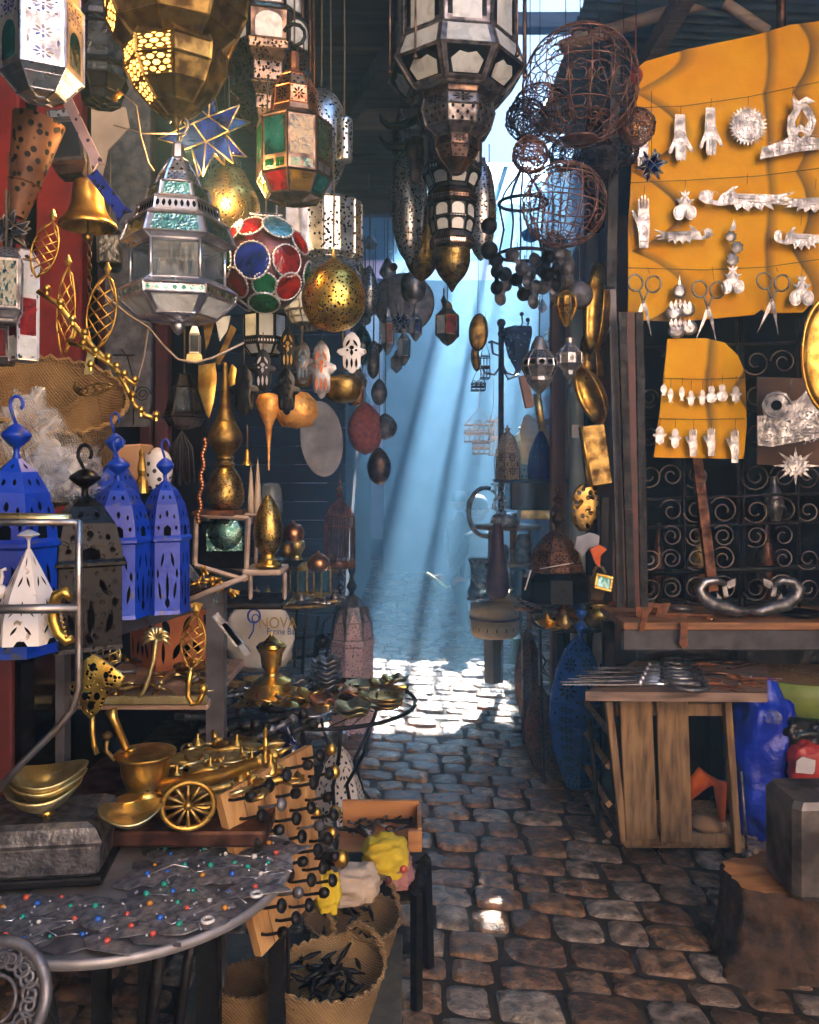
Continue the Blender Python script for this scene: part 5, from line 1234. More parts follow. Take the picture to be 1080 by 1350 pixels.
for x0, x1, w_, mm, dd in ((812, 832, 8, 'black_iron', 3.3), (826, 838, 5, 'maroon_paint', 3.34), (800, 818, 8, 'steel_angle', 3.38), (838, 849, 7, 'black_iron', 3.4)):
    m = MB(); y0 = 150 if x0 < 805 else 412; a, b_ = P(x0 + (x1 - x0) * (y0 - 150) / 650, y0, dd), P(x1, 800, dd); d = (b_ - a)
    m.box((a + b_) / 2, (w_ * dd / F, .03, d.length), mat=d.to_track_quat('-Z', 'Y').to_matrix().to_4x4()); build('upright', m, mm, t)
px_box('wooden_sheet', 'grey-brown leaning board behind the silver onion lamp', 688, 495, 700, 538, 3.4, .03, 'brown_wall', 'panel', lean=-12)
post('white_pipe', 'pale pipe behind the silver onion lamp', [P(708, 520, 3.45), P(715, 568, 3.45)], .016, 'brass_pale', 'pipe')
# lamp post with bracket basket
t = thing('bracket_post', P(661, 640, 5.8), 'dark iron post with curled arms standing in the pale light', 'lamp post')
m = MB(); m.tube([P(661, 430, 5.8), P(660, 900, 5.8)], 0.02, 8); m.ball(P(661, 426, 5.8), .032, 12); m.ball(P(661, 440, 5.8), .027, 12); build('pole', m, 'copper_old', t)
m = MB(); D = 5.8
for pts in ([(661, 455), (648, 450), (644, 452)], [(661, 470), (650, 466), (648, 452)], [(661, 482), (652, 494), (640, 492), (636, 484)], [(661, 478), (668, 492), (678, 494), (684, 482)], [(661, 484), (670, 500), (684, 494)]):
    m.tube(pxline(pts, D), .008, 6)
for x in (686, 694): m.tube(pxline([(x, 434), (x + 3, 425), (x + 2, 416 + (x - 686))], D), .0065, 6); m.ball(P(x + 2, 414 + (x - 686), D), .016, 8)
build('curled_arms', m, 'copper_old', t)
m = MB(); s = D / F; m.lathe([(2 * s, zz(492, D)), (14 * s, zz(470, D)), (22 * s, zz(438, D)), (20 * s, zz(432, D))], 5, (P(684, 0, D).x, D, 0), rot=.5); build('pierced_basket', m, 'filig_dark', t)
# gold oval mirror-backs
def disc(name, label, cx, cy, rx, ry, D, mat, cat, tilt=0, dep=.012, rim=None, yaw=0):
    m = MB(); s = D / F
    Mx = Matrix.Rotation(yaw, 4, 'Z') @ Matrix.Rotation(radians(tilt), 4, 'Y') @ Matrix.Rotation(pi / 2, 4, 'X') @ Matrix.Diagonal((rx * s, ry * s, 1, 1))
    m.lathe([(0, dep), (.5, dep * .9), (.85, dep * .4), (1, 0), (.98, -.004), (0, -.004)], 32, P(cx, cy, D), mat=Mx, caps=False)
    if rim: m.lathe([(.97, .002), (1.03, .006), (1.05, -.004), (.97, -.006), (.97, .002)], 32, P(cx, cy, D), mat=Mx, caps=False, mi=1)
    return build(name, m, [mat, rim or mat], label=label, cat=cat)
disc('oval_plate', 'oval antique gold plate hanging left of the bracket post', 631, 438, 13, 25, 3.4, 'brass_old', 'plate', 3)
disc('oval_plate', 'small narrow brass plate hanging under the oval gold plate', 627, 474, 6, 16, 3.42, 'brass_old', 'plate', -8)
for k, (x, y) in enumerate(((629, 413), )): 
    m = MB(); m.tube([P(630, 415, 3.4), P(632, 240, 3.4)], .0012, 4); build('string', m, 'string', label='thin string holding the oval gold plate', cat='string')
# white wire baskets
def wire_basket(label, x0, y0, x1, y1, D, mat='white_paint', crown=True):
    t = thing('wire_basket', P((x0 + x1) / 2, y1, D), label, 'wire basket'); m = MB(); dd = .05
    for yy in (y0, y1, (y0 + y1) / 2):
        m.tube([P(x0, yy, D), P(x1, yy, D), P(x1, yy, D) + V((0, dd, 0)), P(x0, yy, D) + V((0, dd, 0))], .0022, 4, closed=True)
    n = max(3, int((x1 - x0) / 6))
    for k in range(n + 1):
        x = x0 + (x1 - x0) * k / n; m.tube([P(x, y0, D), P(x, y1, D)], .0016, 4)
    build('wires', m, mat, t); m = MB()
    w_ = (x1 - x0) / 3
    for k in range(3):
        for sg in (1, -1): m.tube(spiral(P(x0 + w_ * (k + .5), (y0 + y1) / 2, D - .004), (sg, 0, 0), (0, 0, 1), w_ * .55 * D / F, .002, 1.3, 0, 12), .0016, 4)
        m.tube([P(x0 + w_ * (k + .5) + w_ * .45 * cos(a), y0 - abs(sin(a)) * w_ * .5, D) for a in [pi * j / 6 for j in range(7)]], .0016, 4)
    build('scrolls', m, mat, t); m = MB()
    if crown: m.tube([P(x0, y0, D), P((x0 + x1) / 2, y0 - 22, D), P(x1, y0, D)], .0016, 4); m.tube([P((x0 + x1) / 2, y0 - 22, D), P((x0 + x1) / 2, y0 - 60, D)], .0012, 4); build('hanger', m, mat, t)
wire_basket('white wire basket with scrolls hanging left of the bracket post', 613, 560, 651, 582, 3.3)
wire_basket('small white wire basket hanging below the scrolled one', 624, 584, 646, 598, 3.35, crown=False)
wire_basket('narrow white wire holder hanging close to the bracket post', 646, 555, 656, 600, 3.25)
wire_basket('dark little wire rack under the small brass plate', 634, 470, 646, 498, 3.3, 'wire_dark')
wire_basket('tiny wire crown hanging above the white wire basket', 622, 505, 640, 514, 3.3, 'wire_dark')
# brass trays hanging along the right wall
def tray(label, pts, D, w_, mat='brass', tw=0):
    """shallow long dish seen almost edge-on: path of centres"""
    (x0, y0), (x1, y1) = pts; a, b_ = P(x0, y0, D), P(x1, y1, D); d = b_ - a; L_ = d.length; dn = d.normalized()
    u = V((sin(radians(tw)), -cos(radians(tw)), 0)); nrm = dn.cross(u).normalized()
    Mx = Matrix((u, dn, nrm)).transposed().to_4x4() @ Matrix.Diagonal((w_, L_ / 2, 1, 1)); m = MB()
    m.lathe([(0, .0), (.7, .0), (.88, .03), (1, .05), (1.02, .045), (.9, .02), (.72, -.006), (0, -.006)], 36, (a + b_) / 2, mat=Mx, caps=False)
    return build('brass_tray', m, mat, label=label, cat='tray')
tray('long oval brass tray hanging uppermost beside the iron uprights', ((799, 348), (790, 470)), 3.4, .055, 'brass', 30)
tray('wide brass tray hanging below the uppermost one', ((772, 480), (800, 556)), 3.35, .06, 'brass', 40)
tray('dull brass tray tucked behind the wide brass tray', ((784, 440), (790, 520)), 3.5, .05, 'brass_old', 30)
px_box('brass_tray', 'square hammered brass tray panel hanging above the oval mesh plaque', 768, 560, 802, 640, 3.2, .02, 'brass_old', 'tray', lean=-8)
m = MB(); m.tube(pxline([(766, 561), (780, 640)], 3.18), .006, 6); build('brass_strip', m, 'brass_bright', label='bright brass edge strip beside the square tray panel', cat='strip')
disc('mesh_plaque', 'oval brass mesh plaque hanging on the iron uprights', 771, 668, 19, 33, 3.2, 'brass_mesh', 'plaque', 4)
px_box('carved_strip', 'dark carved strip with white marks beside the mesh plaque', 791, 655, 803, 720, 3.3, .02, 'black_pierced', 'strip')
strip('rag', 'crumpled grey rag hanging under the mesh plaque', [(760, 708), (778, 702), (790, 706), (788, 724), (776, 722), (768, 734), (757, 722)], 3.1, 'grey_cloth', 'rag', .02, .006)
strip('rag', 'orange cloth scrap hanging above the wicker basket', [(778, 724), (790, 718), (800, 724), (792, 732), (790, 748), (784, 742)], 3.08, 'orange_cloth', 'rag', .012, .004)

r = random.Random(55)
for k in range(30):
    lf = k < 17; D = r.uniform(5.2, 6.9); x = r.uniform(440, 515) if lf else r.uniform(694, 742); y0 = r.uniform(300, 560) if lf else r.uniform(255, 470); w_ = r.uniform(6, 13); h_ = w_ * r.uniform(1.6, 3)
    nm = ['oval', 'long', 'squat', 'pointed', 'round'][k % 5]; col = [('silver_dull', 'grey'), ('brass_old', 'brass'), ('bronze', 'bronze'), ('slate_metal', 'dark'), ('g_sky', 'blue glass')][(k * 3 + k // 5) % 5]
    o_ = lan('dim_lantern', f'dim {nm} {col[1]} lantern hanging deep ' + ('left of the light beams' if lf else 'above the rack right of the beams'), 'lantern', x, D, [('shell', 8 if k % 2 else 16, 10, [(1, y0), (w_ * .4, y0 + h_ * .15), (w_, y0 + h_ * (.4 if k % 3 else .6)), (w_ * .8, y0 + h_ * .8), (1, y0 + h_)], col[0])], 'dim lanterns hanging deep in the alley', hang=y0 - 90, hr=.004)
# ======================= RIGHT STALL ==========================================
ZU, XU = V((0, 0, 1)), V((1, 0, 0))
def flat(name, label, pts, D, mat, cat, th=.006, bulge=0, group=None, parent=None, ref=None):
    x0, y0 = ref or pts[0]; s = D / F
    m = MB(); m.plate([((x - x0) * s, -(y - y0) * s) for x, y in pts][::-1], P(x0, y0, D), XU, ZU, th, bulge=bulge)
    return build(name, m, mat, parent, label=label, cat=cat, group=group)
DB = 3.6
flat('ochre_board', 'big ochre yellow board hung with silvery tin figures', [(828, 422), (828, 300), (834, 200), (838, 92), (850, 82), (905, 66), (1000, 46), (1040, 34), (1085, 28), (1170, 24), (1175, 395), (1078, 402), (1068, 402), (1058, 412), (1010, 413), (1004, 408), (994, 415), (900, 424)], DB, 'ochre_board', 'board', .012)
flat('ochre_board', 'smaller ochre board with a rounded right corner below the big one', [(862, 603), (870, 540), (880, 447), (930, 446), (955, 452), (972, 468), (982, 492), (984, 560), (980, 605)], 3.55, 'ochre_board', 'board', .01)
flat('brown_board', 'brown cardboard sheet behind the silver relief plaque', [(998, 612), (998, 497), (1110, 500), (1110, 618)], 3.62, 'brown_board', 'board', .006)
# strings on the boards
for lb, pts, D in (('uppermost string across the big ochre board', [(838, 142), (900, 140), (985, 128), (1080, 108)], 3.57), ('middle string across the big ochre board', [(830, 241), (900, 238), (1000, 232), (1080, 222)], 3.57),
                   ('lowest string across the big ochre board', [(828, 353), (930, 356), (1010, 352), (1080, 342)], 3.57), ('upper string across the smaller ochre board', [(877, 499), (930, 500), (982, 498)], 3.53), ('lower string across the smaller ochre board', [(868, 552), (920, 553), (982, 552)], 3.53)):
    m = MB(); m.tube(pxline(pts, D), .0016, 4); build('string', m, 'string', label=lb, cat='string')
HAND = [(-.30, -1), (.32, -1), (.36, -.42), (.50, -.10), (.78, .22), (.86, .42), (.74, .42), (.44, .16), (.42, .50), (.40, .82), (.32, .86), (.26, .50), (.22, .50), (.20, .93), (.11, .98), (.06, .52), (.02, .52), (-.03, 1.0), (-.13, 1.0), (-.14, .52), (-.18, .50), (-.24, .86), (-.33, .86), (-.34, .42), (-.40, -.1)]
def charm(name, label, outline, cx, cy, w, h, D=3.54, mat='silver_white', flipx=1, bulge=.003, rot=0, cat='tin charm', details=(), cordy=None, group=None):
    s = D / F; a = radians(rot)
    f = lambda x, y: ((x * flipx * w / 2 * cos(a) - y * h / 2 * sin(a)) * s, (x * flipx * w / 2 * sin(a) + y * h / 2 * cos(a)) * s)
    pts = [f(x, y) for x, y in outline]
    ar = sum(pts[i][0] * pts[(i + 1) % len(pts)][1] - pts[(i + 1) % len(pts)][0] * pts[i][1] for i in range(len(pts)))
    if ar < 0: pts = pts[::-1]
    t = thing(name, P(cx, cy, D), label, cat, group); m = MB(); m.plate(pts, P(cx, cy, D), XU, ZU, .004)
    build('tin_sheet', m, mat, t)
    m = MB(); n_ = len(pts); mx, my = sum(p[0] for p in pts) / n_, sum(p[1] for p in pts) / n_
    if n_ > 12: m.tube([P(cx, cy, D) + V((mx + (x - mx) * .8, -.003, my + (y - my) * .8)) for x, y in pts], .0009, 4, closed=True)
    for q in details:
        q = [f(x, y) for x, y in q]
        if len(q) > 2 and q[0] == q[-1]: q = q[:-1]
        m.tube([P(cx, cy, D) + V((x, -.0035, y)) for x, y in q], .0013, 4)
    if m.v: build('embossing', m, 'silver', t)
    cy0 = cordy if cordy is not None else cy - h / 2 - 12
    m = MB(); m.tube([P(cx, cy - h / 2 + 2, D), P(cx + 1, cy0, D + .005)], .0011, 4); build('cord', m, 'string', t)
    return t
DH = [(-.38, 1), (.34, 1), (.36, .35), (.46, .05), (.98, -.55), (.80, -.62), (.44, -.30), (.42, -.86), (.30, -.98), (.16, -.90), (.04, -1), (-.08, -.9), (-.2, -.98), (-.34, -.84), (-.36, -.30), (-.72, -.70), (-.9, -.6), (-.46, .0)]
eye = [leaf(0, -.05, .7, .5, 0), circ(0, -.05, .18, 10), [(-.3, .2), (0, .32), (.3, .2)]]
charm('tin_hand', 'tin hand with an embossed eye pointing down at the left of the upper row', DH, 897, 182, 36, 62, details=eye)
charm('tin_hand', 'plain narrow tin hand pointing down beside the sun disc', DH, 937, 174, 34, 64, details=[[(-.1, -.9), (-.1, -.3)], [(.1, -.9), (.1, -.3)]])
sun_ = [(r_ * cos(2 * pi * k / 60), r_ * sin(2 * pi * k / 60)) for k, r_ in ((k, 1.0 if k % 2 else .76) for k in range(60))]
charm('tin_sun', 'round tin sun with short rays on the big ochre board', sun_, 986, 166, 52, 54, details=[circ(0, 0, .68, 24)])
ring = arc(0, 0, 1, 120, 420, 22) + [(x * .55 + .05, y * .55 - .05) for x, y in arc(0, 0, 1, 60, 120, 22)[::1]][::-1]
PEA = [(-1, -.98), (-.95, -.62), (-.3, -.42), (-.12, -.3), (-.18, -.1), (-.16, .3), (.02, .55), (-.02, .95), (.18, .80), (.42, .95), (.70, .78), (.44, .72), (.62, .50), (.72, .20), (.64, -.10), (.50, -.30), (1, -.34), (1, -.66), (.2, -.74)]
hole_ = [[(.28, .55), (.1, .2), (.12, 0), (.25, .14), (.38, .02), (.48, .2)], circ(.26, -.22, .09, 12, .09)]
t = charm('tin_peacock', 'curled tin bird figure on a long foot at the upper right of the big board', PEA, 1045, 168, 86, 86, details=[arc(.26, .05, .34, 150, 390, 16, .42)])
m = MB(); s = 3.54 / F
for q in hole_: m.plate([(x * 43 * s, y * 43 * s) for x, y in q], P(1045, 168, 3.535), XU, ZU, .0045)
build('cut_out', m, 'ochre_board', t)
charm('tin_hand', 'open tin hand pointing up at the left edge of the big board', HAND, 849, 292, 38, 70, flipx=-1, details=[circ(-.02, -.3, .16, 8), [(-.3, -.75), (.3, -.75)]])
charm('tin_hand', 'half hidden tin hand behind the tangled wire ball', HAND, 848, 195, 34, 56, rot=180)
CH = [(0, 1), (.12, .72), (.45, .88), (.2, .55), (.42, .3), (.78, .36), (.5, .12), (.35, .1)] + arc(.48, -.5, .48, 80, -150, 12, .46) + [(0, -.3)] + arc(-.48, -.5, .48, -30, -260, 12, .46) + [(-.35, .1), (-.5, .12), (-.78, .36), (-.42, .3), (-.2, .55), (-.45, .88), (-.12, .72)]
berry = [circ(.48, -.5, .36, 12), circ(-.48, -.5, .36, 12), [(-.3, .1), (0, .5), (.3, .1)]]
charm('tin_berries', 'tin pair of berries with leaves hanging left of the long tin bird', CH, 903, 270, 32, 42, details=berry)
charm('tin_berries', 'tin pair of berries lowest under the chain of blossoms', CH, 966, 368, 32, 40, details=berry, cordy=300)
charm('tin_berries', 'tin pair of berries right of the third scissors', CH, 1057, 382, 34, 44, details=berry)
BIRD = [(-1, .1), (-.96, .5), (-.8, .62), (-.70, .4), (-.72, .02), (-.62, -.05), (-.52, .35), (-.42, .5), (-.30, .78), (-.18, .8), (-.28, .55), (-.2, .38), (.3, .34), (.62, .28), (1, .5), (.72, .12), (1, -.02), (.66, -.06), (.9, -.3), (.5, -.22), (.55, -.55), (.35, -.3), (.3, -.62), (.12, -.34), (.02, -.66), (-.1, -.36), (-.22, -.6), (-.28, -.25), (-.55, -.32), (-.82, -.2), (-.92, -.1)]
charm('tin_bird', 'long feathered tin bird across the middle of the big board', BIRD, 985, 264, 128, 46, details=[[(-.2, .1), (.2, .05)], [(0, -.1), (.4, -.15)], circ(-.36, .3, .05, 8)])
charm('tin_bird', 'feathered tin bird running out of the right edge of the photo', BIRD, 1075, 268, 92, 40, flipx=-1, details=[[(-.2, .1), (.2, .05)], [(0, -.1), (.4, -.15)]])
charm('tin_bird', 'small grey tin bird with a looped tail right of the open hand', BIRD, 901, 311, 78, 34, flipx=-1, mat='silver_dull', details=[[(-.2, .1), (.2, .05)]])
charm('tin_bird', 'small crowned tin bird at the right edge above the berries', BIRD, 1056, 316, 72, 42, details=[[(-.2, .1), (.2, .05)]])
BLO = []
t = thing('tin_blossoms', P(967, 345, 3.54), 'chain of small tin blossoms on the big board', 'tin charm'); m = MB(); s = 3.54 / F
for x, y, rr in ((964, 312, 8), (972, 326, 9), (966, 342, 9)):
    m.plate([(cos(2 * pi * k / 16) * rr * s * (1 if k % 2 else .8), sin(2 * pi * k / 16) * rr * s * (1 if k % 2 else .8)) for k in range(16)], P(x, y, 3.54), XU, ZU, .004, bulge=.003)
m.plate([(-5 * s, 0), (5 * s, 4 * s), (2 * s, 18 * s)], P(966, 306, 3.54), XU, ZU, .004)
build('blossoms', m, 'silver_dull', t)
# fruit tower charm
t = thing('tin_fruit_tower', P(900, 440, 3.53), 'tall tin stack of fruit and leaves below the big board', 'tin charm'); m = MB(); s = 3.53 / F
for x, y, rx, ry in ((896, 384, 9, 10), (889, 412, 11, 11), (907, 408, 10, 10), (892, 436, 11, 10), (909, 432, 11, 10)):
    m.lathe([(0, .006), (.6, .005), (1, 0), (1, -.003), (0, -.003)], 16, P(x, y, 3.53), mat=Matrix.Rotation(pi / 2, 4, 'X') @ Matrix.Diagonal((rx * s, ry * s, 1, 1)), caps=False)
build('fruit', m, 'silver_white', t); m = MB()
for y in (398, 422):
    for k in (-2, -1, 0, 1, 2): m.plate([(0, 0), (3 * s, -7 * s), (0, -13 * s), (-3 * s, -7 * s)], P(897 + k * 6, y - 4 + abs(k), 3.52), XU, ZU, .003)
m.plate([(-2 * s, 0), (2 * s, 0), (0, 14 * s)], P(896, 376, 3.52), XU, ZU, .003)
build('leaves', m, 'silver_white', t); m = MB(); m.tube([P(896, 364, 3.53), P(897, 354, 3.54)], .0011, 4); build('cord', m, 'string', t)
# scissors
def scissors(label, cx, cy, h, D, ang=0, spread=.22, lie=None, mat='pewter', mat2='silver_dull'):
    """cy = pivot; handles up"""
    t = thing('scissors', P(cx, cy, D) if lie is None else lie, label, 'scissors'); s = D / F; H_ = h * s
    c = P(cx, cy, D) if lie is None else V(lie)
    if lie is None: R_ = Matrix.Rotation(radians(ang), 3, 'Y')
    else: R_ = Matrix.Rotation(radians(ang), 3, 'Z') @ Matrix.Rotation(-pi / 2, 3, 'X')
    for sg in (-1, 1):
        r2 = Matrix.Rotation(sg * spread, 3, 'Y'); f = lambda x, z, y=0: c + R_ @ (r2 @ V((x, y + sg * .0015, z)))
        m = MB(); m.add([f(-.02 * H_, 0), f(.035 * H_, 0), f(.045 * H_, -.15 * H_), f(0, -.55 * H_)] + [f(-.02 * H_, 0, .003), f(.035 * H_, 0, .003), f(.045 * H_, -.15 * H_, .003), f(0, -.55 * H_, .003)], [[0, 1, 2, 3], [7, 6, 5, 4], [0, 4, 5, 1], [1, 5, 6, 2], [2, 6, 7, 3], [3, 7, 4, 0]])
        m.tube([f(0, -.02 * H_), f(.01 * H_ * sg, .12 * H_), f(.02 * H_ * sg, .2 * H_)], .017 * H_, 6)
        b_ = build('blade', m, mat2, t)
        m = MB(); m.tube([f(sg * .05 * H_ + .115 * H_ * cos(a), .32 * H_ + .13 * H_ * sin(a)) for a in [2 * pi * k / 16 for k in range(16)]], .018 * H_, 6, closed=True); build('finger_ring', m, mat, b_)
    m = MB(); m.ball(c + R_ @ V((0, -.004, 0)), .022 * H_, 8); build('pivot', m, 'silver', t)
    if lie is None:
        m = MB(); m.tube([c + V((.1 * H_, 0, .45 * H_)), P(cx + 6, 352, D + .02)], .0012, 4); build('cord', m, 'string', t)
scissors('open antique scissors hanging leftmost on the big ochre board', 848, 398, 84, 3.52, 4, .30)
scissors('open antique scissors hanging between the fruit tower and the berries', 933, 406, 84, 3.52, 3, .30)
scissors('open antique scissors hanging rightmost on the big ochre board', 1017, 396, 84, 3.52, 6, .30)
# small charms on small board
ROW = [('tin_flower', 'tiny tin bud leftmost in the upper row of the small board', 875, 514, 10, 16), ('tin_fish', 'narrow tin fish second from the left in the upper row', 884, 521, 9, 20), ('tin_fish', 'narrow tin fish third from the left in the upper row', 899, 519, 9, 20),
       ('tin_hamsa', 'tiny tin hamsa fourth in the upper row of the small board', 911, 525, 13, 22), ('tin_hamsa', 'tiny tin hamsa fifth in the upper row of the small board', 926, 524, 13, 22), ('tin_pot', 'rounded tin pot shape sixth in the upper row', 938, 520, 14, 22), ('tin_pot', 'wide grey tin pot shape seventh in the upper row', 952, 518, 15, 22), ('tin_hamsa', 'largest tin hamsa rightmost in the upper row', 970, 520, 18, 24)]
FISH = [(0, 1), (.6, .6), (.9, .1), (.5, -.4), (.25, -.6), (.7, -1), (0, -.85), (-.7, -1), (-.25, -.6), (-.5, -.4), (-.9, .1), (-.6, .6)]
POT = arc(0, -.35, .95, -60, 240, 14, .65)[::1]
POT = [(0, 1), (.5, .9), (.6, .5), (.5, .2), (.9, -.1), (1, -.5), (.6, -.9), (0, -1), (-.6, -.9), (-1, -.5), (-.9, -.1), (-.5, .2), (-.6, .5), (-.5, .9)]
for nm, lb, x, y, w_, h_ in ROW:
    charm(nm, lb, {'tin_flower': FISH, 'tin_fish': FISH, 'tin_hamsa': HAM, 'tin_pot': POT}[nm] if nm != 'tin_hamsa' else [(a * 1.7, b_) for a, b_ in HAM], x, y, w_, h_, 3.5, rot=0)
for lb, x, y, w_, h_, o_, fx in (('small tin hand with a thumb leftmost in the lower row', 870, 574, 20, 26, HAM, 1), ('small tin hamsa second in the lower row', 890, 578, 18, 28, HAM, 1), ('open tin hand third in the lower row of the small board', 914, 583, 26, 38, HAND, -1),
                         ('open tin hand fourth in the lower row of the small board', 938, 582, 26, 38, HAND, -1), ('big open tin hand at the lower right corner of the small board', 969, 587, 28, 46, HAND, -1)):
    charm('tin_hand', lb, [(a * (1.7 if o_ is HAM else 1), b_) for a, b_ in o_], x, y, w_, h_, 3.5, flipx=fx)
# silver relief plaque
t = charm('relief_plaque', 'large hammered silver relief plaque with a looped dragon neck on the brown board', [(-1, -.9), (-1.02, .1), (-.8, .1), (-.88, .45), (-.72, .82), (-.42, .95), (-.12, .85), (.02, .6), (.2, .62), (.5, .98), (.75, 1.0), (.62, .82), (1.05, .6), (1.15, -.6), (.2, -.8), (-.6, -.95)], 1042, 552, 86, 78, 3.5, cordy=500, cat='plaque', mat='silver_white')
m = MB(); s = 3.5 / F; r = random.Random(6)
for k in range(70):
    x, y = r.uniform(-.9, .95), r.uniform(-.8, .2); a = r.uniform(0, 360)
    m.tube([P(1042, 552, 3.494) + V(((x + .09 * cos(radians(b_))) * 43 * s, 0, (y + .07 * sin(radians(b_))) * 39 * s)) for b_ in range(int(a), int(a) + 200, 40)], .0018, 4)
m.tube([P(1042, 552, 3.494) + V((x * 43 * s, 0, y * 39 * s)) for x, y in arc(-.42, .45, .42, 10, 330, 18, .42)], .004, 5)
build('hammered_scales', m, 'silver', t); m = MB(); m.plate([(x * 43 * s, y * 39 * s) for x, y in circ(-.42, .45, .17, 14)], P(1042, 552, 3.495), XU, ZU, .003); build('cut_out', m, 'hole', t)
st_ = [(r_ * cos(pi / 2 + 2 * pi * k / 32), r_ * sin(pi / 2 + 2 * pi * k / 32)) for k, r_ in ((k, [1.0, .46, .62, .46][k % 4]) for k in range(32))]
charm('tin_sun', 'tin sunburst with long pointed rays under the relief plaque', st_, 1049, 614, 62, 50, 3.48, details=[circ(0, 0, .32, 14)])
disc('brass_platter', 'big round brass platter cut by the right edge of the photo', 1092, 468, 34, 74, 3.1, 'brass', 'platter', 0, .02, 'brass_bright')
# grille ------------------------------------------------------------------------
t = thing('iron_grille', P(950, 800, 3.85), 'wrought iron grille of curling scrolls in front of the dark shop', 'grille'); D = 3.85
for y in (455, 548, 655, 692, 752):
    m = MB(); m.tube([P(832, y + 4, D), P(1180, y - 8, D)], .007 if y != 752 else .014, 6); build('crossbar', m, 'wire_dark' if y != 752 else 'black_iron', t)
for x in (842, 900, 972, 979, 1051, 1110):
    m = MB(); m.tube([P(x, 420, D), P(x + 3, 812, D)], .007, 6); build('upright', m, 'wire_dark', t)
m = MB(); cells = [(842, 900), (900, 972), (979, 1051), (1051, 1110)]
rows = [(455, 500), (500, 548), (548, 600), (600, 655), (655, 692), (692, 722), (722, 752), (752, 800)]
i = 0
for x0, x1 in cells:
    for j, (y0, y1) in enumerate(rows):
        cx = (x0 + x1) / 2; hy = (y1 - y0) / 2; cy = (y0 + y1) / 2; w_ = (x1 - x0) / 4
        for sg in (-1, 1):
            if r.random() < .1: continue
            c = P(cx + sg * w_, cy, D - .01); a0 = r.uniform(0, 6.3)
            m.tube(spiral(c, (sg, 0, 0), (0, 0, 1 if (j + i) % 2 else -1), min(w_ * 1.1, hy * 1.05) * r.uniform(.85, 1.1) * D / F, .3 * min(w_, hy) * D / F, r.uniform(1.2, 1.7), r.uniform(0, .9) + (pi if sg > 0 else 0), 20), .0042, 5)
        i += 1
build('scrollwork', m, 'grille_iron', t)
m = MB(); a, b_ = P(918, 600, 3.8), P(940, 780, 3.8); m.box((a + b_) / 2, (.05, .025, (b_ - a).length), mat=Matrix.Rotation(radians(-7), 4, 'Y'), bev=.004); build('broken_plank', m, 'copper_old', label='dark leaning plank with a splintered end against the grille', cat='plank')
for lb, x, y0, y1, w_, mat in (('dim amber pitcher standing behind the grille', 922, 700, 792, 16, 'brass_old'), ('dim orange vase standing behind the grille at right', 1010, 690, 790, 14, 'copper_old'), ('dim figurine behind the grille near its left side', 868, 690, 795, 8, 'copper_old'), ('pale grey jar behind the grille under the brown board', 1020, 628, 690, 13, 'silver_dull')):
    h_ = y1 - y0; lan('dim_vase', lb, 'vase', x, 4.25, [('body', 16, 0, [(w_ * .4, y0), (w_ * .35, y0 + h_ * .15), (w_, y0 + h_ * .5), (w_ * .8, y0 + h_ * .8), (w_ * .5, y1)], mat)])
px_box('back_shelf', 'dark shelf board behind the grille', 845, 794, 1180, 802, 4.3, .3, 'copper_old', 'shelf')
# long shelf under grille
t = thing('tool_shelf', P(990, 835, 3.6), 'long rusty wooden shelf under the grille covered with old tools', 'shelf')
m = MB(); a = P(822, 822, 3.45); m.box((a.x + 1.02, 3.66, a.z - .012), (2.04, .42, .03), bev=.004); build('top_board', m, 'shelf_wood', t)
m = MB(); m.box((a.x + 1.02, 3.47, a.z - .07), (2.04, .03, .085), bev=.004); build('front_rail', m, 'steel_angle', t)
for x in (a.x + .02, a.x + .62, a.x + 1.9):
    m = MB(); m.box((x, 3.8, (a.z - .05) / 2), (.05, .05, a.z - .05), bev=.004); build('leg', m, 'black_iron', t)
zs = a.z + .004
m = MB(); m.box((a.x + .82, 3.86, zs * .5), (1.3, .02, zs - .1)); build('plastic_sheet', m, 'dark_plastic', label='crumpled dark plastic sheet hanging under the tool shelf', cat='sheet')
# tools on shelf
r = random.Random(21)
def shelfz(y): return None
tl = [('rusty iron pipe lying at the left end of the tool shelf', [(822, 794), (880, 800), (922, 806)], .014, 'rust'), ('long thin rusty rod lying at the front of the tool shelf', [(812, 812), (870, 816), (940, 818)], .006, 'rust'), ('thin iron poker lying behind the front rod', [(806, 816), (860, 819), (900, 822)], .005, 'rust'),
      ('short rusty rod at the middle of the tool shelf', [(950, 812), (1000, 815)], .007, 'rust'), ('grey metal tube lying behind the rusty rods', [(888, 804), (924, 808)], .012, 'pewter'), ('flat rusty file right of the middle of the shelf', [(955, 820), (1010, 817)], .006, 'copper_old'), ('rusty chisel lying below the silver fish handles', [(1000, 811), (1028, 812)], .007, 'rust')]
for lb, pts, rr, mat in tl:
    m = MB(); m.tube([V((P(x, y, 3.6).x, 3.50 + (826 - y) * .011, zs + rr)) for x, y in pts], rr, 8); build('iron_tool', m, mat, label=lb, cat='tool')
strip('hanging_bracket', 'short rusty bracket plate standing on the shelf', [(838, 796), (862, 794), (858, 806), (846, 816), (838, 812)], 3.55, 'rust', 'bracket', .01)
strip('hanging_bracket', 'second rusty bracket plate right of the first', [(868, 796), (884, 794), (880, 806), (872, 814), (864, 812)], 3.56, 'rust', 'bracket', .01)
strip('hanging_bracket', 'rusty forked hook hanging off the left shelf edge', [(846, 808), (854, 808), (852, 822), (848, 832), (842, 832)], 3.43, 'rust', 'hook', .01)
strip('leather_strap', 'worn leather strap hanging over the shelf edge', [(897, 820), (907, 820), (906, 838), (907, 850), (901, 856), (895, 848), (897, 836)], 3.42, 'rust', 'strap', .008)
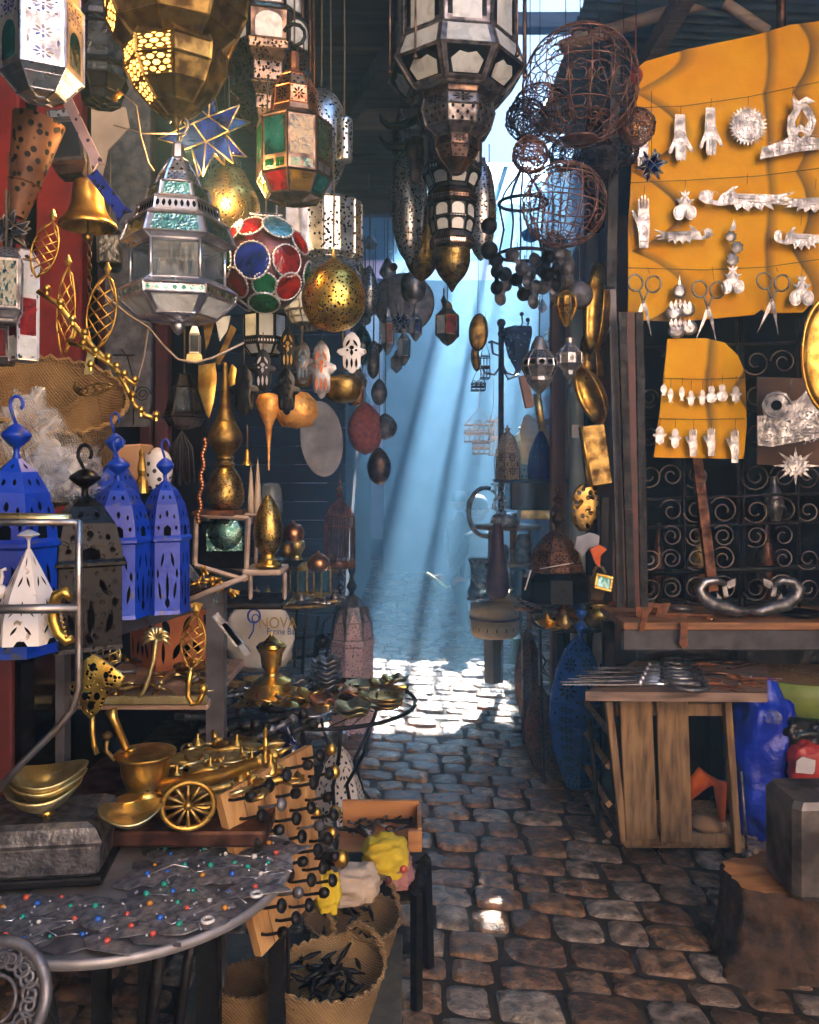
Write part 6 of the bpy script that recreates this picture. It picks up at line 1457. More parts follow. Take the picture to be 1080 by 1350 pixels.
m = MB(); c = V((P(1052, 0, 3.6).x, 3.58, zs)); m.lathe([(.04, 0), (.085, .01), (.092, .026), (.082, .024), (.05, .008), (0, .006)], 28, c, caps=False); build('iron_dish', m, 'black_gloss', label='round black iron dish at the right of the tool shelf', cat='dish')
m = MB(); m.tube([V((P(936, 0, 3.5).x + .02 * cos(a), 3.5 + .02 * sin(a), zs + .008)) for a in [2 * pi * k / 12 for k in range(12)]], .006, 6, closed=True); build('iron_ring', m, 'copper', label='small copper ring on the shelf beside the fish handles', cat='ring')
# two silver dolphin handles
for sg, lb in ((1, 'curved silver fish shaped handle, left of the pair on the tool shelf'), (-1, 'curved silver fish shaped handle, right of the pair on the tool shelf')):
    cx = 988; f = lambda x: cx - sg * (cx - x) if sg > 0 else cx + (cx - x)
    D = 3.56; t = thing('fish_handle', P(f(950), 812, D), lb, 'door handle'); s = D / F
    pts = [(986, 806), (972, 806), (955, 800), (938, 796), (926, 786), (922, 776), (930, 767), (944, 765), (957, 770)]
    m = MB(); m.tube([P(f(x), y, D) for x, y in pts], [4 * s, 7 * s, 9 * s, 9.5 * s, 8.5 * s, 7.5 * s, 6 * s, 5 * s, 3.5 * s], 12); build('body', m, 'silver_dull', t)
    m = MB()
    for q in ([(955, 768), (970, 762), (969, 772), (961, 776)], [(958, 772), (960, 786), (954, 786), (952, 774)], [(944, 794), (946, 782), (952, 790)]):
        q = [(f(x), y) for x, y in q]; q = q if sg > 0 else q[::-1]; m.plate([((x - q[0][0]) * s, -(y - q[0][1]) * s) for x, y in q], P(*q[0], D), XU, ZU, .008)
    build('fins', m, 'silver_dull', t)
# crate with table top --------------------------------------------------------------
t = thing('wooden_crate', (P(884, 0, 3.36).x, 3.6, 0), 'slatted wooden crate standing on end as a table for scissors', 'crate')
zc = EH + (HY - 924) / F * 3.3; xl, xr = P(806, 0, 3.34).x, P(964, 0, 3.34).x
def crs(name, x0, y0, x1, y1, D, w_, th=.018, mat='crate_wood', par=None):
    a, b_ = P(x0, y0, D), P(x1, y1, D); d = b_ - a
    m = MB(); m.box((a + b_) / 2, (w_, th, d.length), mat=Matrix.Rotation(atan2(-d.x, -d.z) * 1.0, 4, 'Y') @ Matrix.Identity(4), bev=.003)
    return build(name, m, mat, par or t)
crs('post', 802, 924, 822, 1108, 3.36, .030, .04); crs('slat', 838, 924, 846, 1106, 3.34, .128, .014); crs('slat', 886, 924, 892, 1110, 3.34, .125, .014); crs('post', 958, 924, 972, 1122, 3.34, .028, .04)
crs('post', 800, 924, 812, 1080, 3.8, .03, .04); crs('post', 955, 924, 966, 1080, 3.8, .03, .04)
m = MB(); a, b_ = P(822, 1106, 3.37), P(966, 1114, 3.37); m.box((a + b_) / 2 + V((0, 0, .01)), ((b_ - a).x, .02, .045), bev=.003); build('bottom_rail', m, 'crate_wood', t)
m = MB(); a, b_ = P(812, 932, 3.37), P(960, 938, 3.37); m.box((a + b_) / 2, ((b_ - a).x, .02, .05), bev=.003); build('top_rail', m, 'crate_wood', t)
for y in (965, 1010, 1060, 1100):
    m = MB(); a = P(806, y, 3.38); b_ = P(803, y, 3.8); m.tube([a + V((-.01, 0, 0)), V((a.x - .01, 3.8, a.z))], .016, 4, sm=False); build('side_slat', m, 'crate_wood', t)
m = MB(); m.box((P(884, 0, 3.6).x, 3.6, .03), (.5, .44, .02)); build('floor_board', m, 'crate_wood', t)
m = MB(); m.box((P(884, 0, 3.6).x, 3.83, .35), (.5, .02, .62)); build('rear_board', m, 'dark_wall', t)
# table board with perspective slant
zt = EH + (HY - 912) / F * 3.22
q = [P(772, 912, 3.22), P(1012, 917, 3.2), V((P(1014, 0, 3.72).x, 3.74, zt + .0)), V((P(838, 0, 3.72).x, 3.74, zt))]
q = [V((v.x, v.y, zt)) for v in q]; m = MB(); m.add(q + [v - V((0, 0, .035)) for v in q], [[0, 1, 2, 3], [7, 6, 5, 4], [0, 4, 5, 1], [1, 5, 6, 2], [2, 6, 7, 3], [3, 7, 4, 0]]); tb = build('table_board', m, 'table_wood', label='worn wooden board lying on the crate under the scissors', cat='board')
for o_ in ():
    pass
def on_board(x, y): # px on board plane
    D = (EH - zt) * F / (y - HY); return V(((x - CX) / F * D, D, zt + .004))
r = random.Random(8)
for k, (y, lb) in enumerate(((874, 'backmost'), (881, 'second from the back'), (889, 'third from the back'), (896, 'fourth from the back'), (903, 'bluish, nearest the front'))):
    c = on_board(856 + k * -3, y + 6); scissors('long iron scissors fanned out on the crate table, ' + lb, 0, 0, 150 + 8 * k, 3.4, -78 - k * 3, .09, lie=c + V((0, 0, .006 + .004 * k)), mat='silver_dull', mat2='silver' if k > 2 else 'silver_dull')
for k, (x, y, a, h_) in enumerate(((905, 872, 70, 60), (925, 880, 85, 50), (912, 890, 95, 50), (908, 899, 100, 56), (945, 892, 110, 60), (952, 905, 20, 62), (985, 880, 60, 70), (990, 896, 75, 66), (975, 906, -60, 70), (930, 906, 90, 50), (960, 878, 100, 40))):
    if k == 5 or k == 8 or k == 7:
        scissors('rusty scissors with round rings lying ' + {5: 'in the middle of the board', 7: 'at the right edge of the board', 8: 'at the front right of the board'}[k], 0, 0, h_ * 1.1, 3.4, a, .15, lie=on_board(x, y) + V((0, 0, .004)), mat='rust', mat2='rust')
    else:
        c = on_board(x, y); d = V((sin(radians(a)), cos(radians(a)), 0)) * h_ * .5 * 3.4 / F; m = MB(); m.tube([c - d + V((0, 0, .005)), c + V((0, 0, .012)), c + d + V((0, 0, .006))], [.004, .009, .003], 7)
        m.tube([c - d + V((.012 * cos(q_), .012 * sin(q_), .006)) for q_ in [2 * pi * j / 10 for j in range(10)]], .003, 5, closed=True)
        build('rusty_key', m, 'rust' if k % 2 else 'copper_old', label='rusty old iron key on the crate table, ' + {0: 'furthest back', 1: 'second from the back', 2: 'in the left middle', 3: 'left of the round rings', 4: 'pointing at the round rings', 6: 'at the back right', 9: 'nearest the front edge', 10: 'short one at the back'}[k], cat='key')
# things inside the crate
m = MB(); m.tube([V((P(905, 0, 3.5).x, 3.5, .19)), V((P(925, 0, 3.5).x, 3.48, .27)), V((P(945, 0, 3.5).x, 3.46, .25)), V((P(952, 0, 3.45).x, 3.45, .10))], [.03, .045, .03, .012], 10); build('orange_rag', m, 'orange_cloth', label='orange rag lying inside the crate', cat='rag')
m = MB(); m.ball(V((P(935, 0, 3.45).x, 3.48, .075)), .07, 14, sz=.5); m.ball(V((P(948, 0, 3.45).x, 3.5, .065)), .05, 12, sz=.6); build('paper_bundle', m, 'cardboard', label='crumpled brown bundle on the floor of the crate', cat='bundle')
# green bucket, blue bag, red bag
t = thing('green_tub', P(1050, 955, 3.5), 'green plastic tub with a pale mossy rim right of the crate table', 'tub'); c = P(1062, 0, 3.75)
z0, z1 = zz(952, 3.45), zz(908, 3.45)
m = MB(); m.lathe([(.26, z0 - .3), (.27, z0)], 32, (c.x, 3.75, 0), sx=1.15); build('lower_body', m, 'dkgreen_plastic', t)
m = MB(); m.lathe([(.262, z0), (.28, z0 + .006), (.285, z1), (.265, z1 + .004), (.25, z1 - .02), (.24, z0)], 32, (c.x, 3.75, 0), sx=1.15, caps=False); build('rim', m, 'green_plastic', t)
m = MB(); m.lathe([(0, z1 - .01), (.12, z1 + .012), (.25, z1 - .03)], 24, (c.x, 3.75, 0), sx=1.15, caps=False); build('dried_herbs', m, 'straw_dark', t)
def lump(name, label, c, dims, mat, cat, seed=0, amp=.12, n=44, fr=5, pinch=0):
    m = MB(); c = V(c); m.ball((0, 0, 0), 1, n, m=n // 2)
    for i, v in enumerate(m.v):
        k = 1 + amp * noise.noise(V((v.x * fr * .4 + seed, v.y * fr * .4, v.z * fr))) * 2 + amp * .6 * noise.noise(v * fr * 2.3) + amp * .35 * abs(noise.noise(v * fr * 1.7 + V((seed, 0, 3))))
        x = (abs(v.x) ** .7) * (1 if v.x > 0 else -1); y = (abs(v.y) ** .7) * (1 if v.y > 0 else -1); z = (abs(v.z) ** .8) * (1 if v.z > 0 else -1)
        pz = 1 - pinch * max(0, z)
        m.v[i] = c + V((x * dims[0] * k * pz, y * dims[1] * k * pz, z * dims[2] * k))
    return build(name, m, mat, label=label, cat=cat)
lump('blue_bag', 'shiny blue plastic sack standing between the crate and the green tub', (P(1008, 0, 3.55).x, 3.58, .30), (.135, .13, .34), 'blue_plastic', 'bag', 1, .13)
lump('blue_bag', 'pale knotted top of a plastic bag resting on the blue sack', (P(1018, 0, 3.45).x, 3.45, zz(945, 3.45)), (.035, .03, .025), 'plastic_bag', 'bag', 2, .15)
lump('red_bag', 'red and white printed plastic package behind the metal block', (P(1064, 0, 3.4).x, 3.4, zz(1012, 3.4)), (.075, .05, .10), 'red_plastic', 'package', 3, .1)
lump('dark_bag', 'crumpled black plastic bag above the red package', (P(1055, 0, 3.5).x, 3.5, zz(975, 3.5)), (.09, .07, .09), 'dark_plastic', 'bag', 5, .16)
m = MB(); m.plate([(x * .04, z * .035) for x, z in ((-1, -.8), (.9, -1), (1, .6), (-.3, 1), (-.9, .5))], (P(1066, 0, 3.3).x, 3.325, zz(1012, 3.3)), XU, ZU, .004); build('white_patch', m, 'white_paint', label='white printed patch on the front of the red package', cat='patch')
m = MB(); m.tube([V((P(980, 0, 3.3).x, 3.32, zz(1020, 3.3))), V((P(985, 0, 3.3).x, 3.3, .03))], .006, 6); m.ball((P(986, 0, 3.3).x, 3.3, .03), .022, 10); build('iron_poker', m, 'pewter', label='thin iron poker leaning on the right leg of the crate', cat='poker')
m = MB(); m.tube([V((P(818, 0, 3.2).x - .02, 3.45, .0)), V((P(800, 0, 3.2).x, 3.5, .5))], .01, 6); build('iron_rod', m, 'black_iron', label='thin black rod leaning behind the left side of the crate', cat='rod')
# stump and metal block --------------------------------------------------------------
D = 2.62; c = V((P(1052, 0, D).x, D + .06, 0)); t = thing('tree_stump', c, 'rough chopped tree stump holding the steel block', 'stump')
r = random.Random(4); m = MB(); N = 56; prof_ = [(1.15, 0), (1.08, .05), (1.02, .11), (.98, .18), (.97, .245), (.93, .26)]
def srad(a, z): return .188 * (1 + .10 * sin(2 * a + .6) + .07 * sin(5 * a + 1) + .05 * noise.noise(V((cos(a) * 4, sin(a) * 4, z * 6))) + (.03 * sin(19 * a + 2 * noise.noise(V((a * 3, z * 8, 0))))))
vs = []
for k, z in prof_:
    for i in range(N):
        a = 2 * pi * i / N; R_ = srad(a, z) * k
        if z < .1: R_ *= 1 + .18 * max(0, sin(3 * a + 2.2)) * (1 - z / .1)
        vs.append(c + V((R_ * cos(a) * 1.12, R_ * sin(a) * .9, z + (.012 * noise.noise(V((a * 2, 3, 1))) if z > .2 else 0))))
m.add(vs, [[j * N + i, j * N + (i + 1) % N, (j + 1) * N + (i + 1) % N, (j + 1) * N + i] for j in range(len(prof_) - 1) for i in range(N)], 0, True); build('bark', m, 'bark', t)
m = MB(); m.add(vs[-N:] + [c + V((0, 0, .262))], [[i, (i + 1) % N, N] for i in range(N)], 0, False); build('cut_face', m, 'cut_wood', t)
zt2 = .262; D2 = 2.58; wb = .20
t = thing('steel_block', (P(1064, 0, D2).x, D2, zt2), 'squared steel anvil block with rounded top edges on the stump', 'anvil')
xc = P(1048, 0, 2.47).x + .11; zb = zz(1062, 2.47)
m = MB(); m.box((xc, 2.58, (zt2 + zb) / 2 + .004), (.22, .22, zb - zt2), bev=.02); build('block', m, 'anvil', t)
m = MB(); m.box((xc + .03, 2.58, zb + .006), (.05, .025, .006), bev=.002, mat=Matrix.Rotation(.4, 4, 'Z')); build('steel_chip', m, 'silver', label='bright little metal chip lying on the steel block', cat='chip')
# ======================= LEFT STALL ===========================================
def basket(name, label, c, r0, r1, h, mat='straw', sx=1.0, sy=1.0, tilt=None, handles=2, rows=None, cat='basket', fill=None, ripple=.04, hh=.10):
    t = thing(name, c, label, cat); c = V(c); T = Matrix.Identity(4)
    if tilt: T = Matrix.Rotation(radians(tilt[0]), 4, 'X') @ Matrix.Rotation(radians(tilt[1]), 4, 'Y')
    m = MB(); n = 40; rows = rows or max(10, int(h / .012)); vs = []
    for j in range(rows + 1):
        u = j / rows; rr = r0 + (r1 - r0) * u ** .8
        for i in range(n):
            a = 2 * pi * i / n; k = rr * (1 + ripple * sin(2 * a + .5) + .012 * sin(a * 20 + (j % 2) * pi)) + .003 * (j % 2)
            vs.append(T @ V((k * cos(a) * sx, k * sin(a) * sy, u * h * (1 + .05 * sin(2 * a)))) + c)
    m.add(vs, [[j * n + i, j * n + (i + 1) % n, (j + 1) * n + (i + 1) % n, (j + 1) * n + i] for j in range(rows) for i in range(n)], 0, True)
    m.add([c] + vs[:n], [[0, 1 + (i + 1) % n, 1 + i] for i in range(n)])
    inn = [c + (v - c) * .96 for v in vs[-n:]] + [c + (v - c) * .9 + V((0, 0, .01)) for v in vs[:n]]
    m.add(inn, [[i, (i + 1) % n, n + (i + 1) % n, n + i] for i in range(n)], 0, True)
    build('woven_body', m, mat, t)
    m = MB(); top = vs[-n:]; k = 90; pts = []
    for q in range(k):
        f = q / k * n; i = int(f); p = top[i].lerp(top[(i + 1) % n], f - i); a = q * 2.3; pts.append(p + V((0, 0, .0045 * sin(a))) + (p - c).normalized() * .0045 * cos(a))
    m.tube(pts, .006, 6, closed=True); build('braided_rim', m, mat, t)
    for hd in range(handles):
        a0 = (.9 + pi * hd); m = MB(); p0 = top[int(a0 / (2 * pi) * n - 3) % n]; p1 = top[int(a0 / (2 * pi) * n + 3) % n]
        up = (T.to_3x3() @ V((0, 0, 1))); pts = []
        for q in range(40):
            a = pi * q / 39; w_ = q * 1.3; pts.append(p0.lerp(p1, .5 - .5 * cos(a)) + up * hh * sin(a) + V((.003 * sin(w_), .003 * cos(w_), .002 * sin(w_ * 1.7))))
        m.tube(pts, .0075, 6); build('handle', m, mat, t)
    if fill:
        m = MB(); q = random.Random(int(c.x * 1000)); 
        for _ in range(fill[1]):
            a, r_ = q.uniform(0, 6.28), q.uniform(0, .8) * r1; p = c + T @ V((r_ * cos(a) * sx, r_ * sin(a) * sy, h * q.uniform(.78, .95))); d = V((q.gauss(0, 1), q.gauss(0, 1), q.gauss(0, .35))).normalized() * q.uniform(.02, .035)
            m.tube([p - d, p, p + d], [.003, .007, .002], 5)
        build('contents', m, fill[0], t)
    return t
# straw baskets + bag
basket('straw_basket', 'big straw basket lying tilted at the left edge above the blue lanterns', P(20, 640, 1.95), .12, .19, .26, 'straw', tilt=(25, 20), handles=0)
basket('straw_basket', 'second straw basket leaning beside the first, behind the blue lanterns', P(125, 640, 2.05), .08, .13, .2, 'straw_dark', tilt=(20, -30), handles=0)
lump('plastic_bag', 'clear crumpled plastic bag draped over the straw baskets', P(38, 585, 1.72), (.085, .05, .10), 'plastic_bag', 'bag', 4, .22, pinch=.5)
lump('plastic_bag', 'clear plastic wrap bunched behind the leftmost blue lantern', P(85, 625, 1.68), (.07, .05, .05), 'plastic_bag', 'bag', 9, .25)
px_box('cardboard_box', 'small cardboard box between the blue lanterns and the tassel', 160, 587, 196, 640, 1.95, .1, 'cardboard', 'box', lean=-4)
lan('white_ball', 'white dotted round lamp top behind the right blue lantern', 'lamp', 208, 1.9, [('shell', 16, 0, [(2, 590), (14, 598), (19, 612), (18, 630), (12, 645)], 'white_pierced')])
lan('brass_figurine', 'little brass figurine in front of the cardboard box', 'figurine', 187, 1.85, [('body', 10, 0, [(2, 592), (4, 597), (3, 602), (5, 612), (6, 620), (4, 628), (8, 634), (9, 650)], 'brass')])
# painted lanterns: dome, neck ball, hook, box body
def souk_lantern(label, x, D, yt, yb, w, mat, n=6, ball=1.0, body=None, hook=True, rot=8, white=False):
    h_ = yb - yt; s = D / F; e = w * .5
    parts = [('dome', n, rot, [(e * .12, yt + h_ * .26), (e * .5, yt + h_ * .31), (e * .8, yt + h_ * .39), (e * .96, yt + h_ * .49), (e * 1.0, yt + h_ * .56)], [mat, 'hole'],
              {'pats': [(0, [leaf(.5, .4, .4, .2)], 1), (1, [leaf(.3, .5, .34, .14), leaf(.7, .5, .34, .14)], 1), (2, [leaf(.5, .5, .4, .13), leaf(.2, .35, .3, .09), leaf(.8, .35, .3, .09)], 1), (3, [[(.36, 0), (.64, 0), (.64, .6), (.5, .85), (.36, .6)], leaf(.15, .6, .4, .1), leaf(.85, .6, .4, .1)], 1)]}),
             ('collar', n, rot, [(e * 1.0, yt + h_ * .56), (e * 1.08, yt + h_ * .575), (e * 1.08, yt + h_ * .59), (e * .98, yt + h_ * .60)], mat),
             ('body', n, rot, [(e * .98, yt + h_ * .60), (e * .98, yb - h_ * .02), (e * 1.02, yb)], [mat, 'hole'], {'pats': [(0, 'flare', 1), (0, [leaf(.5, .12, .16, .2), leaf(.12, .55, .14, .1), leaf(.88, .55, .14, .1)], 1)]}),
             ('neck_ball', 16, 0, [(0, yt + h_ * .125), (e * .10, yt + h_ * .13), (e * .30, yt + h_ * .155), (e * .36 * ball, yt + h_ * .175), (e * .2, yt + h_ * .205), (e * .07, yt + h_ * .225), (e * .10, yt + h_ * .262)], mat)]
    t = lan('painted_lantern', label, 'lantern', x, D, parts)
    if hook:
        m = MB(); b_ = P(x, yt + h_ * .135, D); r_ = e * .16 * s; tp = P(x, yt + h_ * .05, D)
        m.tube([b_, tp - V((r_, 0, r_ * .6))] + [tp + V((-r_ * cos(a), 0, r_ * sin(a) * 1.2)) for a in [pi * k / 8 * 1.25 for k in range(9)]], r_ * .28, 8); build('hook', m, mat, t)
    return t
souk_lantern('bright blue painted lantern with a tall hook, leftmost of the blue ones', 22, 1.42, 515, 860, 104, 'blue_paint')
souk_lantern('bright blue lantern mostly hidden behind the middle blue one', 152, 1.75, 538, 800, 72, 'blue_paint')
souk_lantern('bright blue lantern in the middle beside the black one', 156, 1.6, 572, 812, 82, 'blue_paint', rot=20)
souk_lantern('bright blue lantern at the right end of the row', 218, 1.66, 574, 806, 64, 'blue_paint', rot=22)
souk_lantern('black pierced lantern in front of the blue ones', 112, 1.5, 584, 852, 112, 'black_pierced', n=4, rot=32)
lan('painted_lantern', 'white conical lantern with leaf shaped holes behind the tubular rail', 'lantern', 38, 1.3, [
    ('knob', 16, 0, [(2, 698), (14, 705), (3, 710), (2, 726)], 'white_paint'),
    ('cone', 6, 10, [(3, 724), (16, 750), (30, 780), (42, 812)], ['white_paint', 'hole'], {'pats': [(0, [leaf(.5, .4, .5, .12)], 1), (1, [leaf(.3, .5, .5, .12, 70), leaf(.7, .5, .5, .12, 110)], 1), (2, [leaf(.5, .45, .6, .1), leaf(.22, .3, .45, .06, 60), leaf(.78, .3, .45, .06, 120)], 1)]}),
    ('body', 6, 10, [(42, 812), (44, 845)], ['white_paint', 'hole'], {'pats': [(0, [leaf(.3, .6, .4, .09, 60), leaf(.7, .6, .4, .09, 120), [(.3, 0), (.7, 0), (.6, .2), (.4, .2)]], 1)]})])
m = MB(); m.tube(pxline([(0, 775), (3, 760), (2, 752), (8, 750)], 1.3), .003, 5); m.ball(P(0, 780, 1.3), .012, 8); build('white_wire', m, 'white_paint', label='twist of white wire at the left edge beside the white lantern', cat='wire')
m = MB(); D = 1.27; m.tube(pxline([(94, 790), (86, 780), (75, 785), (70, 800), (71, 818), (77, 835), (88, 845), (96, 842)], D), [.006, .0085, .0095, .0095, .0095, .009, .008, .006], 8)
for k in range(7): m.ball(P(79 + k * 1.4, 803 + k * 6, D - .01), .0028, 6)
build('brass_horseshoe', m, 'brass_bright', label='curved brass horseshoe hanging on the tubular rail', cat='horseshoe')
# tubular rack
t = thing('tube_rack', (P(60, 0, 1.22).x, 1.22, 0), 'scratched steel tube rail frame at the left edge', 'rack'); D = 1.22
for pts, rr, mm in (([(-60, 688), (104, 689)], 6, 'steel'), ([(104, 686), (104, 760), (104, 850), (104, 905), (96, 935), (76, 960), (30, 1005), (-20, 1060)], 6, 'steel'), ([(-60, 804), (104, 802)], 8, 'steel')):
    m = MB(); m.tube(pxline(pts, D), rr * .8 * D / F, 10); build('tube', m, mm, t)
m = MB(); m.tube(pxline([(-60, 683), (30, 683), (93, 684)], 1.25), 7 * 1.25 / F, 8); build('bamboo_stick', m, 'brass_pale', label='pale stick lying along the top of the tube rail', cat='stick')
# steel angle shelf
t = thing('angle_shelf', P(180, 960, 1.75), 'grey steel angle shelf frame carrying the blue lanterns', 'shelf')
def bar(nm, a, b_, w_, th, mat, par):
    d = b_ - a; m = MB(); m.box((a + b_) / 2, (th, w_, d.length) if abs(d.z) > abs(d.x) + abs(d.y) else (w_, d.length, th), mat=d.to_track_quat('Z' if abs(d.z) > abs(d.x) + abs(d.y) else 'Y', 'X' if abs(d.z) > abs(d.x) + abs(d.y) else 'Z').to_matrix().to_4x4()); return build(nm, m, mat, par)
a, b_, = P(72, 850, 1.6), P(296, 782, 1.92)
m = MB()
n_ = 1
vs = [a + V((0, 0, .02)), b_ + V((0, 0, .02)), b_ - V((0, 0, .022)), a - V((0, 0, .022))]; m.add(vs + [v + V((-.02, .03, 0)) for v in vs], [[0, 1, 2, 3], [7, 6, 5, 4], [0, 4, 5, 1], [2, 6, 7, 3], [1, 5, 6, 2], [3, 7, 4, 0]]); build('front_rail', m, 'steel_angle', t)
m = MB(); q = [a + V((0, 0, .021)), b_ + V((0, 0, .021)), b_ + V((-.65, .1, .021)), a + V((-.55, .12, .021))]; m.add(q + [v - V((0, 0, .012)) for v in q], [[0, 1, 2, 3], [7, 6, 5, 4], [0, 4, 5, 1], [2, 6, 7, 3], [1, 5, 6, 2]]); build('shelf_board', m, 'black_iron', t)
for x0, y0, y1, D, w_ in ((284, 780, 1300, 1.9, 24), (80, 850, 1088, 1.64, 12)):
    m = MB(); p, q = P(x0, y0, D), P(x0, y1, D); q.z = max(q.z, 0); m.box((p + q) / 2 + V((0, .012, 0)), (w_ * D / F, .03, p.z - q.z)); build('post', m, 'steel_angle', t)
# dark cloth / boxes under the shelf
px_box('black_bin', 'black plastic box under the white lantern', -60, 846, 74, 1085, 1.85, .25, 'black_gloss', 'box', bev=.02)
px_box('dark_backing', 'dark board standing behind the left table', 96, 930, 292, 1250, 2.35, .03, 'dark_wall', 'board')
px_box('red_cloth', 'dull red cloth hanging at the left edge', -60, 850, 18, 1085, 1.68, .02, 'maroon_paint', 'cloth')
# lower shelf of brass pieces
t = thing('brass_shelf', P(190, 935, 1.95), 'low plank shelf piled with small brass pieces', 'shelf')
zs = zz(926, 1.86); xa, xb = P(100, 0, 1.86).x, P(290, 0, 1.86).x
m = MB(); m.box(((xa + xb) / 2 - .03, 2.08, zs - .01), (xb - xa, .42, .02), bev=.003); build('plank', m, 'table_wood', t)
m = MB(); m.box(((xa + xb) / 2 - .03, 1.866, zs + .004), (xb - xa, .014, .02), bev=.003); build('front_lip', m, 'brass_pale', t)
r = random.Random(33)
def bits(kind, base, n, xr, Dr, z, mats, lf, sc=1.0, seed=1, grp=None, places=None):
    """scatter of individually modelled small pieces lying on a surface; lf(k) -> label"""
    q = random.Random(seed); out = []
    for k in range(n):
        D = q.uniform(*Dr); x = q.uniform(*xr) if places is None else places[k][0]
        if places is not None: D = places[k][1]
        X = (x - CX) / F * D; c = V((X, D, z)); a = q.uniform(0, 6.28); m = MB(); ca, sa = cos(a), sin(a); g = sc * q.uniform(.8, 1.2)
        ty = kind[k % len(kind)]; f = lambda u, v, w_=0: c + V((u * ca - v * sa, u * sa + v * ca, w_)) 
        if ty == 'rod': m.tube([f(-.05 * g, 0, .008), f(-.02 * g, 0, .010), f(0, 0, .012), f(.03 * g, 0, .010), f(.05 * g, 0, .009)], [.006 * g, .004 * g, .008 * g, .004 * g, .007 * g], 8)
        elif ty == 'ring': m.tube([f(.025 * g * cos(b_), .02 * g * sin(b_), .006 + .008 * abs(sin(b_))) for b_ in [2 * pi * j / 12 for j in range(12)]], .004 * g, 6, closed=True)
        elif ty == 'hook': m.tube([f(-.04 * g, 0, .006), f(0, 0, .007), f(.03 * g, 0, .008), f(.045 * g, .012 * g, .01), f(.04 * g, .028 * g, .016), f(.025 * g, .025 * g, .022)], [.004 * g] * 5 + [.007 * g], 7)
        elif ty == 'dish': m.lathe([(0, .004), (.02 * g, .003), (.035 * g, .014 * g), (.037 * g, .016 * g), (.03 * g, .016 * g), (0, .008)], 20, c, caps=False)
        elif ty == 'pot': m.lathe([(.012 * g, 0), (.022 * g, .012 * g), (.024 * g, .022 * g), (.013 * g, .034 * g), (.015 * g, .042 * g), (.004, .044 * g), (.003, .055 * g), (0, .058 * g)], 14, c)
        elif ty == 'bell': m.lathe([(.02 * g, 0), (.016 * g, .01 * g), (.011 * g, .024 * g), (.003 * g, .03 * g), (.004 * g, .04 * g), (0, .042 * g)], 14, c)
        elif ty == 'plate': m.plate([(.035 * g * cos(b_) * (1 + .15 * sin(5 * b_)), .026 * g * sin(b_) * (1 + .15 * sin(5 * b_))) for b_ in [2 * pi * j / 20 for j in range(20)]], c + V((0, 0, .006)), (ca, sa, 0), (-sa, ca, .1), .005, bulge=.004)
        elif ty == 'bird': m.ball(c + V((0, 0, .014 * g)), .014 * g, 10, sy=.7); m.tube([f(.008, 0, .02 * g), f(.02 * g, 0, .034 * g), f(.03 * g, 0, .032 * g)], [.006 * g, .005 * g, .001], 6); m.tube([f(-.01, 0, .016 * g), f(-.04 * g, 0, .026 * g)], [.008 * g, .002], 6)
        nm = {'rod': 'brass_handle', 'ring': 'brass_ring', 'hook': 'brass_hook', 'dish': 'brass_dish', 'pot': 'brass_pot', 'bell': 'brass_bell', 'plate': 'brass_plate', 'bird': 'brass_bird'}[ty]  # the rods are small turned handles
        mt_ = mats[k % len(mats)]
        if 'brass' not in mt_: nm = nm.replace('brass', base)
        L_ = {'rod': 'turned metal handle', 'ring': 'metal ring', 'hook': 'curved metal hook', 'dish': 'small round metal dish', 'pot': 'tiny lidded metal pot', 'bell': 'tiny metal hand bell', 'plate': 'wavy edged metal plate', 'bird': 'tiny metal bird'}[ty]
        out.append(build(nm, m, mt_, label=L_ + ' ' + lf(k), cat=L_.split()[-1], group=grp))
    return out
bits(['rod', 'hook', 'ring', 'rod', 'plate', 'hook', 'dish'], 'metal', 44, (108, 286), (1.9, 2.3), zs + .002, ['brass', 'brass_old', 'brass_pale', 'silver_dull', 'brass'], lambda k: 'among the pile of brass pieces on the low plank shelf', 1.0, 5, 'brass pieces piled on the low plank shelf')
t = lan('terracotta_lantern', 'orange terracotta painted square lantern lying behind the low shelf', 'lantern', 228, 2.25, [('body', 4, 40, [(66, 792), (60, 800), (56, 900)], ['terracotta', 'hole'], {'pats': [(1, 'leafx', 1), (1, [leaf(.12, .5, .3, .06), leaf(.88, .5, .3, .06)], 1)]})])
# hanging brass hooks
openleaf('brass pinecone hook hanging from the right end of the angle shelf', ((258, 812), (252, 882)), 32, 1.55, 'brass', 7, 'pinecone_hook')
t = [o for o in bpy.data.objects if o.name.startswith('pinecone_hook')][0]
m = MB(); m.tube(pxline([(252, 880), (249, 900), (248, 918), (253, 928), (262, 926), (268, 914)], 1.55), [.005, .005, .0055, .0055, .005, .005], 8); m.ball(P(268, 908, 1.55), .0095, 12); build('hook', m, 'brass', t)
m = MB()
for sg in (-1, 0, 1): m.plate([(-.003, 0), (.003, 0), (.002 + .012 * sg, .022), (.0, .026)], P(258, 812, 1.55), XU, ZU, .003)
build('crown', m, 'brass', t)
openleaf('pale brass lattice leaf hanging beside the tube rail', ((118, 842), (158, 872)), 34, 1.5, 'brass_pale', 6)
t = thing('mask_hook', P(125, 995, 1.3), 'ornate brass mask shaped wall hook hanging left of the mortar', 'wall hook'); D = 1.3; s = D / F
o_ = [(112, 870), (124, 862), (136, 870), (150, 880), (164, 892), (158, 908), (146, 906), (140, 920), (132, 936), (120, 948), (110, 938), (104, 918), (92, 906), (96, 898), (106, 900), (110, 886)]
m = MB(); m.plate([((x - 112) * s, -(y - 870) * s) for x, y in o_][::-1], P(112, 870, D), XU, ZU, .006, bulge=.004); build('plate', m, 'brass_pierced', t)
m = MB()
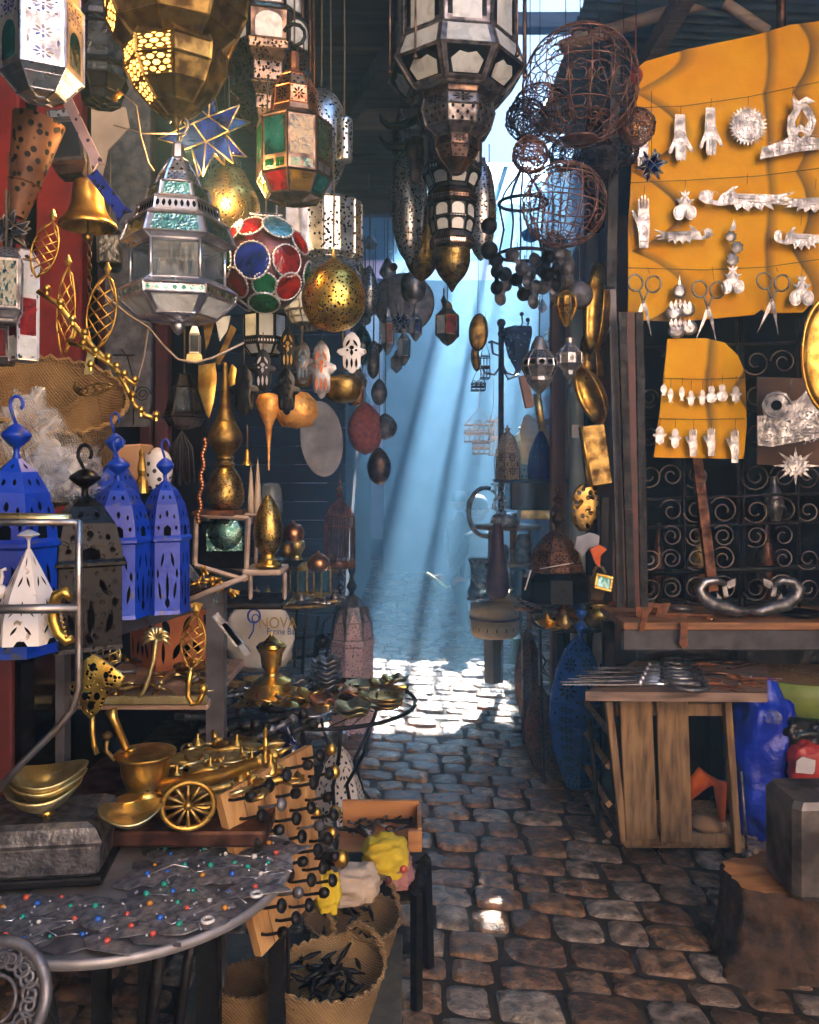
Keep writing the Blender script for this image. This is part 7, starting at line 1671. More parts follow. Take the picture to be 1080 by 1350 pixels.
for x, y, rr in ((122, 880, 4), (112, 918, 4), (128, 918, 4), (120, 930, 4.5), (140, 890, 3.5)): m.plate([(rr * s * cos(b_), rr * s * sin(b_) * 1.3) for b_ in [2 * pi * j / 10 for j in range(10)]], P(x, y, D - .009), XU, ZU, .002)
build('eyelet', m, 'hole', t)
m = MB(); m.tube(pxline([(122, 945), (122, 965), (124, 982), (128, 994)], D), .0045, 8); build('hook', m, 'brass', t)
t = thing('palm_hook', P(192, 920, 1.6), 'pale brass palm tree hook hanging from the angle shelf', 'wall hook'); m = MB(); D = 1.6
for k in range(9): a = radians(-20 + 27.5 * k); m.tube([P(206, 842, D), P(206 + 12 * cos(a), 842 - 12 * sin(a) - 3, D), P(206 + 20 * cos(a), 842 - 18 * sin(a) + 3, D)], [.003, .005, .001], 5)
build('fronds', m, 'brass_pale', t); m = MB(); m.tube(pxline([(206, 842), (203, 870), (196, 895), (190, 912), (182, 918)], D), .005, 7); build('trunk', m, 'brass_pale', t)
for k, (x, y, D) in enumerate(((123, 838, 1.4), (198, 815, 1.62), (256, 797, 1.8))):
    m = MB(); m.tube(pxline([(x, y - 10), (x - 3, y), (x + 2, y + 8), (x, y + 18)], D), .002, 5); build('wire_hook', m, 'wire_dark', label='bent wire loop holding ' + ('the brass mask hook', 'the palm tree hook', 'the pinecone hook')[k], cat='wire hook')
# stick lying at shelf end & misc gold figures
m = MB(); m.tube(pxline([(246, 792), (280, 778), (325, 760)], 1.78), .006, 7); build('stick', m, 'pole_wood', label='pale stick lying over the end of the angle shelf', cat='stick')
for k, (x, y) in enumerate(((268, 750), (280, 764), (292, 770), (304, 780), (262, 768))):
    m = MB(); q = random.Random(k); c = P(x, y, 1.85)
    for j in range(5): d = V((q.gauss(0, 1), q.gauss(0, .6), q.gauss(0, 1))).normalized() * .022; m.tube([c, c + d], [.006, .002], 6)
    m.ball(c, .008, 8); build('brass_starfish', m, 'brass', label='spiky brass figure ' + ['standing highest by the glass case', 'left of the wooden stick end', 'leaning over the stick', 'right of the stick under the gold vase', 'beside the right blue lantern'][k], cat='figurine')
for k, (x, y, w_, mm) in enumerate(((258, 762, 9, 'silver'), (270, 775, 7, 'g_clear'), (300, 830, 10, 'silver_white'), (312, 842, 8, 'silver'))):
    m = MB(); m.box(P(x, y, 1.9), (w_ * 1.9 / F * 1.0, .01, .09), mat=Matrix.Rotation(radians(-38), 4, 'Y')); build('glass_strip', m, mm, label='slanting ' + ['silver strip beside the right blue lantern', 'clear glass strip under the glass case', 'white metal strip left of the flour sack', 'narrow silver strip at the left of the flour sack'][k], cat='strip')
# ------------------------------------------------------------ tall vase, glass case, egg
lan('brass_vase', 'tall engraved dark brass vase with a long thin neck', 'vase', 297, 2.15, [
    ('neck', 20, 0, [(3, 478), (5, 510), (9, 540), (13, 556)], 'brass_old', {'sm': True}), ('bulb', 24, 0, [(13, 555), (21, 570), (22, 582), (15, 594), (9, 600)], 'brass_old'),
    ('ring', 20, 0, [(9, 600), (12, 604), (10, 608), (13, 612), (11, 616)], 'brass_old'), ('body', 28, 0, [(11, 616), (20, 630), (25, 650), (23, 664), (17, 672)], 'brass_pierced_old')])
px_box('wooden_plinth', 'dark square plinth under the tall brass vase', 262, 672, 318, 680, 2.12, .15, 'copper_old', 'plinth')
t = thing('glass_case', P(292, 762, 2.1), 'white framed glass case with a shimmering turquoise pane', 'case'); D = 2.05; s = D / F
a, b_ = P(259, 678, D), P(328, 752, D); m = MB()
for (p0, p1) in (((259, 679), (328, 683)), ((259, 679), (257, 745)), ((328, 683), (324, 765)), ((257, 745), (324, 765))): m.tube([P(*p0, D), P(*p1, D)], .006, 4, sm=False); m.tube([P(*p0, D) + V((0, .12, 0)), P(*p1, D) + V((0, .12, 0))], .005, 4, sm=False)
build('frame', m, 'pole_wood', t); m = MB(); m.box(P(293, 718, D + .1), (.115, .01, .12)); build('back_panel', m, 'black_gloss', t)
m = MB(); m.lathe([(0, .002), (.9, 0), (1, -.01)], 24, P(296, 703, D + .05), mat=Matrix.Rotation(pi / 2, 4, 'X') @ Matrix.Diagonal((24 * s, 24 * s, 1, 1)), caps=False); m.box(P(296, 712, D + .06), (.09, .006, .055)); build('mirror_dish', m, 'g_mirror', t)
lan('brass_egg', 'tall golden engraved egg vase on a turned foot', 'vase', 354, 2.05, [('egg', 30, 0, [(1, 652), (8, 660), (15, 676), (19.5, 700), (17, 718), (10, 730)], 'brass_pierced_old'), ('foot', 20, 0, [(8, 729), (9, 736), (13, 738), (12, 741), (17, 744), (17, 747)], 'brass')])
lan('glass_dome', 'clear crystal dome behind the golden egg vase', 'dome', 358, 2.2, [('dome', 20, 0, [(1, 635), (9, 638), (14, 650), (15, 680), (15, 700)], 'g_clear')])
for lb, x, w_ in (('white horn standing behind the egg vase', 340, 5), ('slim pale horn left of the white horn', 331, 4)):
    m = MB(); m.lathe([(w_ * 2.2 / F * k, zz(y, 2.2)) for k, y in ((1.2, 690), (1, 660), (.5, 625), (0, 602 + (340 - x)))], 14, (P(x, 0, 2.2).x, 2.2, 0), sm=True); build('horn', m, 'bone', label=lb, cat='horn')
px_box('white_stand', 'white painted wooden stand under the egg vase', 326, 747, 376, 754, 2.1, .14, 'pole_wood', 'stand')
for k, x in enumerate((328, 373)): px_box('stand_post', ('left', 'right')[k] + ' white post below the egg vase stand', x, 754, x + 5, 790, 2.06, .02, 'pole_wood', 'post')
px_box('ledge', 'dark ledge board under the egg vase and the glass case', 250, 788, 380, 795, 2.12, .2, 'black_iron', 'ledge')
# round tray table with jewellery ---------------------------------------------------
def round_table(label, cx, cy, rx, D, mat, legs, thick=.012, name='round_table', lm='black_iron', scroll=False):
    z = zz(cy, D); t = thing(name, (P(cx, 0, D).x, D, 0), label, 'table'); X = P(cx, 0, D).x; R_ = rx * D / F
    m = MB()
    if scroll:
        for k in range(24): a = 2 * pi * k / 24; m.tube([V((X + q * R_ * cos(a + .5 * sin(q * 3)), D + q * R_ * sin(a + .5 * sin(q * 3)), z)) for q in (.15, .4, .7, 1)], .003, 4)
        m.tube([V((X + .5 * R_ * cos(a), D + .5 * R_ * sin(a), z)) for a in [2 * pi * k / 30 for k in range(30)]], .004, 4, closed=True)
        build('scroll_top', m, lm, t); m = MB(); m.tube([V((X + R_ * cos(a), D + R_ * sin(a), z)) for a in [2 * pi * k / 48 for k in range(48)]], .009, 8, closed=True); build('rim', m, lm, t)
    else:
        m.lathe([(0, z - thick), (R_ * .97, z - thick), (R_, z - thick * .5), (R_, z + .004), (R_ * .97, z + .006), (R_ * .95, z), (0, z)], 64, (X, D, 0), caps=False); build('top', m, mat, t)
    for a, k in legs:
        m = MB(); a = radians(a); m.tube([V((X + q * R_ * cos(a), D + q * R_ * sin(a), w_ * z)) for q, w_ in ((.93, .97), (.80, .75), (.45, .45), (.60, .18), (.82, 0))] if k else [V((X + q * R_ * cos(a), D + q * R_ * sin(a), w_ * z)) for q, w_ in ((.85, .97), (.75, 0))], .008 if k else .006, 7); build('leg', m, lm, t)
    return X, z, R_
X1, z1_, R1 = round_table('round brass tray on a black iron stand holding trinkets', 390, 790, 66, 4.4, 'brass_old', ((-70, 1), (-150, 1), (30, 1), (140, 1)))
bits(['rod', 'ring', 'hook', 'plate', 'bell', 'pot'], 'silver', 40, (335, 448), (4.2, 4.6), z1_ + .004, ['silver', 'brass', 'silver_dull', 'brass_pale', 'pewter'], lambda k: 'among the trinkets on the round brass tray', 1.0, 12, 'trinkets on the round brass tray')
for k, x in enumerate((394, 425)):
    lan('glass_lantern', ('left', 'right')[k] + ' little brass framed glass lantern on the round brass tray', 'lantern', x, 4.45, [('cap', 4, 45, [(11, 745), (12, 750)], 'brass_pale'), ('body', 4, 45, [(11, 750), (11, 782)], ['brass_pale', 'g_sky'], {'pats': [(0, 'pane', 1)], 'edge': (1.2, 0)}), ('base', 4, 45, [(12, 782), (13, 787)], 'brass_pale')])
z2_ = zz(750, 4.7); m = MB(); m.box((P(410, 0, 4.7).x, 4.8, z2_ - .01), (.35, .3, .02)); m2 = m; build('raised_board', m, 'table_wood', label='small raised board behind the little glass lanterns', cat='board')
bits(['bird', 'hook', 'ring', 'bird', 'rod', 'hook', 'pot'], 'brass', 26, (375, 450), (4.65, 4.95), z2_ + .002, ['brass', 'brass_bright', 'brass_pale'], lambda k: 'in the heap on the small raised board behind the tray', 1.2, 13, 'brass ornaments heaped on the raised board')
for lb, nm, x, D, pr, mt_ in (('round copper teapot standing highest behind the egg vase', 'copper_pot', 387, 4.3, [(6, 716), (13, 710), (14, 700), (9, 692), (4, 690), (2, 686)], 'copper'), ('brass goblet under the copper teapot', 'brass_goblet', 391, 4.28, [(9, 738), (6, 732), (11, 722), (11, 714), (6, 712)], 'brass_pale'),
                         ('small brass pot beside the egg vase', 'brass_pot', 378, 4.2, [(7, 734), (10, 727), (9, 718), (5, 714), (1, 712)], 'brass_old'), ('round reddish copper teapot on the brass tray', 'copper_pot', 420, 4.2, [(7, 754), (14, 748), (14, 738), (7, 731), (2, 729), (1, 726)], 'copper'), ('dark tray dish under the brass goblet', 'dark_dish', 384, 4.26, [(10, 746), (18, 738), (19, 737), (4, 741)], 'black_iron')):
    lan(nm, lb, 'pot', x, D, [('body', 20, 0, pr[::-1], mt_)])
# flour sack
t = thing('flour_sack', P(345, 885, 3.75), 'white printed flour sack standing behind the gold samovar', 'sack'); D = 3.95; s = D / F
lump('flour_sack_tmp', '', P(342, 842, D + .05), (45 * s, .06, 44 * s), 'sack', 'x', 8, .06); o_ = bpy.data.objects['flour_sack_tmp']; o_.name = 'bag'
for k_ in ('label', 'category'):
    if k_ in o_: del o_[k_]
o_.parent = t; o_.location = -V(t.location) + V(o_.location)
def text(name, body, x, y, D, size, mat, par, w=1.0):
    cu = bpy.data.curves.new(name, 'FONT'); cu.body = body; cu.size = size; cu.extrude = .0008; cu.align_x = 'CENTER'
    o = bpy.data.objects.new(name, cu); COL.objects.link(o); me = bpy.data.meshes.new_from_object(o.evaluated_get(bpy.context.evaluated_depsgraph_get())); bpy.data.objects.remove(o)
    me.materials.clear(); me.materials.append(mt(mat)); o = bpy.data.objects.new(name, me); COL.objects.link(o)
    o.rotation_euler = (pi / 2, 0, 0); o.scale = (w, 1, 1); o.parent = par; o.location = P(x, y, D) - V(par.location)
DT = 3.86
text('sack_lettering', 'NOVA', 366, 828, DT, .073, 'gold_text', t, w=.85); text('sack_lettering', 'Farine Ba', 370, 836.5, DT, .043, 'blue_text', t, w=.8)
m = MB(); m.tube([P(335, 812, 3.8) + V((.028 * cos(a), 0, .031 * sin(a))) for a in [2 * pi * k / 16 for k in range(16)]], .005, 6, closed=True); m.tube(pxline([(335, 820), (334, 832), (328, 842)], 3.8), .004, 6); m.tube([P(337, 815, 3.8) + V((.016 * cos(a), 0, .017 * sin(a))) for a in [2 * pi * k / 16 for k in range(16)]], .003, 6, closed=True)
build('blue_ring_hook', m, 'blue_paint', label='dark blue ring hook in front of the flour sack', cat='hook')
# wire rack behind
t = thing('wire_stand', P(405, 885, 4.6), 'black wire stand with bent bars under the brass tray', 'stand'); m = MB(); D = 4.6
for pts in ([(392, 800), (388, 880)], [(404, 800), (398, 885)], [(420, 812), (412, 880)], [(386, 842), (440, 836)], [(386, 868), (436, 860)], [(450, 800), (428, 820), (420, 850), (416, 882)]): m.tube(pxline(pts, D), .009, 5)
build('bars', m, 'black_iron', t); m = MB(); m.ball(P(425, 845, 4.5), 0.042, 16); build('black_ball', m, 'black_gloss', t)
# standing lilac lantern on the floor
lan('floor_lantern', 'big lilac pierced lantern with a dark star shaped roof standing in the alley', 'lantern', 464, 5.0, [
    ('finial', 14, 0, [(0, 738), (3, 744), (5, 752), (2, 760), (5, 768), (7, 774), (3, 782), (8, 790)], 'black_iron'),
    ('dome', 8, 10, [(6, 786), (20, 798), (27, 818), (29, 840)], ['slate_metal', 'lilac_pierced'], {'pats': [(1, [[(.25, 0), (.75, 0), (.5, .8)]], 1), (2, [[(.08, 0), (.92, 0), (.8, .98), (.2, .98)]], 1)], 'edge': (.8, 0)}),
    ('collar', 8, 10, [(29, 840), (31, 843), (31, 848), (29, 850)], 'lilac_pierced'), ('body', 8, 10, [(29, 850), (30, 952), (31, 961)], 'lilac_pierced')])
lan('black_beads', 'stack of dark blue balls beside the lilac lantern roof', 'finial', 449, 4.6, [('balls', 14, 0, [(0, 742), (4, 747), (1.5, 753), (5, 760), (2, 767), (6, 775), (2, 782), (4, 790)], 'navy_gloss')])
# round wrought table with bowls
X2, z2, R2 = round_table('round black wrought iron table crowded with brass bowls', 430, 925, 118, 3.6, None, ((-75, 1), (-55, 1), (-160, 1), (120, 1), (50, 1)), scroll=True)
WK = 1.47
def bowl(label, x, D, z, r_, h_, mat, n=28, wav=0, stack=1, name='bowl', thin=.9):
    m = MB(); D *= WK; r_ *= WK; h_ *= WK; c = V(((x - CX) / F * D, D, z))
    for k in range(stack):
        q = len(m.v); m.lathe([(0, 0), (r_ * .35, .002), (r_ * .7, h_ * .35), (r_ * .95, h_ * .85), (r_, h_), (r_ * .96, h_ + .002), (r_ * .68, h_ * .42), (r_ * .3, .008), (0, .006)], n, c + V((.004 * ((k * 7) % 3 - 1), .004 * ((k * 5) % 3 - 1), k * h_ * thin * .75)), caps=False, sm=True)
    if wav:
        for i, v in enumerate(m.v):
            d = v - c; a = atan2(d.y, d.x); rr = sqrt(d.x ** 2 + d.y ** 2) / r_; m.v[i] = v + V((d.x * .06 * sin(wav * a) * rr, d.y * .06 * sin(wav * a) * rr, .008 * sin(wav * a + 1) * rr))
    return build(name, m, mat, label=label, cat='bowl')
zb_ = z2 + .008
for args in (('wide silver dish at the front of the wrought table', 410, 2.27, .062, .022, 'silver', 0, 1), ('shallow golden leaf bowl at the left of the wrought table', 352, 2.32, .066, .03, 'brass_bright', 3, 2), ('golden wavy bowl behind the silver dish', 398, 2.42, .062, .03, 'brass_bright', 3, 1),
             ('flat brass shell bowl right of the silver dish', 466, 2.28, .052, .02, 'brass_pale', 5, 2), ('brass plate stack at the right edge of the wrought table', 508, 2.36, .055, .016, 'brass', 0, 3), ('long handled brass pan at the back right of the wrought table', 478, 2.52, .055, .018, 'brass_pale', 0, 2), ('brass saucer in the middle of the wrought table', 448, 2.42, .042, .016, 'brass_old', 0, 1), ('dull bowl behind the samovar', 372, 2.6, .05, .03, 'pewter', 0, 1), ('small copper dish near the right rim', 520, 2.5, .036, .012, 'copper', 0, 1)):
    lb, x, D, r_, h_, mt_, wv, st = args; bowl(lb, x, D, zb_, r_, h_, mt_, wav=wv, stack=st)
m = MB(); m.tube([V((X2 + .19, 3.67, zb_ + .045)), V((X2 + .28, 3.61, zb_ + .054)), V((X2 + .35, 3.58, zb_ + .06))], [.010, .007, .012], 8); build('brass_ladle', m, 'brass', label='turned brass ladle resting across the right bowls', cat='handle')
bowl('tall stack of small scalloped silver bowls on the wrought table', 431, 2.55, zb_, .046, .022, 'silver_dull', wav=6, stack=6, name='bowl_stack')
for args in (('bronze plate under the stacked bowls', 440, 2.5, .05, .01, 'bronze'),): bowl(args[0], args[1], args[2], zb_, args[3], args[4], args[5], name='plate')
lan('samovar', 'shiny golden samovar cup with a pointed lid on the wrought table', 'samovar', 358, 3.5, [
    ('lid', 24, 0, [(1, 832), (3, 838), (10, 845), (17, 848), (18, 851)], 'brass_bright'), ('cup', 28, 0, [(19, 850), (20, 853), (15, 862), (13, 876), (9, 886), (12, 892)], 'brass_bright'), ('drum', 28, 0, [(14, 891), (25, 897), (26, 900), (25, 922), (20, 926)], 'brass_bright')])
bits(['ring', 'rod', 'dish', 'hook'], 'metal', 14, (300, 345), (3.4, 3.8), zb_, ['brass', 'silver', 'brass_old'], lambda k: 'at the shaded left side of the wrought table', 1.3, 17, 'brass bits at the left of the wrought table')
r = random.Random(91)
for k in range(16):
    bowl('small brass dish among the bowls on the wrought table', 320 + (k * 37) % 205, 2.26 + r.uniform(0, .34), zb_ + .012 + .012 * (k % 3), r.uniform(.028, .045), r.uniform(.012, .024), ['brass', 'brass_pale', 'silver_dull', 'brass_bright', 'copper'][k % 5], wav=(0, 3, 5)[k % 3], name='small_dish')['group'] = 'small dishes among the bowls on the wrought table'
WK = 1
# white lantern beneath the wrought table
lan('floor_lantern', 'white pierced cone lantern standing on the stones under the wrought table', 'lantern', 448, 3.75, [
    ('knob', 16, 0, [(0, 962), (9, 966), (11, 972), (9, 978), (3, 984)], 'silver_dull'), ('cone', 6, 20, [(4, 984), (20, 1005), (30, 1032), (34, 1050)], ['white_paint', 'hole'], {'pats': [(0, 'diam2', 1), (1, 'leafx', 1), (2, 'leafs', 1)]}), ('body', 6, 20, [(34, 1050), (35, 1080)], ['white_paint', 'hole'], {'pats': [(0, 'ros', 1)]})])
# bench with dark hardware + black items
t = thing('black_bench', (P(300, 0, 2.0).x, 2.1, 0), 'black bench under the dark iron door hardware', 'bench'); zb2 = zz(985, 1.95)
m = MB(); m.box((P(300, 0, 2.1).x, 2.1, zb2 - .015), (.36, .36, .03), bev=.005); build('top', m, 'black_iron', t)
for sx in (-.16, .16): m = MB(); m.box((P(300, 0, 2.1).x + sx, 1.96, (zb2 - .03) / 2), (.03, .03, zb2 - .03)); build('leg', m, 'black_iron', t)
r = random.Random(44)
HWL = ['lying furthest left', 'crossing the left handle', 'with a turned collar near the shelf post', 'at the back by the bowls', 'pointing toward the wrought table', 'under the silver dish', 'nearest the brass cannon', 'half hidden under the others', 'at the right end', 'lying flat in the middle', 'behind the wooden knob board', 'with a round end near the knob board']
for k in range(12):
    x = 262 + k * 11; y = 962 + r.uniform(-22, 14); c = P(x, y, 1.95 + r.uniform(0, .2)); c.z = zb2 + .012 + r.uniform(0, .03); a = r.uniform(-.4, 1.2); d = V((cos(a), sin(a), r.uniform(-.1, .3))) * .06
    m = MB(); m.tube([c - d, c - d * .6, c - d * .55, c - d * .4, c, c + d * .4, c + d * .5, c + d * .6, c + d], [.008, .008, .014, .008, .007, .007, .013, .008, .011], 9); m.ball(c + d, .014, 10)
    build('door_pull', m, 'black_iron' if k % 3 else 'slate_metal', label='black iron door handle ' + HWL[k], cat='handle')
m = MB(); c = P(385, 995, 1.85); m.ball(c, .026, 18, sz=1.25); m.tube([c + V((0, 0, .03)), c + V((-.01, 0, .06)), c + V((-.03, 0, .05))], .005, 6); build('black_helmet', m, 'navy_gloss', label='glossy black ball knob hanging at the top of the wooden knob board', cat='finial')
# knob board ----------------------------------------------------------------------
t = thing('knob_board', P(350, 1255, 1.66), 'slanting wooden board studded with black iron knobs', 'board')
qd = [P(290, 1048, 1.58), P(345, 1262, 1.58), P(425, 1175, 1.8), P(412, 982, 1.8)]
def kb(u, v): return (qd[0].lerp(qd[1], v)).lerp(qd[3].lerp(qd[2], v), u)
nb = (qd[1] - qd[0]).cross(qd[3] - qd[0]).normalized(); nb = nb if nb.y < 0 else -nb
m = MB()
for k in range(5):
    a0, a1 = k / 5 + .004, (k + 1) / 5 - .004; vs = [kb(a0, 0), kb(a1, 0), kb(a1, 1), kb(a0, 1)]; m.add(vs + [v - nb * .02 for v in vs], [[0, 1, 2, 3], [7, 6, 5, 4], [0, 4, 5, 1], [1, 5, 6, 2], [2, 6, 7, 3], [3, 7, 4, 0]])
build('planks', m, 'board_wood', t)
r = random.Random(9); k = 0; rowl = ['top', 'second', 'third', 'fourth', 'fifth', 'sixth', 'lowest']; coll = ['left', 'middle left', 'middle', 'middle right', 'right']
for j in range(7):
    for i in range(5):
        u, v = (i + .35 + .3 * (j % 2)) / 5, (j + .4) / 7.2; p = kb(u, v); e = p + nb * (.028 + r.uniform(0, .012)) + V((.012, 0, .006))
        m = MB(); m.tube([p + nb * -.002, p + nb * .012, e], [.0035, .003, .0035], 6); q = (e - p).to_track_quat('Z', 'Y').to_matrix().to_4x4()
        m.lathe([(0, 0), (.006, .001), (.013, .004), (.0135, .008), (.009, .013), (0, .015)] if (i + j) % 3 else [(0, 0), (.010, .001), (.011, .010), (.008, .016), (0, .018)], 14, e, mat=q, caps=False)
        build('iron_knob', m, 'slate_metal' if (i * j) % 4 == 1 else 'black_iron', t)
for k in range(6):
    x, y = [(437, 988), (441, 1018), (442, 1072), (438, 1098), (450, 1132), (418, 1072)][k]; m = MB(); m.ball(P(x, y, 1.8), [.011, .013, .014, .011, .0175, .011][k], 16, sz=1.2); m.tube([P(x, y, 1.8), P(x - 10, y + 3, 1.83)], .004, 6)
    build('brass_knob', m, 'brass', label='brass knob beside the knob board, ' + ['uppermost', 'second from the top', 'long oval one in the middle', 'under the long oval one', 'largest ribbed one at the bottom', 'the one nearest the iron knobs'][k], cat='finial')  # loose brass knobs, each its own object
px_box('wooden_block', 'pale wooden block behind the left edge of the knob board', 290, 1035, 330, 1085, 1.75, .05, 'board_wood', 'block', lean=-20)
# brass group table ------------------------------------------------------------------
t = thing('side_table', (P(240, 0, 1.75).x, 1.8, 0), 'dark table behind the jewellery table holding the mortar and cannon', 'table'); zt_ = zz(1088, 1.6)
m = MB(); m.box((P(225, 0, 1.75).x, 1.78, zt_ - .015), (.46, .42, .03), bev=.005); build('top', m, 'copper_old', t)
for sx in (-.2, .2): m = MB(); m.box((P(225, 0, 1.75).x + sx, 1.9, (zt_ - .03) / 2), (.035, .035, zt_ - .03)); build('leg', m, 'black_iron', t)
lan('brass_mortar', 'brass mortar bowl with side knobs left of the cannon', 'mortar', 192, 1.62, [('bowl', 28, 0, [(34, 990), (40, 992), (38, 996), (33, 1000), (30, 1022), (24, 1038), (28, 1046), (30, 1050)], 'brass', {'sm': True}), ('inside', 28, 0, [(34, 991), (30, 1006), (22, 1020)], 'brass_old')])
m = MB(); m.tube([P(146, 936, 1.62), P(150, 948, 1.62), P(168, 990, 1.62), P(180, 1008, 1.64)], [.012, .0085, .0075, .009], 12); m.ball(P(172, 988, 1.62), .0105, 12, sz=.4); build('brass_pestle', m, 'brass', label='long brass pestle standing in the mortar', cat='pestle')
m = MB(); m.tube([P(152, 1002, 1.6), P(140, 990, 1.6), P(141, 976, 1.6)], .005, 6); m.ball(P(141, 970, 1.6), .011, 14, sz=.7); build('brass_tap', m, 'brass_old', label='small brass tap knob beside the mortar', cat='tap')
bowl('oval polished brass dish in front of the mortar', 178, 1.5, zz(1082, 1.5), .055, .022, 'brass_pale', name='dish', wav=2); bowl('little brass cup standing behind the oval dish', 173, 1.56, zz(1062, 1.56), .022, .014, 'brass_bright', name='cup')
t = thing('toy_cannon', P(250, 1088, 1.58), 'brass model cannon with spoked wheels', 'cannon'); D = 1.56; s = D / F
for cx, cy, rr, dd, lb in ((248, 1062, 33, 1.53, 0), (272, 1040, 27, 1.66, 1)):
    c = P(cx, cy, dd); Rr = rr * dd / F; m = MB(); yw = .25; U = V((cos(yw), sin(yw), 0)); m.tube([c + U * Rr * cos(a) + ZU * Rr * sin(a) * .92 for a in [2 * pi * k / 32 for k in range(32)]], .0055, 8, closed=True)
    w = build('wheel', m, 'brass', t); m = MB()
    for k in range(12): a = 2 * pi * k / 12; m.tube([c, c + U * Rr * cos(a) + ZU * Rr * sin(a) * .92], [.003, .0045], 6)
    m.ball(c, .009, 12); build('spokes', m, 'brass_old', w)
m = MB(); m.tube([P(205, 1040, 1.6), P(214, 1040, 1.6), P(216, 1038, 1.6), P(260, 1030, 1.6), P(300, 1020, 1.6), P(340, 1004, 1.6), P(346, 1002, 1.6)], [.006, .013, .017, .015, .012, .010, .013], 16); build('barrel', m, 'brass', t)
m = MB(); m.tube([P(215, 1060, 1.57), P(250, 1048, 1.57), P(306, 1034, 1.57)], .008, 6); build('carriage', m, 'brass_old', t)
bits(['rod', 'hook', 'ring', 'rod', 'bell', 'plate', 'dish', 'bird'], 'brass', 56, (222, 372), (1.62, 1.92), zt_ + .05, ['brass', 'brass_old', 'brass_pale', 'brass'], lambda k: 'in the heap of brassware behind the cannon', 1.05, 23, 'brassware heaped behind the cannon')
lump('brass_heap_base', 'folded brown cloth under the heap of brassware', (P(300, 0, 1.8).x, 1.82, zt_ + .01), (.13, .14, .036), 'copper_old', 'cloth', 3, .05)
lan('hand_bell', 'polished brass hand bell standing in front of the wooden board', 'bell', 350, 1.72, [('cup', 20, 0, [(4, 1000), (7, 1004), (9, 1014), (13, 1024), (15, 1028)], 'brass_bright'), ('handle', 12, 0, [(0, 958), (3, 962), (2, 972), (4, 982), (2, 990), (4, 1000)], 'brass_bright')])
# metal box with stacked bowls
t = thing('metal_casket', P(66, 1150, 1.32), 'hammered pewter casket with a sloped lid at the left', 'casket'); a, b_ = P(-60, 1102, 1.28), P(112, 1142, 1.28); Mz = Matrix.Rotation(.12, 4, 'Z')
cc = V((P(40, 0, 1.5).x, 1.52, .867)); m = MB(); m.box(cc, (.26, .15, .055), bev=.006, mat=Mz); build('box', m, 'hammered', t)
m = MB(); w2, d2 = .134, .08; lv = [(1, 0), (1.02, .006), (.92, .03), (.80, .038)]; vs = [cc + Mz @ V((sx * w2 * k, sy * d2 * k, .027 + z)) for k, z in lv for sx, sy in ((-1, -1), (1, -1), (1, 1), (-1, 1))]
m.add(vs, [[j * 4 + i, j * 4 + (i + 1) % 4, (j + 1) * 4 + (i + 1) % 4, (j + 1) * 4 + i] for j in range(3) for i in range(4)] + [[12, 13, 14, 15]]); build('lid', m, 'hammered', t)
m = MB(); m.box(cc - V((0, 0, .034)), (.275, .165, .014), bev=.003, mat=Mz); build('plinth', m, 'black_iron', t)
bowl('stack of three polished brass and silver bowls on the pewter casket', 62, 1.5, cc.z + .078, .064, .036, 'brass_pale', wav=2, stack=3, name='bowl_stack', thin=.5)
m = MB(); m.lathe([(.016, 0), (.010, .006), (.008, .012)], 14, V((P(62, 0, 1.5).x, 1.5, cc.z + .066))); build('brass_stand', m, 'brass', label='little brass stand under the stacked bowls', cat='stand')
# jewellery table ---------------------------------------------------------------------
XJ, DJ, RJ = -.52, 1.55, .30; zj = .81
t = thing('jewellery_table', (XJ, DJ, 0), 'large round grey metal table covered with beaded pendants', 'table')
zq = zj
m = MB(); m.lathe([(0, -.012), (RJ * .96, -.012), (RJ, -.008), (RJ, .004), (RJ * .985, .007), (RJ * .95, 0), (0, 0)], 80, (0, 0, 0), caps=False); Tj = Matrix.Translation((XJ, DJ, zj)) @ Matrix.Rotation(radians(.6), 4, 'X') @ Matrix.Rotation(radians(-.5), 4, 'Y')
m.xf(Tj); build('top', m, 'table_steel', t)
for a in (-60, 60, 180, -120): m = MB(); q = radians(a); m.tube([V((XJ + k * RJ * cos(q), DJ + k * RJ * sin(q), zj * w_)) for k, w_ in ((.8, .97), (.5, .7), (.35, .45), (.6, .15), (.75, 0))], .011, 7); build('leg', m, 'black_iron', t)
m = MB(); m.box((P(268, 0, 1.75).x, 1.8, (zj - .05) / 2), (.045, .05, zj - .05)); build('post', m, 'black_iron', t)
def onj(u, v, z=0): return Tj @ V((u * RJ, v * RJ, z))
r = random.Random(78); BC = ['azure', 'turquoise', 'coral', 'azure', 'amber', 'turquoise', 'coral', 'white_bead']; BN = {'azure': 'blue', 'turquoise': 'green', 'coral': 'coral red', 'amber': 'amber', 'white_bead': 'white'}
placed = []; k = 0; tries = 0
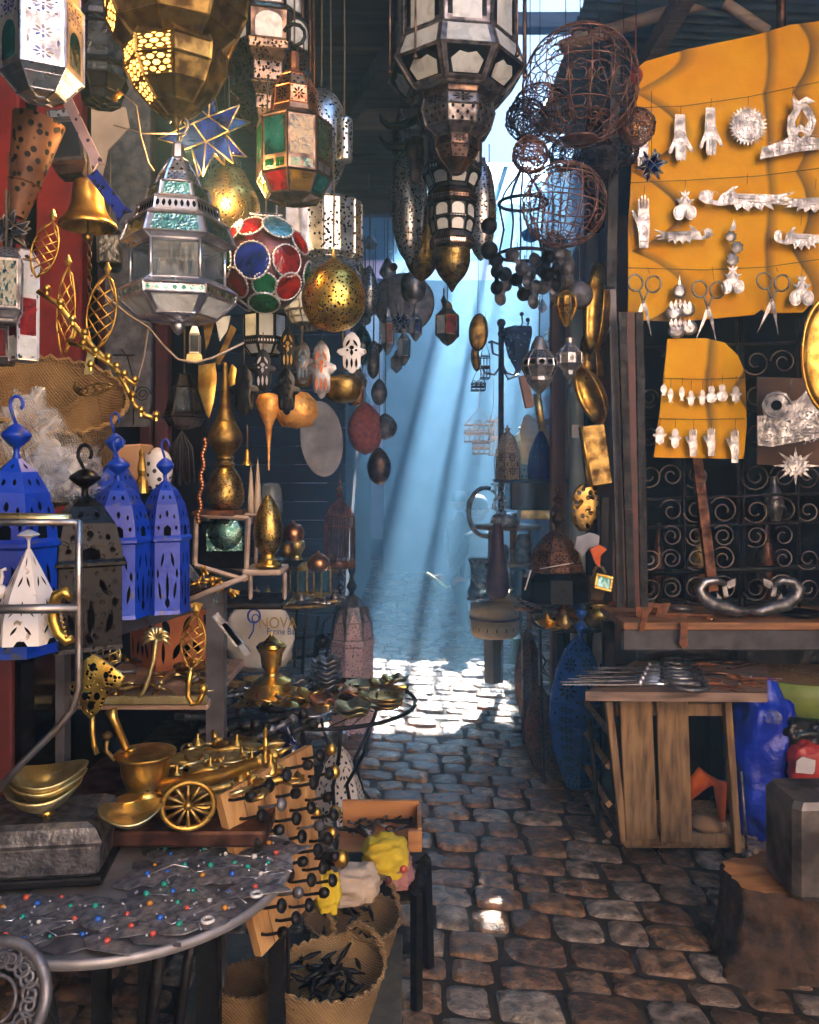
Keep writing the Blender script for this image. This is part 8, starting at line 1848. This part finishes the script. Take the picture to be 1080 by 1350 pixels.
while k < 100 and tries < 4000:
    tries += 1; a, rr = r.uniform(0, 6.28), sqrt(r.uniform(0, .78)); u, v = rr * cos(a), rr * sin(a)
    if (u < .14 and v > -.40) or v > .72 or any((u - p[0]) ** 2 + (v - p[1]) ** 2 < .014 for p in placed): continue
    placed.append((u, v)); g = r.uniform(1.0, 1.9); th = r.uniform(-.6, .6); cu_, su = cos(th), sin(th); kind = k % 4; m = MB()
    if kind < 2: out = [(.034 * g * cos(b_) * (1 + .1 * sin(3 * b_)), .020 * g * sin(b_)) for b_ in [2 * pi * j / 18 for j in range(18)]]
    elif kind == 2: out = [(-.03 * g, -.008), (-.01, -.018 * g), (.02 * g, -.014), (.045 * g, -.004), (.03 * g, .012 * g), (0, .014), (-.02 * g, .018)]
    else: out = [(x * .03 * g, y * .022 * g) for x, y in ((-1, 0), (-.6, -.7), (-.2, -.55), (.1, -1), (.5, -.6), (1, -.4), (.8, .2), (1, .8), (.3, .6), (-.2, 1), (-.5, .6))]
    c = onj(u, v, .004 + .0025 * (k % 3)); U = Tj.to_3x3() @ V((cu_, su, 0)); W = Tj.to_3x3() @ V((-su, cu_, 0)); nn = Tj.to_3x3() @ V((0, 0, 1))
    m.plate(out, c, U, W, .0022, bulge=.0015); b = BC[k % 8]
    tt = thing('pendant', c, 'dark metal pendant with a ' + BN[b] + ' bead on the round jewellery table', 'pendant', BN[b] + ' beaded pendants on the jewellery table'); build('metal_leaf', m, 'table_leaf' if k % 3 else 'slate_metal', tt)
    m = MB(); m.ball(c + nn * .006 + U * .006, r.uniform(.0035, .006), 10, sz=.8); build('bead', m, b, tt)
    m = MB()
    for j in range(1 + k % 2): d = U * r.uniform(-.02, .022) + W * r.uniform(-.014, .014); m.ball(c + nn * .005 + d, .0024, 7)
    if k % 2: m.tube([c + nn * .004 + U * .01, c + nn * .005 + U * .03 * g + W * .01 * r.choice((-1, 1)), c + nn * .004 + U * .04 * g + W * .012 * r.choice((-1, 1))], .0013, 4)
    build('silver_trim', m, 'silver', tt); k += 1
for lb, x, y in (('white beaded ring at the front edge of the jewellery table', 274, 1216), ('white enamel ring at the right edge of the jewellery table', 338, 1182)):
    D = (EH - zj) * F / (y - HY) * .985; m = MB(); c = P(x, y, D); m.tube([c + V((.009 * cos(a), .009 * sin(a), .004)) for a in [2 * pi * j / 14 for j in range(14)]], .003, 6, closed=True); build('bead_ring', m, 'white_bead', label=lb, cat='ring')
# iron scroll disc bottom left
t = thing('scroll_table', P(-10, 1400, 1.15), 'round iron scrollwork stool top at the bottom left corner', 'stool'); D = 1.12; c = P(-8, 1318, D); Rr = 68 * D / F; U, W = XU, V((0, .42, .9)).normalized(); m = MB()
m.tube([c + (U * cos(a) + W * sin(a)) * Rr for a in [2 * pi * k / 40 for k in range(40)]], .0085, 8, closed=True); build('rim', m, 'slate_metal', t); m = MB()
for k in range(9):
    a = 2 * pi * k / 9
    for sg in (1, -1): m.tube(spiral(c + (U * cos(a + .14 * sg) + W * sin(a + .14 * sg)) * Rr * .70, U * cos(a) + W * sin(a), (U * -sin(a) + W * cos(a)) * sg, Rr * .22, .003, 1.6, 0, 16), .003, 5)
m.tube([c + (U * cos(a) + W * sin(a)) * Rr * .42 for a in [2 * pi * k / 24 for k in range(24)]], .003, 5, closed=True); build('scrollwork', m, 'slate_metal', t)
# baskets at the bottom and bench with crate
basket('straw_basket', 'open straw basket full of small black iron pieces, in the middle at the bottom', (P(430, 0, 2.02).x, 2.02, .19), .085, .138, .155, 'straw', handles=1, fill=('black_iron', 60), hh=.05)
basket('straw_basket', 'straw basket with a tall handle standing under the jewellery table', (P(318, 0, 2.0).x, 2.02, .185), .055, .078, .13, 'straw_dark', handles=1, hh=.09)
basket('straw_basket', 'straw basket with two loop handles behind the one of black iron', (P(466, 0, 2.3).x, 2.3, .185), .08, .125, .13, 'straw_dark', handles=2, hh=.07, fill=('black_iron', 20))
t = thing('crate_stool', (-.3, 2.15, 0), 'low dark stool carrying the straw baskets', 'stool')
m = MB(); m.box((-.3, 2.15, .17), (.56, .62, .03), bev=.004); build('top', m, 'dk_wood', t)
for sx in (-.54, -.06):
    for sy in (1.9, 2.42): m = MB(); m.box((sx, sy, .077), (.04, .04, .154)); build('leg', m, 'dk_wood', t)
t = thing('low_bench', (P(505, 0, 2.5).x, 2.5, 0), 'low black iron bench beside the straw baskets', 'bench'); zl = zz(1135, 2.6); xe = P(562, 0, 2.5).x
for q0, q1 in (((xe, 2.62, zl), (xe - .03, 2.40, zl - .0)), ((xe, 2.62, zl), (xe - .34, 2.62, zl)), ((xe, 2.6, zl), (xe + .01, 2.6, .0)), ((xe - .03, 2.40, zl), (xe - .03, 2.40, 0)), ((xe - .01, 2.5, .12), (xe - .3, 2.5, .12)), ((xe - .33, 2.62, zl), (xe - .33, 2.62, 0))):
    m = MB(); m.tube([V(q0), V(q1)], .018, 4, sm=False); build('bar', m, 'black_iron', t)
m = MB(); m.box((xe - .19, 2.52, zl - .02), (.30, .22, .015)); build('seat_board', m, 'black_iron', t)
t = thing('wooden_tray', (P(498, 0, 2.75).x, 2.62, zl), 'low wooden box of black iron bits on the bench', 'box'); cx = P(500, 0, 2.7).x
for nm, c, d in (('rear_side', (cx, 2.86, zl + .05), (.26, .014, .09)), ('right_side', (cx + .13, 2.76, zl + .045), (.014, .2, .08)), ('end_block', (cx + .115, 2.655, zl + .04), (.045, .02, .08)), ('bottom', (cx, 2.76, zl + .006), (.26, .2, .012))): c = (c[0], c[1] - .02, c[2]); m = MB(); m.box(c, d, bev=.002); build(nm, m, 'cut_wood', t)
bits(['rod', 'hook', 'ring'], 'iron', 16, (460, 535), (2.72, 2.84), zl + .03, ['black_iron', 'pewter'], lambda k: 'in the low wooden box on the bench', .9, 31, 'iron bits in the low wooden box')
lump('yellow_cloth', 'bright yellow cloth bag crumpled on the bench', (P(508, 0, 2.45).x, 2.47, zl + .075), (.065, .06, .055), 'yellow_cloth', 'cloth', 3, .13)
lump('pink_cloth', 'dusty pink patterned cloth draped over the bench edge', (P(524, 0, 2.45).x, 2.5, zl + .03), (.04, .07, .05), 'pink_cloth', 'cloth', 6, .25)
lump('pink_cloth', 'beige and red crumpled cloth left of the yellow bag', (P(465, 0, 2.35).x, 2.38, zl + .04), (.075, .06, .045), 'bone', 'cloth', 9, .16)
for lb, x, y, mm in (('red glass bead on the yellow cloth', 532, 1146, 'coral'), ('dark plum knob on the pink cloth', 512, 1160, 'maroon_paint')): m = MB(); m.ball(P(x, y, 2.36), .011, 10); build('bead', m, mm, label=lb, cat='bead')
lump('yellow_cloth', 'small yellow patterned rag hanging between the basket and the knob board', P(432, 1176, 1.95), (.03, .02, .045), 'yellow_cloth', 'rag', 12, .15)
# ======================= RACK AND GOODS RIGHT OF THE ALLEY =====================
t = thing('display_rack', (P(668, 0, 5.6).x, 5.7, 0), 'pale wooden rack with round shelves right of the light beams', 'rack'); D = 5.6; s = D / F
for x0, x1, y0, y1, w_ in ((677, 677, 698, 838, 5), (700, 698, 698, 830, 3.5), (648, 646, 700, 800, 4), (648, 650, 800, 900, 11)):
    a, b_ = P(x0, y0, D - .05), P(x1, y1, D - .05); m = MB(); m.tube([a, b_], w_ * s, 4, sm=False); build('post', m, 'pole_wood' if w_ < 10 else 'dk_wood', t)
for cy, rr, mm in ((696, 44, 'pole_wood'), (744, 40, 'pole_wood'), (788, 42, 'cream_wood')):
    m = MB(); z = zz(cy, D); m.lathe([(0, z - .012), (rr * s, z - .012), (rr * s, z + .012), (0, z + .012)], 36, (P(672, 0, D).x, D + .1, 0), caps=False); build('round_shelf', m, mm, t)
lan('cream_drum', 'cream drum with nailed rim on the lowest round shelf', 'drum', 652, 5.55, [('upper_shell', 32, 0, [(32, 794), (32, 812)], 'cream_wood'), ('band', 32, 0, [(33.5, 812), (33.5, 815)], 'copper_old'), ('lower_shell', 32, 0, [(32, 815), (31, 834), (28, 838)], ['cream_wood', 'hole'], {'pats': [(0, [circ(.5, .4, .16, 8)], 1, list(range(0, 32, 2)))]})])
px_box('black_case', 'black metal case on top of the rack', 669, 634, 729, 671, 5.2, .28, 'black_gloss', 'case', bev=.01)
px_box('dark_shelf', 'thin dark shelf board under the pointed lanterns', 654, 632, 746, 636, 5.15, .36, 'black_iron', 'shelf')
px_box('amber_lamp_block', 'ribbed amber lamp body under the black case', 684, 672, 730, 684, 5.3, .16, 'brass_pale', 'lamp')
for lb, x, D, yt, yb, w_, mat in (('cream openwork lantern with a domed top on the rack', 669, 5.15, 558, 632, 28, 'cream_pierced'), ('pale grey lantern behind the cream openwork one', 688, 5.35, 556, 632, 24, 'pale_lantern'), ('white dotted lantern right of the deep blue one', 728, 5.3, 560, 632, 22, 'white_pierced')):
    h_ = yb - yt; lan('rack_lantern', lb, 'lantern', x, D, [('spire', 10, 0, [(0, yt), (2, yt + 6), (5, yt + 8), (1.5, yt + 12)], mat), ('dome', 8, 10, [(2, yt + 11), (w_ * .32, yt + 17), (w_ * .46, yt + 26), (w_ * .5, yt + 34)], mat), ('body', 4, 30, [(w_ * .55, yt + 34), (w_ * .55, yb)], [mat, 'hole'], {'pats': [(0, 'ros2' if mat != 'pale_lantern' else 'diam', 1)]})])
lan('rack_lantern', 'deep blue pointed egg shaped lantern with crossed white cut-outs', 'lantern', 713, 5.0, [('shell', 10, 0, [(1, 566), (8, 578), (15, 598), (18, 618), (17, 632)], ['blue_deep', 'white_bead'], {'pats': [(1, [leaf(.5, .5, .3, .08)], 1), (2, [leaf(.5, .8, .2, .05)], 1)]}), ('beads', 12, 0, [(0, 538), (1, 546), (5, 549), (1.5, 553), (5.5, 557), (1.5, 562), (1, 567)], 'navy_gloss')])
m = MB(); t = thing('star_wing', P(712, 600, 5.25), 'pale cream star shaped lampshade behind the deep blue lantern', 'lamp shade'); s = 5.25 / F
m.plate([(x * s, y * s) for x, y in ((-22, 6), (-16, 10), (0, 0), (18, 8), (24, 4), (8, -6), (26, -20), (20, -60), (-24, -56), (-26, -12))][::-1], P(712, 556, 5.25), XU, ZU, .02); build('shade', m, 'cream_wood', t)
# crystal strands
t = thing('crystal_cluster', P(655, 695, 5.2), 'cluster of glittering crystal drops hanging at the left of the rack', 'crystals'); m = MB(); r = random.Random(3)
for k in range(90): m.ball(P(r.uniform(648, 668), r.triangular(600, 692, 690), 5.1 + r.uniform(0, .15)), r.uniform(.006, .012), 5)
build('crystals', m, 'silver', t)
m = MB(); m.tube([P(652, 600, 5.2), P(655, 690, 5.2)], .003, 4); build('strand', m, 'silver', t)
lan('glass_jug', 'tall grey glass jug on the rack at the edge of the alley', 'jug', 632, 5.35, [('body', 20, 0, [(13, 735), (15, 738), (12, 745), (12, 768), (16, 780), (14, 786)], 'g_clear2'), ('foot', 20, 0, [(14, 786), (17, 790)], 'silver')])
lan('purple_vase', 'tall mottled purple bottle in front of the rack', 'vase', 656, 5.3, [('body', 20, 0, [(6, 690), (8, 710), (10, 735), (15, 760), (15, 780), (10, 788)], 'plum')])
for lb, x, y0, y1, w_, mm in (('dark jar on the upper round shelf', 690, 704, 742, 10, 'bronze'), ('navy jar on the middle round shelf', 686, 750, 786, 12, 'navy_gloss'), ('dark blue jar right of the navy one', 704, 750, 786, 8, 'blue_leaf'), ('small pale cup on the upper round shelf', 664, 718, 742, 7, 'silver_dull'), ('big chromed bowl on top of the rack', 668, 676, 694, 18, 'silver')):
    lan('jar', lb, 'jar', x, 5.5, [('body', 16, 0, [(w_ * .7, y0), (w_, y0 + (y1 - y0) * .3), (w_, y1 - 4), (w_ * .7, y1)], mm)])
m = MB(); m.tube([P(640, 675, 5.7) + V((22 * 5.7 / F * cos(a), 0, 32 * 5.7 / F * sin(a))) for a in [pi * .4 + pi * 1.2 * k / 14 for k in range(15)]], .016, 7); build('hoop', m, 'silver_dull', label='pale drum hoop hanging beside the rack', cat='hoop')
lan('wooden_balls', 'dark turned wooden ball stack above the brown lantern', 'finial', 735, 3.9, [('balls', 16, 0, [(0, 640), (4, 646), (2, 653), (7, 659), (3, 664), (8, 671), (5, 677), (9, 686), (4, 692), (3, 702)], 'copper_old')])
lan('tin_bell', 'brown pierced tin bell shade under the wooden balls', 'lamp shade', 733, 3.95, [('shade', 8, 0, [(4, 700), (16, 708), (28, 724), (34, 744), (36, 752)], ['rust_pierced', 'hole'], {'pats': [(2, 'ros', 1)], 'edge': (1, 0)})])
lan('black_cover', 'wide black pierced shade under the brown bell shade', 'lamp shade', 733, 4.1, [('shade', 10, 0, [(30, 748), (44, 760), (46, 790)], 'black_pierced')])
m = MB(); m.tube(pxline([(712, 750), (756, 742)], 3.2), .002, 4); m.tube(pxline([(700, 752), (692, 778)], 3.2), .003, 4); build('white_string', m, 'white_paint', label='thin white string stretched in front of the black shade', cat='string')
# round iron tables on the right with copper things
X3, z3, R3 = round_table('round iron table with copper and brass ware right of the alley', 757, 822, 54, 4.15, None, ((-172, 0), (-8, 0), (95, 0)), scroll=True, lm='black_iron')
X4, z4, R4 = round_table('higher round tray table of copper items behind the iron table', 716, 800, 38, 4.75, 'copper_old', ((-160, 0), (-20, 0), (90, 0)), lm='steel')
bits(['plate', 'rod', 'dish', 'ring', 'hook'], 'copper', 26, (688, 746), (4.6, 4.9), z4 + .006, ['copper', 'brass_old', 'copper_old', 'brass_pale', 'rust'], lambda k: 'on the higher tray table right of the alley', 1.3, 41, 'copper pieces on the higher tray table')
WK = 1.34
bits(['dish', 'plate', 'pot', 'rod', 'bell', 'dish'], 'metal', 26, (712, 800), (3.96, 4.34), z3 + .01, ['brass', 'brass_bright', 'copper', 'brass_pale', 'brass'], lambda k: 'on the right iron table', 1.5, 61, 'small brass pieces on the right iron table')
for args in (('shiny golden lidded bowl at the left of the right iron table', 724, 3.0, .05, .03, 'brass_bright'), ('gold leaf dish at the front of the right iron table', 736, 2.93, .045, .014, 'brass_bright'), ('red copper dish at the left rim of the tray table', 694, 3.4, .05, .02, 'copper'), ('small gold bowl behind the blue finial', 752, 3.15, .04, .028, 'brass')):
    bowl(args[0], args[1], args[2], (z3 if args[1] != 694 else z4) + .008, args[3], args[4], args[5], wav=3)
lan('brass_pot', 'big hammered round brass pot on the right iron table', 'pot', 788, 4.08, [('body', 28, 0, [(12, 797), (14, 800), (18, 804), (21, 812), (19, 822), (12, 829)], 'brass'), ('rim', 24, 0, [(15, 795), (13, 799)], 'brass_bright', {'sm': True})])
lan('copper_scraps', 'crumpled copper sheet lying over the round brass pot', 'sheet', 783, 4.15, [('sheet', 9, 0, [(0, 790), (12, 791), (16, 796), (8, 799)], 'copper')])
lan('blue_finial', 'double blue tin finial of the leaf lantern in front of the brass pot', 'finial', 766, 3.92, [('cups', 16, 0, [(1, 802), (7, 804), (7, 810), (3, 815), (2, 818), (7, 824), (8, 828), (4, 834), (1, 842)], 'blue_leaf')])
basket('straw_basket', 'small straw basket with a loop handle above the round brass pot', (P(781, 0, 4.2).x, 4.2, zz(795, 4.2)), .045, .07, .12, 'straw', handles=1, hh=.06)
t = thing('gilt_frame', P(797, 785, 4.0), 'small gilt framed picture leaning in the straw basket', 'picture frame'); m = MB(); Mf = Matrix.Rotation(radians(14), 4, 'Y') @ Matrix.Rotation(radians(-20), 4, 'X'); c = P(796, 768, 4.0)
for dx, dz, w_, h_ in ((0, .032, .085, .014), (0, -.032, .085, .014), (-.037, 0, .014, .05), (.037, 0, .014, .05)): m.box(c + Mf @ V((dx, 0, dz)), (w_, .01, h_), mat=Mf, bev=.003)
build('frame', m, 'brass_bright', t); m = MB(); m.box(c + Mf @ V((0, .002, 0)), (.06, .005, .05), mat=Mf); build('picture', m, 'g_mirror', t)
# leaf lanterns on the floor
def leaf_lantern(label, cx, y0, y1, w_, D, mat, n=8, rot=10, pat=True):
    h_ = y1 - y0; pr = [(1, y0), (w_ * .22, y0 + h_ * .1), (w_ * .38, y0 + h_ * .25), (w_ * .48, y0 + h_ * .42), (w_ * .5, y0 + h_ * .56), (w_ * .44, y0 + h_ * .74), (w_ * .30, y0 + h_ * .9), (w_ * .2, y1)]
    return lan('leaf_lantern', label, 'lantern', cx, D, [('shell', n, rot, pr, [mat, 'hole'], {'pats': [(0, 'diam2', 1), (1, 'ros', 1), (2, 'ros', 1), (3, 'ros2', 1), (4, 'ros3', 1), (5, 'ros2', 1), (6, 'leafs', 1)] if pat else [], 'edge': (1.4, 0)})])
leaf_lantern('tall blue leaf shaped pierced lantern standing on the stones', 762, 838, 1034, 84, 4.02, 'blue_leaf', 6, 24)
leaf_lantern('brown pierced leaf lantern leaning left of the blue one', 712, 905, 1010, 42, 4.36, 'rust_pierced', 8, 10, False)
leaf_lantern('smaller coppery leaf lantern behind the brown one', 696, 830, 950, 34, 5.15, 'rust_pierced', 8, 30, False)
lan('white_jar', 'pale cream jar standing under the right iron table', 'jar', 795, 4.4, [('body', 18, 0, [(8, 832), (13, 840), (14, 870), (12, 890)], 'bone')])
lan('green_pot', 'dark green plastic pot on the ground under the rack', 'pot', 684, 6.4, [('body', 16, 0, [(8, 842), (8, 850), (11, 868), (12, 874)], 'teal_pot')])
m = MB(); m.tube(pxline([(712, 860), (720, 872), (716, 880), (724, 892), (714, 886)], 4.1), .006, 6); build('iron_curl', m, 'wire_dark', label='small iron curl hanging under the right iron table', cat='ornament')
px_box('under_table_shade', 'dark sheet standing in for the shade behind the right iron table', 735, 835, 790, 1000, 4.6, .02, 'dark_wall', 'cloth')  # near-black panel painting in the shade under the table
# ======================= PERSON ================================================
def skin_fig(name, chains, mat, parent, sub=2, extra=None):
    """chains: list of lists of (x, y, z, r); shared joints are merged by position"""
    vs, rad, es, idx = [], [], [], {}
    for ch in chains:
        pv = None
        for x, y, z, r_ in ch:
            key = (round(x, 4), round(y, 4), round(z, 4))
            if key not in idx: idx[key] = len(vs); vs.append((x, y, z)); rad.append(r_)
            i = idx[key]
            if pv is not None and pv != i: es.append((pv, i))
            pv = i
    me = bpy.data.meshes.new(name); me.from_pydata(vs, es, []); o = bpy.data.objects.new(name, me); COL.objects.link(o)
    md = o.modifiers.new('skin', 'SKIN'); md.use_smooth_shade = True
    me.skin_vertices[0].data[0].use_root = True
    for i, r_ in enumerate(rad): me.skin_vertices[0].data[i].radius = (r_, r_) if not isinstance(r_, tuple) else r_
    s_ = o.modifiers.new('sub', 'SUBSURF'); s_.levels = s_.render_levels = sub
    dg = bpy.context.evaluated_depsgraph_get(); me2 = bpy.data.meshes.new_from_object(o.evaluated_get(dg)); bpy.data.objects.remove(o)
    for p in me2.polygons: p.use_smooth = True
    me2.materials.clear(); me2.materials.append(mt(mat)); o = bpy.data.objects.new(name, me2); COL.objects.link(o); o.parent = parent
    if extra: extra(me2)
    return o
D = 8.0; ps = thing('person', (P(622, 0, D).x, D, 0), 'seated person in dark blue-grey clothes holding a pale sandal, half hidden behind the rack', 'person')
def L_(x, y, d=0): p = P(x, y, D + d) - V((P(622, 0, D).x, D, 0)); return (p.x, p.y, p.z)
hip = L_(632, 775)
body = [[(*hip, .15), (*L_(634, 750), .15), (*L_(634, 725), .17), (*L_(634, 708), .14), (*L_(633, 698), .055), (*L_(632, 690), .05)],
        [(*L_(634, 708), .14), (*L_(618, 712, -.05), .075), (*L_(606, 738, -.1), .052), (*L_(598, 752, -.22), .042), (*L_(588, 764, -.42), .036)],
        [(*L_(634, 708), .14), (*L_(652, 714), .075), (*L_(654, 740, -.1), .055), (*L_(640, 758, -.25), .042), (*L_(620, 766, -.4), .036)],
        [(*hip, .15), (*L_(622, 778, -.05), .10), (*L_(608, 774, -.45), .08), (*L_(609, 800, -.48), .06), (*L_(611, 828, -.45), .045)],
        [(*hip, .15), (*L_(642, 778, -.05), .10), (*L_(634, 776, -.45), .08), (*L_(632, 802, -.46), .06), (*L_(632, 830, -.43), .045)]]
skin_fig('body', body, 'blue_cloth', ps)
m = MB(); o = V(ps.location); hc = V(L_(629, 672)) + o
m.ball(hc, .098, 20, sz=1.24, sy=1.12); m.tube([hc + V((-.012, -.10, .02)), hc + V((-.016, -.128, -.018)), hc + V((-.012, -.105, -.03))], [.01, .018, .01], 8)
for sg in (-1, 1): m.ball(hc + V((sg * .098, .01, -.005)), .02, 8, sz=1.5)
m.tube([hc + V((-.04, -.10, -.062)), hc + V((-.012, -.112, -.064)), hc + V((.016, -.10, -.062))], .007, 6)
hd = build('head', m, 'skin', ps); m = MB()
for sg in (-1, 1): m.ball(hc + V((sg * .034 - .01, -.105, .012)), .011, 8)
build('eyes', m, 'hole', hd)
m = MB(); m.lathe([(.104, .0), (.108, .04), (.098, .09), (.06, .13), (0, .142)], 20, hc + V((0, .008, .005)), sy=1.12, caps=False); build('hair', m, 'hair', ps)
def hand(wr, dr, up, mat='skin', sg=1):
    w = V(wr); d = V(dr).normalized(); u = V(up).normalized(); n_ = d.cross(u).normalized(); ch = []; pc = w + d * .05
    base = [(*w, .022), (*(w + d * .03), .026), (*pc, .028)]; ch.append(base)
    for k, ln in enumerate((.072, .08, .075, .06)):
        b_ = pc + d * .022 + u * (.030 - .020 * k); ch.append([(*pc, .028), (*b_, .0105), (*(b_ + d * ln * .45), .0095), (*(b_ + d * ln * .75 - n_ * .022 * sg), .0085), (*(b_ + d * ln * .8 - n_ * .042 * sg), .007)])
    ch.append([(*(w + d * .03), .026), (*(w + d * .045 + u * .038), .011), (*(w + d * .075 + u * .045 - n_ * .02 * sg), .009), (*(w + d * .10 + u * .036 - n_ * .032 * sg), .008)])
    return ch
skin_fig('hand', hand(L_(588, 764, -.42), (-1, -.3, .1), (0, -.3, 1)), 'skin', ps, 1); skin_fig('hand', hand(L_(616, 767, -.4), (-1, -.2, -.05), (0, -.3, 1), sg=-1), 'skin', ps, 1)
for x in (609, 630): m = MB(); c = V(L_(x, 833, -.5)) + o; c.z = .04; m.ball(c, .05, 12, sz=.8, sy=2.4); build('shoe', m, 'hair', ps)
m = MB(); c = P(634, 0, D); m.box((c.x, D + .05, .2), (.36, .34, .04)); 
for sx in (-.14, .14):
    for sy in (-.12, .12): m.box((c.x + sx, D + .05 + sy, .09), (.04, .04, .18))
build('stool', m, 'copper_old', label='low dark stool under the seated person', cat='stool')
t = thing('sandal', P(580, 775, 7.5), 'pale soled sandal held by the seated person', 'sandal'); D = 7.5; s = D / F; m = MB()
a, b_ = P(563, 755, D), P(590, 775, D); dd = (b_ - a).normalized(); uu = V((0, 1, 0)); L0 = (b_ - a).length
m.plate([(x * L0, y * .05) for x, y in ((0, -.4), (.15, -.8), (.45, -.7), (.75, -.95), (.95, -.7), (1, 0), (.95, .7), (.75, .95), (.45, .7), (.15, .8), (0, .4))], a, dd, uu, .018); build('sole', m, 'sole', t)
m = MB(); m.tube([a.lerp(b_, .55) + V((-.03, -.045, -.01)), a.lerp(b_, .6) + V((-.06, 0, -.07)), a.lerp(b_, .55) + V((-.03, .045, -.01))], .02, 8); m.ball(a.lerp(b_, .7) + V((-.04, 0, -.05)), .05, 10); build('upper', m, 'navy_cloth', t)
# dim second figure further back
D = 10.5; p2 = thing('person', (P(606, 0, D).x, D, 0), 'standing figure in a dark coat dimly visible deep in the haze', 'person'); o = V(p2.location)
def L_(x, y, d=0): p = P(x, y, D + d) - o; return (p.x, p.y, p.z)
hp = L_(606, 735)
skin_fig('body', [[(*hp, .16), (*L_(606, 710), .15), (*L_(606, 694), .17), (*L_(606, 686), .10), (*L_(606, 680), .055), (*L_(606, 674), .05)], [(*L_(606, 694), .17), (*L_(592, 694), .07), (*L_(588, 716), .055), (*L_(589, 736, -.08), .04)], [(*L_(606, 694), .17), (*L_(620, 694), .07), (*L_(624, 716), .055), (*L_(622, 736, -.08), .04)],
                  [(*hp, .16), (*L_(600, 740), .11), (*L_(600, 758), .075), (*L_(600, 779), .05)], [(*hp, .16), (*L_(612, 740), .11), (*L_(612, 758), .075), (*L_(612, 779), .05)]], 'navy_cloth', p2)
m = MB(); hc = V(L_(606, 661)) + o; m.ball(hc, .1, 18, sz=1.22, sy=1.1); m.ball(hc + V((0, -.115, -.01)), .018, 8); hd = build('head', m, 'skin', p2); m = MB(); m.lathe([(.106, 0), (.108, .05), (.08, .11), (0, .14)], 18, hc, sy=1.1, caps=False); build('hair', m, 'hair', p2)
